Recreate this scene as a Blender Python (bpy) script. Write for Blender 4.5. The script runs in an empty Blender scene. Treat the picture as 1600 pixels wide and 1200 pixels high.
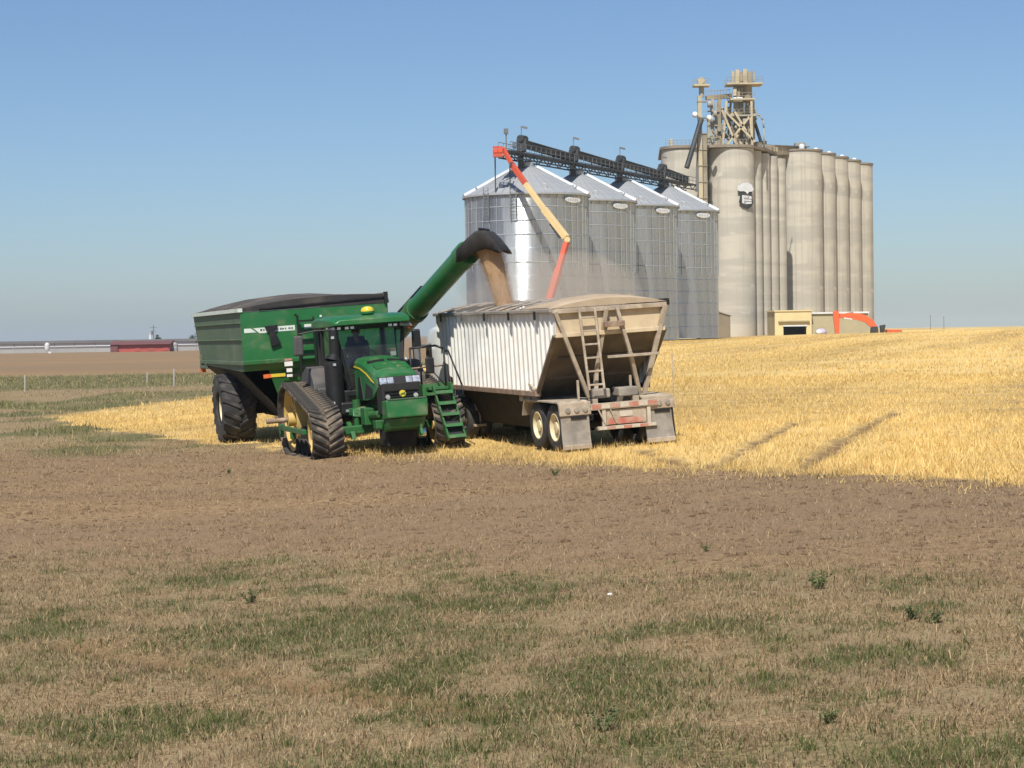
import bpy, bmesh, math, random
import numpy as np
from mathutils import Vector, Matrix

random.seed(7)
rng = np.random.default_rng(11)
scene = bpy.context.scene
R = math.radians

# ------------------------------------------------------------------ camera
CAM_Z = 2.95
F_PX = 3000.0                      # focal length in pixels of a 1600 px wide frame
PITCH, ROLL = R(1.493), R(0.9)
cam_data = bpy.data.cameras.new('camera')
cam = bpy.data.objects.new('camera', cam_data)
scene.collection.objects.link(cam)
cam_data.sensor_width = 36.0
cam_data.lens = 36.0 * F_PX / 1600.0
cam_data.clip_start = 0.5
cam_data.clip_end = 30000.0
CAM_M = (Matrix.Translation((0, 0, CAM_Z)) @ Matrix.Rotation(R(90) - PITCH, 4, 'X')
         @ Matrix.Rotation(-ROLL, 4, 'Z'))
cam.matrix_world = CAM_M
scene.camera = cam

# ------------------------------------------------------------------ light
SUN_EL, SUN_AZ = R(51), R(12.5)      # sun stands behind the camera, a little to the left
sun_from = Vector((-math.sin(SUN_AZ) * math.cos(SUN_EL), -math.cos(SUN_AZ) * math.cos(SUN_EL), math.sin(SUN_EL)))
sd = bpy.data.lights.new('sun', 'SUN')
sd.energy = 4.2
sd.angle = R(0.53)
sd.color = (1.0, 0.94, 0.84)
sun = bpy.data.objects.new('sun', sd)
scene.collection.objects.link(sun)
sun.rotation_euler = (-sun_from).to_track_quat('-Z', 'Y').to_euler()

world = bpy.data.worlds.new('World')
scene.world = world
world.use_nodes = True
wn = world.node_tree
bg = wn.nodes['Background']
sky = wn.nodes.new('ShaderNodeTexSky')
sky.sky_type = 'NISHITA'
sky.sun_disc = False
sky.sun_elevation = SUN_EL
sky.sun_rotation = math.atan2(sun_from.x, sun_from.y)
sky.altitude = 2000.0
sky.air_density = 1.2
sky.dust_density = 3.7
sky.ozone_density = 7.0
wn.links.new(sky.outputs['Color'], bg.inputs['Color'])
bg.inputs['Strength'].default_value = 0.079

vs = scene.view_settings
vs.view_transform = 'Standard'
vs.look = 'None'
vs.exposure = 0.42
vs.gamma = 1.0
vs.use_curve_mapping = False
scene.render.engine = 'CYCLES'
cy = scene.cycles
cy.max_bounces = 6
cy.diffuse_bounces = 3
cy.glossy_bounces = 3
cy.transmission_bounces = 4
cy.transparent_max_bounces = 12
cy.volume_bounces = 1
cy.caustics_reflective = False
cy.caustics_refractive = False
cy.sample_clamp_indirect = 6.0

# ------------------------------------------------------------------ helpers
C = scene.collection
cam_inv = CAM_M.inverted()


def at(px, py, Y):
    """world point seen at pixel (px, py) of the 1600x1200 frame that lies at world distance Y"""
    d = CAM_M.to_3x3() @ Vector(((px - 800) / F_PX, (600 - py) / F_PX, -1.0))
    t = Y / d.y
    return Vector((d.x * t, Y, CAM_Z + d.z * t))


def sstep(a, b, x):
    t = np.clip((np.asarray(x, float) - a) / (b - a), 0, 1)
    return t * t * (3 - 2 * t)


def _hash(ix, iy, seed):
    h = (ix.astype(np.int64) * 374761393 + iy.astype(np.int64) * 668265263 + seed * 974711) & 0x7fffffff
    h = ((h ^ (h >> 13)) * 1274126177) & 0x7fffffff
    return ((h ^ (h >> 16)) & 0xffff) / 65535.0


def vnoise(x, y, seed=0):
    x = np.asarray(x, float); y = np.asarray(y, float)
    ix = np.floor(x); iy = np.floor(y)
    fx = x - ix; fy = y - iy
    fx = fx * fx * (3 - 2 * fx); fy = fy * fy * (3 - 2 * fy)
    a = _hash(ix, iy, seed); b = _hash(ix + 1, iy, seed)
    c = _hash(ix, iy + 1, seed); d = _hash(ix + 1, iy + 1, seed)
    return (a * (1 - fx) + b * fx) * (1 - fy) + (c * (1 - fx) + d * fx) * fy


def fbm(x, y, seed=0, octv=3):
    s = 0; a = 0.5; t = 0
    for k in range(octv):
        s = s + a * vnoise(x * 2 ** k, y * 2 ** k, seed + k * 17); t += a; a *= 0.5
    return s / t


def ground_base(x, y):
    x = np.asarray(x, float); y = np.asarray(y, float)
    z = 0.65 * sstep(-8, 8, x + 0.27 * np.clip(y - 43, 0, 14))
    f = sstep(50, 240, y)
    z = z - 1.1 * sstep(287, 296, y) * sstep(50, 54, x) * (1 - sstep(330, 345, y))
    return z + 1.0 * f * sstep(-30, 0, x) + 0.8 * sstep(15, 70, x) * f


def gz(x, y):
    return float(ground_base(x, y))


class MB:
    def __init__(s):
        s.v = []; s.f = []

    def add(s, vs_, fs):
        o = len(s.v)
        s.v += [tuple(p) for p in vs_]
        s.f += [tuple(i + o for i in q) for q in fs]
        return s

    def hexa(s, p):      # 8 points: bottom 0-3, top 4-7 (same winding)
        return s.add(p, [(3, 2, 1, 0), (4, 5, 6, 7), (0, 1, 5, 4), (1, 2, 6, 5), (2, 3, 7, 6), (3, 0, 4, 7)])

    def box(s, x0, x1, y0, y1, z0, z1):
        return s.hexa([(x0, y0, z0), (x1, y0, z0), (x1, y1, z0), (x0, y1, z0),
                       (x0, y0, z1), (x1, y0, z1), (x1, y1, z1), (x0, y1, z1)])

    def bar(s, a, b, w, h, up=(0, 0, 1)):
        a = Vector(a); b = Vector(b); d = (b - a).normalized(); up = Vector(up)
        if abs(d.dot(up)) > 0.97:
            up = Vector((1, 0, 0)) if abs(d.x) < 0.9 else Vector((0, 1, 0))
        sx = d.cross(up).normalized(); u = sx.cross(d).normalized()
        P = []
        for c in (a, b):
            for i, j in ((-1, -1), (1, -1), (1, 1), (-1, 1)):
                P.append(c + sx * (w / 2 * i) + u * (h / 2 * j))
        return s.add(P, [(3, 2, 1, 0), (4, 5, 6, 7), (0, 1, 5, 4), (1, 2, 6, 5), (2, 3, 7, 6), (3, 0, 4, 7)])

    def tube(s, a, b, r, r2=None, n=12, caps=True):
        a = Vector(a); b = Vector(b); d = (b - a).normalized()
        r2 = r if r2 is None else r2
        up = Vector((0, 0, 1)) if abs(d.z) < 0.9 else Vector((1, 0, 0))
        sx = d.cross(up).normalized(); u = sx.cross(d)
        P = []
        for c, rr in ((a, r), (b, r2)):
            for k in range(n):
                t = 2 * math.pi * k / n
                P.append(c + sx * (rr * math.cos(t)) + u * (rr * math.sin(t)))
        F = [(k, (k + 1) % n, n + (k + 1) % n, n + k) for k in range(n)]
        if caps:
            F += [tuple(range(n))[::-1], tuple(range(n, 2 * n))]
        return s.add(P, F)

    def path(s, pts, r, n=8):
        for a, b in zip(pts[:-1], pts[1:]):
            s.tube(a, b, r, n=n)
        for p in pts[1:-1]:
            s.ball(p, r * 1.02, 6, 4)
        return s

    def ball(s, c, r, n=12, m=8, sc=(1, 1, 1)):
        c = Vector(c); P = [c + Vector((0, 0, r * sc[2]))]; F = []
        for i in range(1, m):
            t = math.pi * i / m
            for k in range(n):
                a = 2 * math.pi * k / n
                P.append(c + Vector((r * sc[0] * math.sin(t) * math.cos(a), r * sc[1] * math.sin(t) * math.sin(a), r * sc[2] * math.cos(t))))
        P.append(c - Vector((0, 0, r * sc[2])))
        for k in range(n):
            F.append((0, 1 + k, 1 + (k + 1) % n))
            F.append((len(P) - 1, 1 + (m - 2) * n + (k + 1) % n, 1 + (m - 2) * n + k))
        for i in range(m - 2):
            for k in range(n):
                F.append((1 + i * n + k, 1 + (i + 1) * n + k, 1 + (i + 1) * n + (k + 1) % n, 1 + i * n + (k + 1) % n))
        return s.add(P, F)

    def lathe(s, prof, c=(0, 0, 0), axis='z', n=24, a0=0, a1=2 * math.pi):
        """prof: list of (radius, height) revolved about an axis through c"""
        full = abs(a1 - a0 - 2 * math.pi) < 1e-6
        m = n if full else n + 1
        P = []
        for r, h in prof:
            for k in range(m):
                t = a0 + (a1 - a0) * k / n
                x, y = r * math.cos(t), r * math.sin(t)
                q = {'z': (x, y, h), 'y': (x, h, y), 'x': (h, x, y)}[axis]
                P.append((q[0] + c[0], q[1] + c[1], q[2] + c[2]))
        F = []
        for i in range(len(prof) - 1):
            for k in range(n):
                k2 = (k + 1) % m
                q = (i * m + k, i * m + k2, (i + 1) * m + k2, (i + 1) * m + k)
                F.append(q if axis != 'y' else q[::-1])
        return s.add(P, F)

    def prism(s, poly, axis, a, b):
        """poly: 2-D outline, extruded along axis from a to b. axis y: (x,z); x: (y,z); z: (x,y)"""
        def p(q, h):
            return {'y': (q[0], h, q[1]), 'x': (h, q[0], q[1]), 'z': (q[0], q[1], h)}[axis]
        n = len(poly)
        P = [p(q, a) for q in poly] + [p(q, b) for q in poly]
        F = [tuple(range(n)), tuple(range(n, 2 * n))[::-1]] + [(k, n + k, n + (k + 1) % n, (k + 1) % n) for k in range(n)]
        return s.add(P, F)

    def loft(s, secs, caps=True, closed=True):
        n = len(secs[0]); P = [p for q in secs for p in q]; F = []
        for i in range(len(secs) - 1):
            for k in range(n if closed else n - 1):
                k2 = (k + 1) % n
                F.append((i * n + k, i * n + k2, (i + 1) * n + k2, (i + 1) * n + k))
        if caps:
            F += [tuple(range(n))[::-1], tuple(range((len(secs) - 1) * n, len(secs) * n))]
        return s.add(P, F)

    def mesh(s, name, fix=True):
        me = bpy.data.meshes.new(name)
        me.from_pydata(s.v, [], s.f)
        if fix:
            bm = bmesh.new(); bm.from_mesh(me)
            bmesh.ops.recalc_face_normals(bm, faces=bm.faces)
            bm.to_mesh(me); bm.free()
        me.update()
        return me

    def build(s, name, mat, parent=None, smooth=None, bevel=0.0, fix=True):
        me = s.mesh(name, fix)
        return link(name, me, mat, parent, smooth, bevel)


def link(name, me, mat, parent=None, smooth=None, bevel=0.0):
    if mat is not None and not me.materials:
        me.materials.append(M[mat] if isinstance(mat, str) else mat)
    o = bpy.data.objects.new(name, me)
    C.objects.link(o)
    if parent is not None:
        o.parent = parent
    if smooth:
        me.polygons.foreach_set('use_smooth', np.ones(len(me.polygons), bool))
        if smooth is not True:
            me.set_sharp_from_angle(angle=R(smooth))
    if bevel:
        m = o.modifiers.new('bevel', 'BEVEL'); m.width = bevel; m.segments = 2; m.limit_method = 'ANGLE'; m.angle_limit = R(35)
        m.harden_normals = False
    return o


def inst(name, me, parent, mat4):
    o = bpy.data.objects.new(name, me)
    C.objects.link(o)
    o.parent = parent
    o.matrix_basis = mat4
    return o


def tag(o, label, cat, group=None):
    o['label'] = label; o['category'] = cat
    if group:
        o['group'] = group
    return o


def thing(name, label, cat, loc=(0, 0, 0), group=None):
    o = bpy.data.objects.new(name, None)
    C.objects.link(o)
    o.location = loc
    o.empty_display_size = 0.3
    return tag(o, label, cat, group)


def setkind(o, k):
    o['kind'] = k
    return o


def place(root, X, Y, fx, fy, dz=0.0, span=2.0, pitch=0.0):
    """stand a vehicle on the sloping ground; local x runs forward, y left, z up"""
    f = Vector((fx, fy, 0)).normalized(); l = Vector((-f.y, f.x, 0))
    zf = (gz(X + f.x * span, Y + f.y * span) - gz(X - f.x * span, Y - f.y * span)) / (2 * span)
    zf += pitch
    w = 1.6
    zl = (gz(X + l.x * w, Y + l.y * w) - gz(X - l.x * w, Y - l.y * w)) / (2 * w)
    f.z = zf; f.normalize(); l.z = zl
    n = f.cross(l).normalized(); l = n.cross(f)
    m = Matrix(((f.x, l.x, n.x, X), (f.y, l.y, n.y, Y), (f.z, l.z, n.z, gz(X, Y) + dz), (0, 0, 0, 1)))
    root.matrix_world = m
    return m


# ------------------------------------------------------------------ materials
M = {}


def mat(name, col, rough=0.6, metal=0.0, col2=None, nscale=3.0, nlo=0.35, nhi=0.65, dust=None, dlo=0.5, dhi=0.75, dscale=1.2,
        bump=0.0, bscale=40.0, spec=0.5, coat=0.0, stretch=None, coord='Object', rough_dust=0.9, metal_dust=True, detail=6.0):
    m = bpy.data.materials.new(name); m.use_nodes = True
    nt = m.node_tree; N = nt.nodes; L = nt.links
    b = N['Principled BSDF']
    b.inputs['Roughness'].default_value = rough
    b.inputs['Metallic'].default_value = metal
    b.inputs['Specular IOR Level'].default_value = spec
    b.inputs['Coat Weight'].default_value = coat
    b.inputs['Coat Roughness'].default_value = 0.12
    tc = N.new('ShaderNodeTexCoord')
    src = tc.outputs[coord]
    if stretch:
        mp = N.new('ShaderNodeMapping'); mp.inputs['Scale'].default_value = stretch
        L.new(src, mp.inputs['Vector']); src = mp.outputs['Vector']

    def noise(scale, lo, hi, seed):
        n = N.new('ShaderNodeTexNoise'); n.noise_dimensions = '4D'
        n.inputs['Scale'].default_value = scale; n.inputs['W'].default_value = seed
        n.inputs['Detail'].default_value = detail; n.inputs['Roughness'].default_value = 0.6
        L.new(src, n.inputs['Vector'])
        r = N.new('ShaderNodeMapRange'); r.interpolation_type = 'SMOOTHSTEP'
        r.inputs['From Min'].default_value = lo; r.inputs['From Max'].default_value = hi
        L.new(n.outputs['Fac'], r.inputs['Value'])
        return r.outputs['Result']

    def mix(a, bb, f):
        x = N.new('ShaderNodeMix'); x.data_type = 'RGBA'
        for sock, v in ((x.inputs[6], a), (x.inputs[7], bb)):
            if isinstance(v, tuple):
                sock.default_value = (*v, 1)
            else:
                L.new(v, sock)
        L.new(f, x.inputs[0])
        return x.outputs[2]
    c = col
    if col2:
        c = mix(col, col2, noise(nscale, nlo, nhi, 1.3))
    if dust:
        f = noise(dscale, dlo, dhi, 4.7)
        c = mix(c, dust, f)
        r = N.new('ShaderNodeMapRange'); r.inputs['To Min'].default_value = rough; r.inputs['To Max'].default_value = rough_dust
        L.new(f, r.inputs['Value']); L.new(r.outputs['Result'], b.inputs['Roughness'])
        if metal:
            r2 = N.new('ShaderNodeMapRange'); r2.inputs['To Min'].default_value = metal; r2.inputs['To Max'].default_value = 0
            L.new(f, r2.inputs['Value']); L.new(r2.outputs['Result'], b.inputs['Metallic'])
    if isinstance(c, tuple):
        b.inputs['Base Color'].default_value = (*c, 1)
    else:
        L.new(c, b.inputs['Base Color'])
    if bump:
        n = N.new('ShaderNodeTexNoise'); n.inputs['Scale'].default_value = bscale; n.inputs['Detail'].default_value = 4
        L.new(src, n.inputs['Vector'])
        bp = N.new('ShaderNodeBump'); bp.inputs['Strength'].default_value = 0.6; bp.inputs['Distance'].default_value = bump
        L.new(n.outputs['Fac'], bp.inputs['Height']); L.new(bp.outputs['Normal'], b.inputs['Normal'])
    M[name] = m
    return m


DUST = (0.36, 0.28, 0.19)
mat('green_paint', (0.012, 0.128, 0.030), 0.42, col2=(0.024, 0.145, 0.045), nscale=1.7, dust=(0.22, 0.215, 0.13), dlo=0.46, dhi=0.95, dscale=2.2, coat=0.15)
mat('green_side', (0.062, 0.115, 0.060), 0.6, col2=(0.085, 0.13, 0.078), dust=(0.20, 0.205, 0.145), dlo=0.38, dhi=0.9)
mat('green_cast', (0.012, 0.13, 0.03), 0.5, col2=(0.03, 0.10, 0.03), dust=(0.26, 0.22, 0.14), dlo=0.5, dhi=0.8, dscale=4)
mat('black_plastic', (0.010, 0.010, 0.011), 0.5, dust=(0.06, 0.05, 0.045), dlo=0.5, dhi=0.95, dscale=2.5)
mat('grille_mesh', (0.010, 0.010, 0.011), 0.75, col2=(0.02, 0.019, 0.018), nscale=30)
mat('grey_plastic', (0.06, 0.06, 0.062), 0.6, dust=(0.16, 0.13, 0.11), dlo=0.4, dhi=0.9, dscale=2)
mat('rubber', (0.024, 0.024, 0.026), 0.82, dust=(0.13, 0.115, 0.095), dlo=0.42, dhi=0.85, dscale=4, bump=0.004)
mat('rubber_dusty', (0.045, 0.040, 0.036), 0.88, dust=(0.22, 0.175, 0.125), dlo=0.42, dhi=0.7, dscale=3, bump=0.004)
mat('yellow_wheel', (0.58, 0.39, 0.09), 0.6, col2=(0.52, 0.37, 0.15), dust=DUST, dlo=0.5, dhi=0.8, dscale=4)
mat('cream_rim', (0.70, 0.62, 0.40), 0.5, col2=(0.62, 0.52, 0.32), dust=DUST, dlo=0.5, dhi=0.85, dscale=4)
mat('yellow_decal', (0.62, 0.47, 0.05), 0.45, col2=(0.7, 0.5, 0.04))
mat('gps_yellow', (0.62, 0.50, 0.04), 0.35, col2=(0.75, 0.55, 0.02))
mat('headlight', (0.85, 0.87, 0.9), 0.12, metal=0.6, col2=(0.45, 0.47, 0.5), nscale=14)
mat('white_paint', (0.80, 0.79, 0.75), 0.42, col2=(0.72, 0.70, 0.64), dust=(0.58, 0.51, 0.39), dlo=0.60, dhi=0.95, coat=0.1)
mat('white_decal', (0.70, 0.76, 0.70), 0.5, col2=(0.55, 0.62, 0.55), nscale=6)
mat('dark_decal', (0.03, 0.08, 0.04), 0.5, col2=(0.06, 0.12, 0.06))
mat('red_tape', (0.46, 0.12, 0.085), 0.6, col2=(0.42, 0.17, 0.12), dust=(0.45, 0.34, 0.26), dlo=0.38, dhi=0.68, dscale=5)
mat('white_tape', (0.58, 0.52, 0.44), 0.6, col2=(0.50, 0.44, 0.36), nscale=5, dust=(0.45, 0.37, 0.28), dlo=0.42, dhi=0.7, dscale=6)
mat('orange_light', (0.70, 0.16, 0.04), 0.3, col2=(0.6, 0.14, 0.04))
mat('cream_paint', (0.62, 0.51, 0.34), 0.6, col2=(0.56, 0.45, 0.29), nscale=1.5, dust=(0.50, 0.40, 0.27), dlo=0.42, dhi=0.62, dscale=2)
mat('dusty_frame', (0.40, 0.33, 0.25), 0.8, col2=(0.30, 0.245, 0.18), nscale=3, dust=(0.50, 0.43, 0.33), dlo=0.45, dhi=0.7, dscale=6)
mat('dusty_steel', (0.15, 0.12, 0.09), 0.85, col2=(0.10, 0.08, 0.06), nscale=2.5, dust=(0.20, 0.16, 0.12), dlo=0.5, dhi=0.7, dscale=1.4, stretch=(1, 1, 0.35))
mat('shaded_underside', (0.010, 0.009, 0.0085), 0.9, col2=(0.022, 0.018, 0.016), nscale=3)  # near-black: the shade beneath the machines is put into this colour
mat('rail_grey', (0.33, 0.30, 0.26), 0.6, col2=(0.25, 0.22, 0.19), nscale=2, dust=(0.40, 0.34, 0.26), dlo=0.5, dhi=0.75)
mat('rusty_rail', (0.28, 0.20, 0.14), 0.8, col2=(0.20, 0.13, 0.09), nscale=5, dust=(0.42, 0.34, 0.25), dlo=0.5, dhi=0.7, dscale=5)
mat('mudflap', (0.30, 0.27, 0.23), 0.9, col2=(0.20, 0.18, 0.155), nscale=2.2, dust=(0.40, 0.35, 0.29), dlo=0.45, dhi=0.75, dscale=3)
mat('tarp_black', (0.020, 0.019, 0.019), 0.7, col2=(0.035, 0.032, 0.03), nscale=2, dust=(0.13, 0.105, 0.085), dlo=0.5, dhi=0.9)
mat('tarp_dusty', (0.085, 0.072, 0.062), 0.85, col2=(0.055, 0.047, 0.042), nscale=1.2, dust=(0.22, 0.18, 0.14), dlo=0.5, dhi=0.75, dscale=0.8)
mat('tarp_tan', (0.42, 0.33, 0.23), 0.9, col2=(0.36, 0.275, 0.19), nscale=2.2, dust=(0.50, 0.40, 0.28), dlo=0.45, dhi=0.8, dscale=1.2)
mat('grain', (0.50, 0.335, 0.195), 0.9, col2=(0.40, 0.26, 0.145), nscale=9, stretch=(1, 1, 0.25), bump=0.012, bscale=30)
mat('skin', (0.45, 0.26, 0.18), 0.6, col2=(0.40, 0.22, 0.15))
mat('shirt', (0.035, 0.04, 0.055), 0.9, col2=(0.05, 0.055, 0.07), nscale=8)
mat('jeans', (0.14, 0.27, 0.42), 0.9, col2=(0.20, 0.34, 0.48), nscale=8)
mat('cap_cloth', (0.05, 0.055, 0.05), 0.9, col2=(0.08, 0.08, 0.075))
mat('seat_cloth', (0.05, 0.05, 0.05), 0.9, col2=(0.08, 0.075, 0.06))
mat('truck_paint', (0.82, 0.82, 0.80), 0.3, col2=(0.78, 0.77, 0.74), dust=(0.50, 0.42, 0.32), dlo=0.6, dhi=0.95, coat=0.4)
mat('chrome', (0.65, 0.66, 0.68), 0.18, metal=1.0, col2=(0.5, 0.5, 0.52))
mat('galvanised', (0.60, 0.655, 0.70), 0.25, metal=0.9, col2=(0.50, 0.555, 0.60), nscale=0.9, nlo=0.3, nhi=0.7, stretch=(1, 1, 0.06),
    dust=(0.40, 0.41, 0.41), dlo=0.45, dhi=1.0, dscale=0.6)
mat('galvanised_roof', (0.40, 0.42, 0.44), 0.5, metal=0.25, col2=(0.36, 0.38, 0.40), nscale=0.5, dust=(0.36, 0.37, 0.38), dlo=0.5, dhi=0.9, dscale=0.4)
mat('stiffener', (0.40, 0.43, 0.455), 0.6, metal=0.2, col2=(0.34, 0.37, 0.395), nscale=0.5)
mat('roof_glint', (0.86, 0.88, 0.90), 0.45, metal=0.2, col2=(0.8, 0.82, 0.84))  # near-white colour standing in for sun highlights along the bin roofs
mat('white_panel', (0.72, 0.74, 0.75), 0.5, col2=(0.6, 0.62, 0.64), nscale=1.0)
mat('dark_steel', (0.030, 0.033, 0.038), 0.6, metal=0.3, col2=(0.06, 0.065, 0.07), nscale=0.6)
mat('mid_steel', (0.13, 0.135, 0.14), 0.6, metal=0.3, col2=(0.20, 0.20, 0.20), nscale=0.6)
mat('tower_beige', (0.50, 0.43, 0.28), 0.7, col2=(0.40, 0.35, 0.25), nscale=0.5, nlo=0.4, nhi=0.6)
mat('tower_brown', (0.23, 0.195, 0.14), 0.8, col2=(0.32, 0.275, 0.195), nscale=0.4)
mat('tower_grey', (0.26, 0.255, 0.23), 0.7, col2=(0.36, 0.35, 0.31), nscale=0.4)
mat('roof_edge', (0.20, 0.16, 0.125), 0.9, col2=(0.27, 0.23, 0.18), nscale=0.4)
mat('lift_red', (0.60, 0.085, 0.035), 0.5, col2=(0.52, 0.09, 0.045), nscale=1)
mat('lift_cream', (0.74, 0.56, 0.27), 0.5, col2=(0.66, 0.50, 0.26), nscale=1)
mat('excavator_orange', (0.75, 0.125, 0.035), 0.5, col2=(0.62, 0.12, 0.04), nscale=1)
mat('building_yellow', (0.68, 0.57, 0.30), 0.75, col2=(0.62, 0.51, 0.27), nscale=0.4)
mat('building_drab', (0.41, 0.365, 0.23), 0.8, col2=(0.36, 0.32, 0.205), nscale=0.4)
mat('dark_opening', (0.02, 0.02, 0.02), 0.9, col2=(0.04, 0.035, 0.03))
mat('shed_brown', (0.25, 0.20, 0.14), 0.85, col2=(0.20, 0.16, 0.11), nscale=0.5)
mat('barn_red', (0.40, 0.075, 0.065), 0.8, col2=(0.33, 0.07, 0.06), nscale=0.3)
mat('barn_roof', (0.17, 0.06, 0.06), 0.8, col2=(0.13, 0.05, 0.05), nscale=0.3)
mat('far_white', (0.66, 0.66, 0.67), 0.7, col2=(0.55, 0.55, 0.56), nscale=0.1)
mat('far_dark', (0.13, 0.125, 0.13), 0.8, col2=(0.17, 0.165, 0.165), nscale=0.1)
mat('far_grey', (0.34, 0.34, 0.33), 0.8, col2=(0.28, 0.28, 0.275), nscale=0.1)
mat('post_wood', (0.42, 0.40, 0.36), 0.9, col2=(0.34, 0.32, 0.28), nscale=6)
mat('bark', (0.10, 0.08, 0.06), 0.9, col2=(0.07, 0.055, 0.04), nscale=6)
mat('purple_sheet', (0.40, 0.34, 0.48), 0.7, col2=(0.5, 0.45, 0.55))
mat('stone_white', (0.8, 0.79, 0.76), 0.8, col2=(0.7, 0.69, 0.66))


def glass(name, tint, gloss=0.12):
    m = bpy.data.materials.new(name); m.use_nodes = True
    N = m.node_tree.nodes; L = m.node_tree.links
    N.remove(N['Principled BSDF'])
    t = N.new('ShaderNodeBsdfTransparent'); t.inputs['Color'].default_value = (*tint, 1)
    g = N.new('ShaderNodeBsdfGlossy'); g.inputs['Roughness'].default_value = 0.03
    d = N.new('ShaderNodeBsdfDiffuse'); d.inputs['Color'].default_value = (0.35, 0.34, 0.30, 1)
    fr = N.new('ShaderNodeFresnel'); fr.inputs['IOR'].default_value = 1.5
    x = N.new('ShaderNodeMixShader'); L.new(fr.outputs[0], x.inputs[0]); L.new(t.outputs[0], x.inputs[1]); L.new(g.outputs[0], x.inputs[2])
    y = N.new('ShaderNodeMixShader')      # a little dust on the pane
    nz = N.new('ShaderNodeTexNoise'); nz.inputs['Scale'].default_value = 4
    mr = N.new('ShaderNodeMapRange'); mr.inputs['To Max'].default_value = gloss
    L.new(nz.outputs['Fac'], mr.inputs['Value']); L.new(mr.outputs[0], y.inputs[0])
    L.new(x.outputs[0], y.inputs[1]); L.new(d.outputs[0], y.inputs[2])
    L.new(y.outputs[0], N['Material Output'].inputs['Surface'])
    M[name] = m


glass('cab_glass', (0.62, 0.72, 0.68), 0.10)
glass('truck_glass', (0.12, 0.15, 0.18), 0.05)


def concrete():
    """slip-formed concrete: pour bands, streaks and stains"""
    m = bpy.data.materials.new('concrete'); m.use_nodes = True
    N = m.node_tree.nodes; L = m.node_tree.links; b = N['Principled BSDF']
    b.inputs['Roughness'].default_value = 0.9
    tc = N.new('ShaderNodeTexCoord')

    def nz(scale, stretch, lo, hi):
        mp = N.new('ShaderNodeMapping'); mp.inputs['Scale'].default_value = stretch; L.new(tc.outputs['Object'], mp.inputs['Vector'])
        n = N.new('ShaderNodeTexNoise'); n.inputs['Scale'].default_value = scale; n.inputs['Detail'].default_value = 5
        L.new(mp.outputs[0], n.inputs['Vector'])
        r = N.new('ShaderNodeMapRange'); r.interpolation_type = 'SMOOTHSTEP'
        r.inputs['From Min'].default_value = lo; r.inputs['From Max'].default_value = hi
        L.new(n.outputs['Fac'], r.inputs['Value']); return r.outputs[0]

    def mix(a, c, f):
        x = N.new('ShaderNodeMix'); x.data_type = 'RGBA'
        for sock, v in ((x.inputs[6], a), (x.inputs[7], c)):
            if isinstance(v, tuple): sock.default_value = (*v, 1)
            else: L.new(v, sock)
        L.new(f, x.inputs[0]); return x.outputs[2]
    c = mix((0.515, 0.485, 0.41), (0.415, 0.395, 0.34), nz(1.0, (0.05, 0.05, 0.42), 0.44, 0.57))
    c = mix(c, (0.41, 0.39, 0.345), nz(0.22, (1.0, 1.0, 1.5), 0.50, 0.80))
    c = mix(c, (0.33, 0.31, 0.265), nz(1.0, (1.6, 1.6, 0.02), 0.54, 0.78))
    c = mix(c, (0.39, 0.355, 0.295), nz(0.5, (1.2, 1.2, 0.10), 0.56, 0.80))
    c = mix(c, (0.57, 0.54, 0.46), nz(0.35, (0.8, 0.8, 1.6), 0.58, 0.75))
    L.new(c, b.inputs['Base Color'])
    M['concrete'] = m


concrete()

# ------------------------------------------------------------------ ground
FRONT = np.array([(-60, 74), (-17.9, 74), (-14.6, 66), (-11.5, 59), (-8.6, 54.5), (-5.2, 48.6), (-3.4, 45.2), (-1.6, 43.2), (2.35, 35.3), (5.2, 31.0), (7.4, 27.5), (14, 18), (24, 6), (80, -60)])


def gpt(px, py):
    """ground point under a pixel"""
    d = CAM_M.to_3x3() @ Vector(((px - 800) / F_PX, (600 - py) / F_PX, -1.0))
    t = 30.0
    for _ in range(40):
        t = (CAM_Z - gz(d.x * t, d.y * t)) / (-d.z)
    return d.x * t, d.y * t


# wheel tracks pressed into the stubble, as ground polylines
TRACKS = [[gpt(1240, 740), gpt(1320, 688), gpt(1398, 645)], [gpt(1085, 744), gpt(1185, 690), gpt(1275, 652)],
          [gpt(1000, 703), gpt(1060, 725), gpt(1085, 744)]]
RUT = [gpt(100, 1008), gpt(330, 1050), gpt(560, 1085), gpt(760, 1118)]
# green patches of the foreground (pixel centre, half width, half height) -> ground ellipses
PATCH = [(820, 915, 110, 16), (640, 935, 60, 14), (770, 950, 110, 22), (1080, 985, 170, 14), (1390, 1020, 140, 24), (1200, 1068, 60, 16),
         (960, 1080, 190, 60), (200, 1140, 190, 45), (520, 985, 260, 40), (330, 910, 90, 12), (60, 985, 80, 30), (480, 925, 50, 9),
         (1500, 1185, 170, 30), (640, 1060, 150, 40), (330, 990, 70, 14), (1195, 1000, 40, 10), (740, 1120, 160, 40), (1040, 1165, 120, 25)]
PG = []
for (a, b, c, d) in PATCH:
    x0, y0 = gpt(a, b); x1, _ = gpt(a + c, b); _, yt = gpt(a, b - d); _, yb = gpt(a, min(b + d, 1330))
    PG.append((x0, (yt + yb) / 2, abs(x1 - x0) * 0.85, abs(yt - yb) / 2 * 0.8))


def seg_dist(x, y, pts):
    best = np.full(np.shape(x), 1e9)
    for (ax, ay), (bx, by) in zip(pts[:-1], pts[1:]):
        dx, dy = bx - ax, by - ay
        t = np.clip(((x - ax) * dx + (y - ay) * dy) / (dx * dx + dy * dy), 0, 1)
        best = np.minimum(best, np.hypot(x - ax - t * dx, y - ay - t * dy))
    return best


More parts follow.
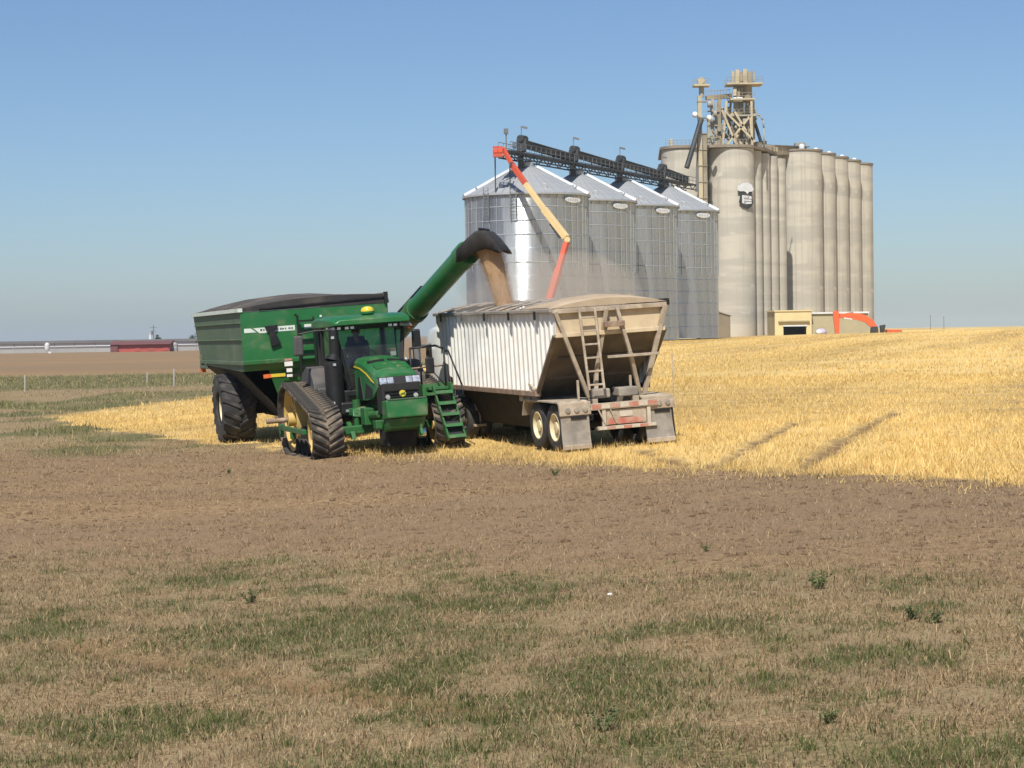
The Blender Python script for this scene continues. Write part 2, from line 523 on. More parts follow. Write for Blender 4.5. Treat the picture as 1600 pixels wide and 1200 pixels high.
def zones(x, y):
    """weights of what covers the ground: gold stubble, green, tan grass, tracks"""
    x = np.asarray(x, float); y = np.asarray(y, float)
    wob = (fbm(x * 0.6, y * 0.6, 3) - 0.5) * 2.2 + (fbm(x * 2.3, y * 2.3, 5) - 0.5) * 1.0
    wl = np.where(x < -6, 2.6, 0.75)
    fr = np.interp(x, FRONT[:, 0], FRONT[:, 1])
    g1 = sstep(-0.5, 0.7, y - fr + wob * wl)
    leftb = x - (-17.9 + (y - 74) / 7.0)
    g2 = np.where(y > 70, sstep(-1.0, 1.0, leftb + wob * 0.8), 1.0)
    gold = g1 * g2
    track = np.zeros_like(x)
    for t in TRACKS:
        track = np.maximum(track, 1 - sstep(0.08, 0.30, seg_dist(x, y, t) + (fbm(x * 3, y * 3, 9) - .5) * 0.45))
    track = track * sstep(0.12, 0.36, fbm(x * 1.1, y * 1.1, 12))
    rut = 1 - sstep(0.08, 0.30, seg_dist(x, y, RUT) + (fbm(x * 2, y * 2, 19) - .5) * 0.3)
    # foreground grass: begins nearer on the right
    edge = np.interp(x, [-8, -3, 0, 3, 8], [25.0, 24.0, 21.8, 19.6, 17.6])
    fg = sstep(-2.0, 2.2, edge - y + (fbm(x * 0.5, y * 0.5, 23) - .5) * 7)
    green = np.zeros_like(x)
    for (cx, cy_, rx, ry) in PG:
        q = np.hypot((x - cx) / rx, (y - cy_) / ry)
        green = np.maximum(green, 1 - sstep(0.5, 1.25, q + (fbm(x * 2.6, y * 2.6, 31, 4) - .5) * 2.2))
    green = np.maximum(green, fg * 0.55 * sstep(0.53, 0.72, fbm(x * 1.4, y * 1.4, 37, 4)))
    # weedy margin left of the gold field
    lw = (1 - gold) * sstep(47.5, 52, y + x * 0.25 + 2.5 + (fbm(x * .5, y * .5, 71) - .5) * 5) * (y < 400) * (x < 3)
    gl = lw * sstep(0.42, 0.60, fbm(x * 0.35, y * 0.22, 41)) * (y < 96)
    gl = np.maximum(gl, lw * sstep(113, 120, y + (fbm(x * .1, y * .1, 43) - .5) * 12) * (1 - sstep(160, 166, y + (fbm(x * .1, y * .1, 44) - .5) * 8)))
    gl = np.maximum(gl, lw * 0.8 * sstep(91, 95, y) * (1 - sstep(99, 103, y + x * 0.3)) * (x > -22))
    tan = np.maximum(fg, lw * (1 - sstep(160, 175, y)))
    tramp = 0.55 * sstep(46, 52, y + (fbm(x * .3, y * .3, 47) - .5) * 8) * (1 - sstep(70, 84, y + (fbm(x * .2, y * .2, 48) - .5) * 18)) * sstep(0, 5, x) * (0.4 + 0.6 * sstep(0.3, 0.6, fbm(x * 0.12, y * 0.9, 49)))
    track = np.maximum(track, tramp)
    return gold, np.clip(np.maximum(green, gl), 0, 1), np.clip(tan, 0, 1), track, rut


def gbump(x, y):
    n = 1 - sstep(60, 110, y)
    return n * ((fbm(x * 0.45, y * 0.45, 51) - .5) * 0.10 + (fbm(x * 2.4, y * 2.4, 53, 2) - .5) * 0.05)


def surf(x, y):
    g, gr, tn, tr, ru = zones(x, y)
    return ground_base(x, y) + gbump(x, y) - 0.06 * tr * g - 0.05 * ru


def grid_axis(lo, hi, step, grow, far_lo, far_hi):
    mid = list(np.arange(lo, hi + 1e-6, step))
    s, v = step, hi
    while v < far_hi:
        s *= grow; v += s; mid.append(v)
    s, v = step, lo
    left = []
    while v > far_lo:
        s *= grow; v -= s; left.append(v)
    return np.array(left[::-1] + mid)


gx = grid_axis(-20, 22, 0.22, 1.06, -12000, 12000)
gy = grid_axis(8, 62, 0.20, 1.035, -400, 14000)
GX, GY = np.meshgrid(gx, gy)
fx_, fy_ = GX.ravel(), GY.ravel()
zg, zgr, ztn, ztr, zru = zones(fx_, fy_)
gzv = ground_base(fx_, fy_) + gbump(fx_, fy_) - 0.06 * ztr * zg - 0.05 * zru
nx, ny = len(gx), len(gy)
idx = np.arange(nx * ny).reshape(ny, nx)
quads = np.stack([idx[:-1, :-1], idx[:-1, 1:], idx[1:, 1:], idx[1:, :-1]], -1).reshape(-1, 4)


def np_mesh(name, co, faces_flat, starts):
    me = bpy.data.meshes.new(name)
    me.vertices.add(len(co)); me.vertices.foreach_set('co', np.ascontiguousarray(co, np.float32).ravel())
    me.loops.add(len(faces_flat)); me.loops.foreach_set('vertex_index', np.ascontiguousarray(faces_flat, np.int32))
    me.polygons.add(len(starts)); me.polygons.foreach_set('loop_start', np.ascontiguousarray(starts, np.int32))
    me.update(calc_edges=True)
    return me


me = np_mesh('ground', np.stack([fx_, fy_, gzv], -1), quads.ravel(), np.arange(0, len(quads) * 4, 4))
me.polygons.foreach_set('use_smooth', np.ones(len(me.polygons), bool))
for nm, arr in (('gold', zg), ('green', zgr), ('tan', ztn), ('track', np.maximum(ztr * zg, zru))):
    a = me.attributes.new(nm, 'FLOAT', 'POINT'); a.data.foreach_set('value', arr.astype(np.float32))


def ground_material():
    m = bpy.data.materials.new('ground_cover'); m.use_nodes = True
    N = m.node_tree.nodes; L = m.node_tree.links; b = N['Principled BSDF']
    b.inputs['Roughness'].default_value = 0.95; b.inputs['Specular IOR Level'].default_value = 0.15
    tc = N.new('ShaderNodeTexCoord')

    def nz(scale, lo, hi, stretch=(1, 1, 1), det=6, rot=0):
        mr = N.new('ShaderNodeMapping'); mr.inputs['Rotation'].default_value = (0, 0, rot)
        L.new(tc.outputs['Object'], mr.inputs['Vector'])
        mp = N.new('ShaderNodeMapping'); mp.inputs['Scale'].default_value = stretch
        L.new(mr.outputs[0], mp.inputs['Vector'])
        n = N.new('ShaderNodeTexNoise'); n.inputs['Scale'].default_value = scale; n.inputs['Detail'].default_value = det
        n.inputs['Roughness'].default_value = 0.65
        L.new(mp.outputs[0], n.inputs['Vector'])
        r = N.new('ShaderNodeMapRange'); r.interpolation_type = 'SMOOTHSTEP'
        r.inputs['From Min'].default_value = lo; r.inputs['From Max'].default_value = hi
        L.new(n.outputs['Fac'], r.inputs['Value']); return r.outputs[0], n.outputs['Fac']

    def mix(a, c, f):
        x = N.new('ShaderNodeMix'); x.data_type = 'RGBA'
        for sock, v in ((x.inputs[6], a), (x.inputs[7], c)):
            if isinstance(v, tuple): sock.default_value = (*v, 1)
            else: L.new(v, sock)
        L.new(f, x.inputs[0]); return x.outputs[2]

    def at_(nm):
        a = N.new('ShaderNodeAttribute'); a.attribute_name = nm; return a.outputs['Fac']
    fine, raw = nz(9.0, 0.40, 0.62)
    mid, _ = nz(0.8, 0.38, 0.62)
    fine2, _ = nz(22.0, 0.40, 0.62)
    big, _ = nz(0.9, 0.40, 0.62, (0.10, 0.5, 1))
    soil = mix((0.198, 0.125, 0.060), (0.418, 0.288, 0.152), fine)
    soil = mix(soil, mix((0.240, 0.155, 0.080), (0.365, 0.250, 0.138), fine2), mid)
    soil = mix(soil, mix((0.205, 0.132, 0.070), (0.315, 0.212, 0.118), fine), big)
    far, _ = nz(0.02, 0.38, 0.62, (0.25, 1.6, 1), 8)
    soil = mix(soil, (0.235, 0.162, 0.098), far)
    tan = mix((0.168, 0.115, 0.060), (0.375, 0.275, 0.152), fine2)
    tan = mix(tan, (0.28, 0.21, 0.12), mid)
    green = mix((0.095, 0.095, 0.038), (0.20, 0.18, 0.085), fine2)
    band, _ = nz(0.22, 0.45, 0.58, (1.0, 0.035, 1.0), 5, R(18))
    band2, _ = nz(0.11, 0.42, 0.60, (1.0, 0.06, 1.0), 4, R(18))
    gold = mix((0.51, 0.345, 0.115), (0.63, 0.45, 0.175), fine)
    gold = mix(gold, (0.42, 0.285, 0.12), band)
    gold = mix(gold, (0.68, 0.49, 0.20), band2)
    c = mix(soil, tan, at_('tan'))
    c = mix(c, green, at_('green'))
    c = mix(c, gold, at_('gold'))
    c = mix(c, (0.225, 0.145, 0.072), at_('track'))
    L.new(c, b.inputs['Base Color'])
    bp = N.new('ShaderNodeBump'); bp.inputs['Strength'].default_value = 0.9; bp.inputs['Distance'].default_value = 0.05
    L.new(raw, bp.inputs['Height']); L.new(bp.outputs[0], b.inputs['Normal'])
    M['ground'] = m


ground_material()
ground = link('ground', me, 'ground')
setkind(ground, 'structure')

# ------------------------------------------------------------------ concrete elevator
elev = thing('grain_elevator', 'tall cream concrete grain elevator with an emblem and steel headhouse on top', 'grain elevator', (40, 320, 0))


def wpart(mb, name, matn, root, **k):
    """build from world coordinates under a root that stands at root.location"""
    L0 = root.location
    mb.v = [(p[0] - L0.x, p[1] - L0.y, p[2] - L0.z) for p in mb.v]
    return mb.build(name, matn, root, **k)


def silo(root, X, Y, r, z0, z1, n=56):
    o = MB().lathe([(r, z0), (r, z1), (r * 0.2, z1 + 0.05)], (0, 0, 0), 'z', n).build('silo', 'concrete', root, smooth=40)
    o.location = (X - root.location.x, Y - root.location.y, 0)
    return o


ETOP = 33.0
ea = at(1072, 400, 320).x; eb = at(1143.5, 400, 320).x
er = 3.86
for X in (ea, eb):
    silo(elev, X, 320, er, 0.5, ETOP)
for k in range(4):      # slender tubes along the right flank
    Z = 323.2 + 3.35 * k
    xr = at(1191.5 + 12.6 * k, 400, Z).x
    silo(elev, xr - 1.95, Z, 1.95, 0.5, ETOP - 0.1 - 0.15 * k, 32)
# core block behind the front silos, left flank
wpart(MB().box(ea - 2.2, eb + 3.0, 320.5, 338.0, 0.5, ETOP - 0.2), 'core_wall', 'concrete', elev)
# roof slab with a thin overhang
sl = MB()
n = 40; P = []
for (cx, cy_, a0, a1) in ((ea, 320, R(180), R(270)), (eb, 320, R(270), R(345))):
    for k in range(13):
        t = a0 + (a1 - a0) * k / 12; P.append((cx + (er + 0.28) * math.cos(t), cy_ + (er + 0.28) * math.sin(t)))
P += [(eb + 6.5, 323.5), (eb + 9.6, 333.5), (eb + 8.6, 338.3), (ea - 3.0, 338.3)]
wpart(MB().prism(P, 'z', ETOP + 0.05, ETOP + 0.5), 'roof_slab', 'roof_edge', elev)
# emblem on the front silo
em = at(1166.5, 305, 316.3)
ux = Vector((0.955, 0.295, 0)); uy = Vector((0, 0, 1)); un = Vector((0.295, -0.955, 0))
base_em = Vector((eb, 320, 0)) + un * 0  # plate tangent to the silo, facing right of the camera
ec = Vector((eb + (er + 0.12) * 0.5, 320 - (er + 0.12) * 0.866, em.z))
ux = Vector((0.866, 0.5, 0)); un = Vector((0.5, -0.866, 0))


def plate(name, poly, matn, d0, d1, parent, scale=0.00533):
    mb = MB(); k = len(poly)
    for d in (d0, d1):
        for (u, v) in poly:
            p = ec + ux * ((u - 520) * scale * 1.22) + uy * ((620 - v) * scale) + un * d
            mb.v.append(tuple(p))
    mb.f += [tuple(range(k)), tuple(range(k, 2 * k))[::-1]] + [(i, k + i, k + (i + 1) % k, (i + 1) % k) for i in range(k)]
    return wpart(mb, name, matn, elev)


plate('emblem_shield', [(335, 500), (715, 500), (700, 680), (745, 860), (690, 960), (565, 1045), (400, 970), (305, 840), (340, 700)], 'dark_steel', 0.02, 0.12, elev)
plate('emblem_field', [(390, 640), (480, 605), (690, 640), (690, 880), (520, 900), (390, 870)], 'far_grey', 0.12, 0.16, elev)
plate('emblem_cap', [(245, 320), (330, 320), (420, 250), (550, 215), (680, 280), (760, 430), (700, 500), (600, 515), (560, 585), (500, 520), (440, 495), (330, 505), (245, 470)], 'white_panel', 0.125, 0.22, elev)
plate('emblem_mark', [(390, 620), (450, 620), (450, 880), (390, 860)], 'white_panel', 0.162, 0.19, elev)
plate('emblem_mark', [(455, 640), (575, 650), (560, 700), (455, 690)], 'white_panel', 0.162, 0.19, elev)
plate('emblem_mark', [(455, 750), (680, 760), (680, 800), (455, 790)], 'white_panel', 0.162, 0.19, elev)
plate('emblem_mark', [(600, 650), (680, 655), (690, 720), (610, 730)], 'white_panel', 0.162, 0.19, elev)
plate('emblem_mark', [(500, 840), (690, 830), (680, 875), (510, 890)], 'white_panel', 0.162, 0.19, elev)

# annex: five silos going back in a row
annex = thing('silo_annex', 'row of five grey concrete silos behind the elevator and right of it', 'silos', (56, 350, 0))
ATOP = 35.0
st = (3.72, 7.55); ax0 = at(1285.5, 400, 350).x - 4.2
for k in range(5):
    X, Y = ax0 + st[0] * k, 350 + st[1] * k
    silo(annex, X, Y, 4.2, 0.5, ATOP)
    cap = MB().lathe([(0.0, ATOP + 0.40), (4.35, ATOP + 0.40), (4.35, ATOP + 0.06), (0, ATOP + 0.06)], (0, 0, 0), 'z', 48).build('roof_cap', 'roof_edge', annex)
    cap.location = (X - annex.location.x, Y - annex.location.y, 0)
    v = MB().tube((X + 0.4, Y - 1.5, ATOP + 0.42), (X + 0.4, Y - 1.5, ATOP + 1.0), 0.5).ball((X + 0.4, Y - 1.5, ATOP + 1.0), 0.55, 10, 6)
    wpart(v, 'roof_vent', 'white_panel', annex, smooth=True)
    if k > 0:
        p = MB().tube((X - 1.2, Y, ATOP + 0.4), (X - 1.2, Y, ATOP + 1.9), 0.07, n=6).tube((X - 1.2, Y, ATOP + 1.9), (X - 0.5, Y, ATOP + 1.9), 0.18, n=6)
        wpart(p, 'lamp_post', 'mid_steel', annex)
# infill walls between annex silos
iw = MB()
for k in range(4):
    a = Vector((ax0 + st[0] * k, 350 + st[1] * k, 0)); b = Vector((ax0 + st[0] * (k + 1), 350 + st[1] * (k + 1), 0))
    iw.bar(a + Vector((0, 0, 17.6)), b + Vector((0, 0, 17.6)), 5.0, 34.4)
wpart(iw, 'infill_wall', 'concrete', annex)
# connecting gallery from elevator roof to annex roof
g0 = at(1199, 232, 341); g1 = at(1246, 230, 354)
gal = MB().bar((g0.x, g0.y, ETOP + 1.7), (g1.x + 0.6, g1.y, ETOP + 2.6), 2.4, 1.5)
wpart(gal, 'gallery', 'tower_brown', annex)
wpart(MB().bar((g0.x, g0.y, ETOP + 2.55), (g1.x + 0.6, g1.y, ETOP + 3.45), 2.8, 0.16), 'gallery_roof', 'roof_edge', annex)
wpart(MB().box(g1.x - 0.5, g1.x + 1.4, g1.y - 1, g1.y + 1, ETOP + 2.6, ETOP + 4.2), 'gallery_end', 'tower_grey', annex)
wpart(MB().bar((g1.x - 2.6, g1.y - 3, ETOP - 20), (g1.x - 2.6, g1.y - 3, ETOP + 1.9), 1.0, 1.0), 'gallery_leg', 'tower_brown', annex)

# headhouse: steel tower with elevator legs on the roof
ZT = 322.0


def tp(px, py, dz=0.0):
    return at(px, py, ZT + dz)


def tbar(mbx, a, b, w, dz=0.0, dz2=None):
    mbx.bar(tp(*a, dz), tp(*b, dz if dz2 is None else dz2), w, w)


zr = ETOP + 0.5
for (px, dz) in ((1129, -2.5), (1175, -2.5), (1136, 3.5), (1178, 3.5)):
    top = tp(px + (6 if px < 1150 else -1), 158, dz)
    q = tp(px, 235, dz); q.z = zr
    wpart(MB().bar(q, top, 0.36, 0.36), 'tower_post', 'tower_beige', elev)
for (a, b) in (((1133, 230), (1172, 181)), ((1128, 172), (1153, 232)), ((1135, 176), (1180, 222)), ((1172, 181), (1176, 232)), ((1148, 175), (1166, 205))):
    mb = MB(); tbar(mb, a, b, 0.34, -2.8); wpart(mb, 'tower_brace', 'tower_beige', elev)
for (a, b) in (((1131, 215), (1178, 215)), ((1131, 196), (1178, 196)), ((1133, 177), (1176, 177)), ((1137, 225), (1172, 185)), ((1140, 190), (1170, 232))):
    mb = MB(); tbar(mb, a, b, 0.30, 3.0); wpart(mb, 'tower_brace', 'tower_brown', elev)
# elevator leg casings, chutes and distributor
for (px, w, m, top) in ((1150, 0.8, 'tower_grey', 132), (1158, 0.8, 'tower_brown', 132), (1168, 0.9, 'tower_brown', 130), (1172, 0.6, 'tower_grey', 140)):
    q = tp(px, 235, 0.5); q.z = zr
    wpart(MB().bar(q, tp(px, top, 0.5), w, w), 'leg_casing', m, elev)
for k, (a, b, w) in enumerate((((1142, 178), (1165, 205), 0.62), ((1150, 178), (1174, 208), 0.5), ((1158, 182), (1150, 232), 0.5), ((1160, 182), (1134, 226), 0.5), ((1162, 185), (1168, 232), 0.5), ((1130, 178), (1142, 205), 0.5), ((1146, 206), (1162, 232), 0.5))):
    mb = MB(); mb.tube(tp(*a, -1.2), tp(*b, -1.8), w * 0.55, n=10)
    wpart(mb, 'chute', 'tower_beige' if k % 2 == 0 else 'tower_grey', elev, smooth=40)
dist = MB().tube(tp(1152, 176, 0), tp(1152, 186, 0), 1.1, 0.5, n=16)
wpart(dist, 'distributor', 'tower_beige', elev, smooth=40)
for (py, x0, x1, d) in ((157, 1139, 1177, 2.2), (132.5, 1134, 1190, 2.0), (183, 1131, 1180, 2.6)):
    a = tp(x0, py, 0); b = tp(x1, py, 0); z = (a.z + b.z) / 2
    wpart(MB().box(a.x, b.x, ZT - d, ZT + d, z - 0.13, z + 0.13), 'platform', 'tower_beige' if py < 180 else 'tower_grey', elev)
    rl = MB()
    for s in (-1, 1):
        yy = ZT + s * (d - 0.1)
        for hh in (0.55, 1.05):
            rl.bar((a.x, yy, z + hh), (b.x, yy, z + hh), 0.06, 0.06)
        kk = int((b.x - a.x) / 0.9)
        for k in range(kk + 1):
            x = a.x + (b.x - a.x) * k / kk
            rl.bar((x, yy, z + 0.13), (x, yy, z + 1.08), 0.06, 0.06)
    wpart(rl, 'guard_rail', 'tower_brown', elev)
for k, (px, p0, p1, w, m) in enumerate(((1145, 112, 131, 0.55, 'tower_beige'), (1152, 110, 133, 0.75, 'tower_beige'), (1158, 114, 130, 0.5, 'tower_brown'), (1164, 109, 133, 0.75, 'tower_beige'), (1171, 113, 131, 0.7, 'tower_brown'), (1178, 112, 128, 0.5, 'tower_grey'), (1148, 138, 150, 0.6, 'tower_beige'), (1160, 137, 148, 0.65, 'tower_beige'), (1154, 139, 152, 0.5, 'tower_brown'))):
    dz = (-0.9, 0.6, -1.1, 0.2)[k % 4]
    wpart(MB().bar(tp(px, p1, dz), tp(px, p0, dz), w, w).tube(tp(px, p0, dz), tp(px, p0 - 1.2, dz), w * 0.45, n=10), 'leg_head', m, elev, bevel=0.08)
wpart(MB().tube(tp(1168, 131, 0), tp(1168, 157, 0), 0.75, n=14), 'leg_casing', 'tower_brown', elev, smooth=40)
wpart(MB().tube(tp(1146, 156, -1.5), tp(1160, 156, -1.5), 0.3, n=10).tube(tp(1146, 153.5, -1.5), tp(1160, 153.5, -1.5), 0.2, n=10), 'drive_unit', 'white_panel', elev, smooth=40)
# curved discharge pipe on the right
pts = [tp(1172, 181, -2), tp(1181, 178, -2), tp(1188, 181, -2), tp(1192, 188, -2), tp(1193.5, 200, -2), tp(1194, 232, -2)]
wpart(MB().path(pts, 0.14), 'bent_pipe', 'tower_grey', elev, smooth=True)
wpart(MB().tube(tp(1179, 190, 0), tp(1189, 222, 0), 0.28, n=10), 'spout', 'dark_steel', elev, smooth=40)
wpart(MB().tube(tp(1176, 196, -1), tp(1182, 184, -1), 0.2, n=8), 'chute', 'tower_grey', elev)
# side gallery between tower and bin leg
wpart(MB().bar(tp(1103, 153, -1), tp(1142, 150, 0), 0.9, 0.7), 'bridge', 'tower_brown', elev)
rl = MB()
for k in range(9):
    q = tp(1103 + 4.6 * k, 150, -1.2); rl.bar(q, q + Vector((0, 0, 1.1)), 0.07, 0.07)
rl.bar(tp(1103, 143, -1.2), tp(1140, 140, -1.2), 0.07, 0.07)
wpart(rl, 'guard_rail', 'tower_brown', elev)
for (px, p0, p1, w, m) in ((1113, 155, 236, 0.5, 'tower_grey'), (1119, 160, 236, 0.4, 'tower_grey'), (1124, 155, 236, 0.55, 'tower_brown'), (1109, 192, 236, 0.8, 'tower_grey')):
    q = tp(px, 236, -1); q.z = zr
    wpart(MB().bar(q, tp(px, p0, -1), w, w), 'leg_casing', m, elev)
for (px, py) in ((1108, 163), (1117, 178), (1112, 187)):
    wpart(MB().tube(tp(px - 2.5, py, -2), tp(px + 2.5, py, -2), 0.55, n=12), 'motor', 'tower_grey', elev, smooth=40)
for (x0, p0, x1, p1) in ((1104, 196, 1124, 196), (1104, 215, 1124, 215), (1108, 196, 1122, 215), (1104, 174, 1124, 174)):
    mb = MB(); tbar(mb, (x0, p0), (x1, p1), 0.22, -1.4); wpart(mb, 'tower_brace', 'tower_brown', elev)
# pipework and bracing that crowd the headhouse
rc = random.Random(5)
for k in range(46):
    left = k % 3 == 0
    x0 = rc.uniform(1104, 1128) if left else rc.uniform(1128, 1178)
    y0 = rc.uniform(158, 225); dx_ = rc.choice((0, 0, rc.uniform(-22, 22), rc.uniform(-14, 14))); dy_ = rc.uniform(10, 34) if dx_ or rc.random() < 0.6 else 4
    x1 = min(1182, max(1103, x0 + dx_)); y1 = min(234, y0 + dy_); dz = rc.uniform(-3.0, 3.4)
    m_ = rc.choice(('tower_beige', 'tower_brown', 'tower_grey', 'tower_brown', 'tower_beige'))
    if rc.random() < 0.35:
        wpart(MB().tube(tp(x0, y0, dz), tp(x1, y1, dz + 0.4), rc.uniform(0.12, 0.30), n=8), 'chute', m_, elev, smooth=40)
    else:
        wpart(MB().bar(tp(x0, y0, dz), tp(x1, y1, dz + 0.5), 0.17, 0.17), 'tower_brace', m_, elev)
for k in range(9):
    x0 = rc.uniform(1106, 1172); y0 = rc.uniform(160, 222); w_ = rc.uniform(0.5, 1.1); q = tp(x0, y0, rc.uniform(-2, 2))
    wpart(MB().box(q.x - w_ / 2, q.x + w_ / 2, q.y - 0.5, q.y + 0.5, q.z - w_ * 0.45, q.z + w_ * 0.45), 'machine_box', rc.choice(('tower_brown', 'tower_grey', 'tower_beige')), elev, bevel=0.05)
# clutter on the roof: rails, vents, boxes
for (x0, x1) in ((1040, 1128), (1150, 1228)):
    rl = MB(); kk = 14
    for k in range(kk + 1):
        px = x0 + (x1 - x0) * k / kk; q = at(px, 235, 317.5 if px < 1165 else 317.5 + (px - 1165) * 0.27); q.z = zr
        rl.bar(q, q + Vector((0, 0, 0.95)), 0.06, 0.06)
        if k:
            for h in (0.5, 0.95):
                rl.bar(pq + Vector((0, 0, h)), q + Vector((0, 0, h)), 0.06, 0.06)
        pq = q
    wpart(rl, 'guard_rail', 'tower_brown', elev)
for (px, w, h, dz, m) in ((1049, 0.5, 2.2, 6, 'tower_beige'), (1056, 0.9, 0.8, 2, 'tower_brown'), (1183, 1.4, 1.3, 4, 'tower_brown'), (1192, 1.2, 1.6, 6, 'tower_grey'), (1202, 1.6, 1.0, 8, 'tower_brown'), (1210, 1.0, 0.8, 9, 'tower_beige'), (1070, 0.6, 1.0, 4, 'tower_brown')):
    q = tp(px, 235, dz)
    wpart(MB().box(q.x - w / 2, q.x + w / 2, q.y - w / 2, q.y + w / 2, zr, zr + h), 'roof_unit', m, elev, bevel=0.06)

# bucket-elevator leg that feeds the steel bins, standing on the ground before the elevator
leg = thing('bucket_elevator', 'slim beige bucket elevator leg rising beside the elevator behind the bins', 'elevator leg', (31.1, 312, gz(31.1, 312)))
ZL = 312.0
la = at(1099, 300, ZL); lt = at(1096.5, 150, ZL)
wpart(MB().box(la.x - 0.75, la.x - 0.12, ZL - 0.5, ZL + 0.5, gz(la.x, ZL) - 0.2, lt.z), 'casing', 'tower_beige', leg)
wpart(MB().box(la.x + 0.0, la.x + 0.62, ZL - 0.45, ZL + 0.45, gz(la.x, ZL) - 0.2, lt.z - 6), 'casing', 'tower_brown', leg)
for k in range(9):
    z = lt.z - 2.6 * k - 1.0
    wpart(MB().box(la.x - 0.84, la.x + 0.70, ZL - 0.58, ZL + 0.58, z, z + 0.14), 'flange', 'tower_brown', leg)
h = at(1096, 134, ZL)
wpart(MB().box(h.x - 1.35, h.x + 1.25, ZL - 1.3, ZL + 1.3, h.z - 0.15, h.z + 0.1), 'platform', 'tower_beige', leg)
wpart(MB().box(h.x - 0.62, h.x + 0.05, ZL - 0.5, ZL + 0.5, h.z + 0.1, h.z + 1.15).box(h.x + 0.1, h.x + 0.6, ZL - 0.4, ZL + 0.4, h.z + 0.1, h.z + 0.95), 'head_box', 'tower_beige', leg, bevel=0.15)
wpart(MB().lathe([(0.0, -0.52), (0.55, -0.52), (0.55, 0.52), (0, 0.52)], (h.x - 0.1, ZL, h.z + 0.75), 'y', 20), 'head_pulley', 'tower_beige', leg, smooth=40)
wpart(MB().tube((h.x, ZL, h.z - 0.15), (h.x, ZL, lt.z - 0.2), 0.42, n=14), 'neck', 'tower_grey', leg, smooth=40)
rl = MB()
for sx in (-1.3, 1.2):
    for sy in (-1.25, 1.25):
        rl.bar((h.x + sx, ZL + sy, h.z), (h.x + sx, ZL + sy, h.z + 1.0), 0.06, 0.06)
for sy in (-1.25, 1.25):
    rl.bar((h.x - 1.3, ZL + sy, h.z + 1), (h.x + 1.2, ZL + sy, h.z + 1), 0.06, 0.06)
wpart(rl, 'guard_rail', 'tower_brown', leg)
for (px, py) in ((1086, 179), (1108.5, 184)):
    c = at(px, py, ZL - 1.0)
    wpart(MB().lathe([(0.0, -0.35), (0.30, -0.32), (0.46, -0.1), (0.46, 0.35), (0, 0.4)], c, 'y', 18), 'flood_lamp', 'white_panel', leg, smooth=40)
    wpart(MB().bar(c + Vector((0, 0.4, 0)), at(1098, py + 6, ZL - 0.5), 0.12, 0.12), 'lamp_arm', 'tower_brown', leg)
wpart(MB().tube(at(1096, 186, ZL - 0.8), at(1073, 262, ZL - 3), 0.42, n=12), 'spout', 'dark_steel', leg, smooth=40)
wpart(MB().bar(at(1092, 215, ZL), at(1089, 300, ZL), 0.5, 0.5), 'ladder_cage', 'mid_steel', leg)

# ------------------------------------------------------------------ steel grain bins
BR = 7.5; BIN = []
EDGE = (918.5, 992, 1058, 1120.5); EAVE = (305.5, 315.5, 323, 330.5)
for k in range(4):
    Y = 235 + 14.25 * k
    X = at(EDGE[k], EAVE[k], Y).x - BR
    zt = at(EDGE[k], EAVE[k], Y).z
    BIN.append((X, Y, zt))
# shared meshes: a corrugated ring, a roof panel, a stiffener
RINGS = 11
z0b = [gz(x, y) - 0.1 for x, y, z in BIN]
RH = (BIN[0][2] - z0b[0]) / RINGS


def ring_mesh():
    seg = 88; rows = 16 * 6
    V = []; Fc = []
    for j in range(rows + 1):
        t = j / rows
        rr = BR + 0.022 * math.sin(2 * math.pi * 16 * t)
        if j == 0: rr = BR + 0.03
        for k in range(seg):
            a = 2 * math.pi * k / seg
            V.append((rr * math.cos(a), rr * math.sin(a), t * RH))
    for j in range(rows):
        for k in range(seg):
            k2 = (k + 1) % seg
            Fc.append((j * seg + k, j * seg + k2, (j + 1) * seg + k2, (j + 1) * seg + k))
    me = bpy.data.meshes.new('wall_ring'); me.from_pydata(V, [], Fc); me.materials.append(M['galvanised'])
    me.polygons.foreach_set('use_smooth', np.ones(len(Fc), bool)); me.update()
    return me


ring_me = ring_mesh()
NP = 36; RISE = 3.65; RT = 0.85


def roof_panel_mesh():
    a = math.pi / NP; mb = MB()
    r0, z0 = BR + 0.28, -0.10; r1, z1 = RT, RISE
    for sgn in (1,):
        mb.add([(r0 * math.cos(a), -r0 * math.sin(a), z0), (r0 * math.cos(a), r0 * math.sin(a), z0), (r1 * math.cos(a), r1 * math.sin(a), z1), (r1 * math.cos(a), -r1 * math.sin(a), z1)], [(0, 1, 2, 3)])
    mb.bar((r0 * math.cos(a), r0 * math.sin(a), z0 + 0.04), (r1 * math.cos(a), r1 * math.sin(a), z1 + 0.02), 0.05, 0.08)
    me = mb.mesh('roof_panel', False); me.materials.append(M['galvanised_roof'])
    return me


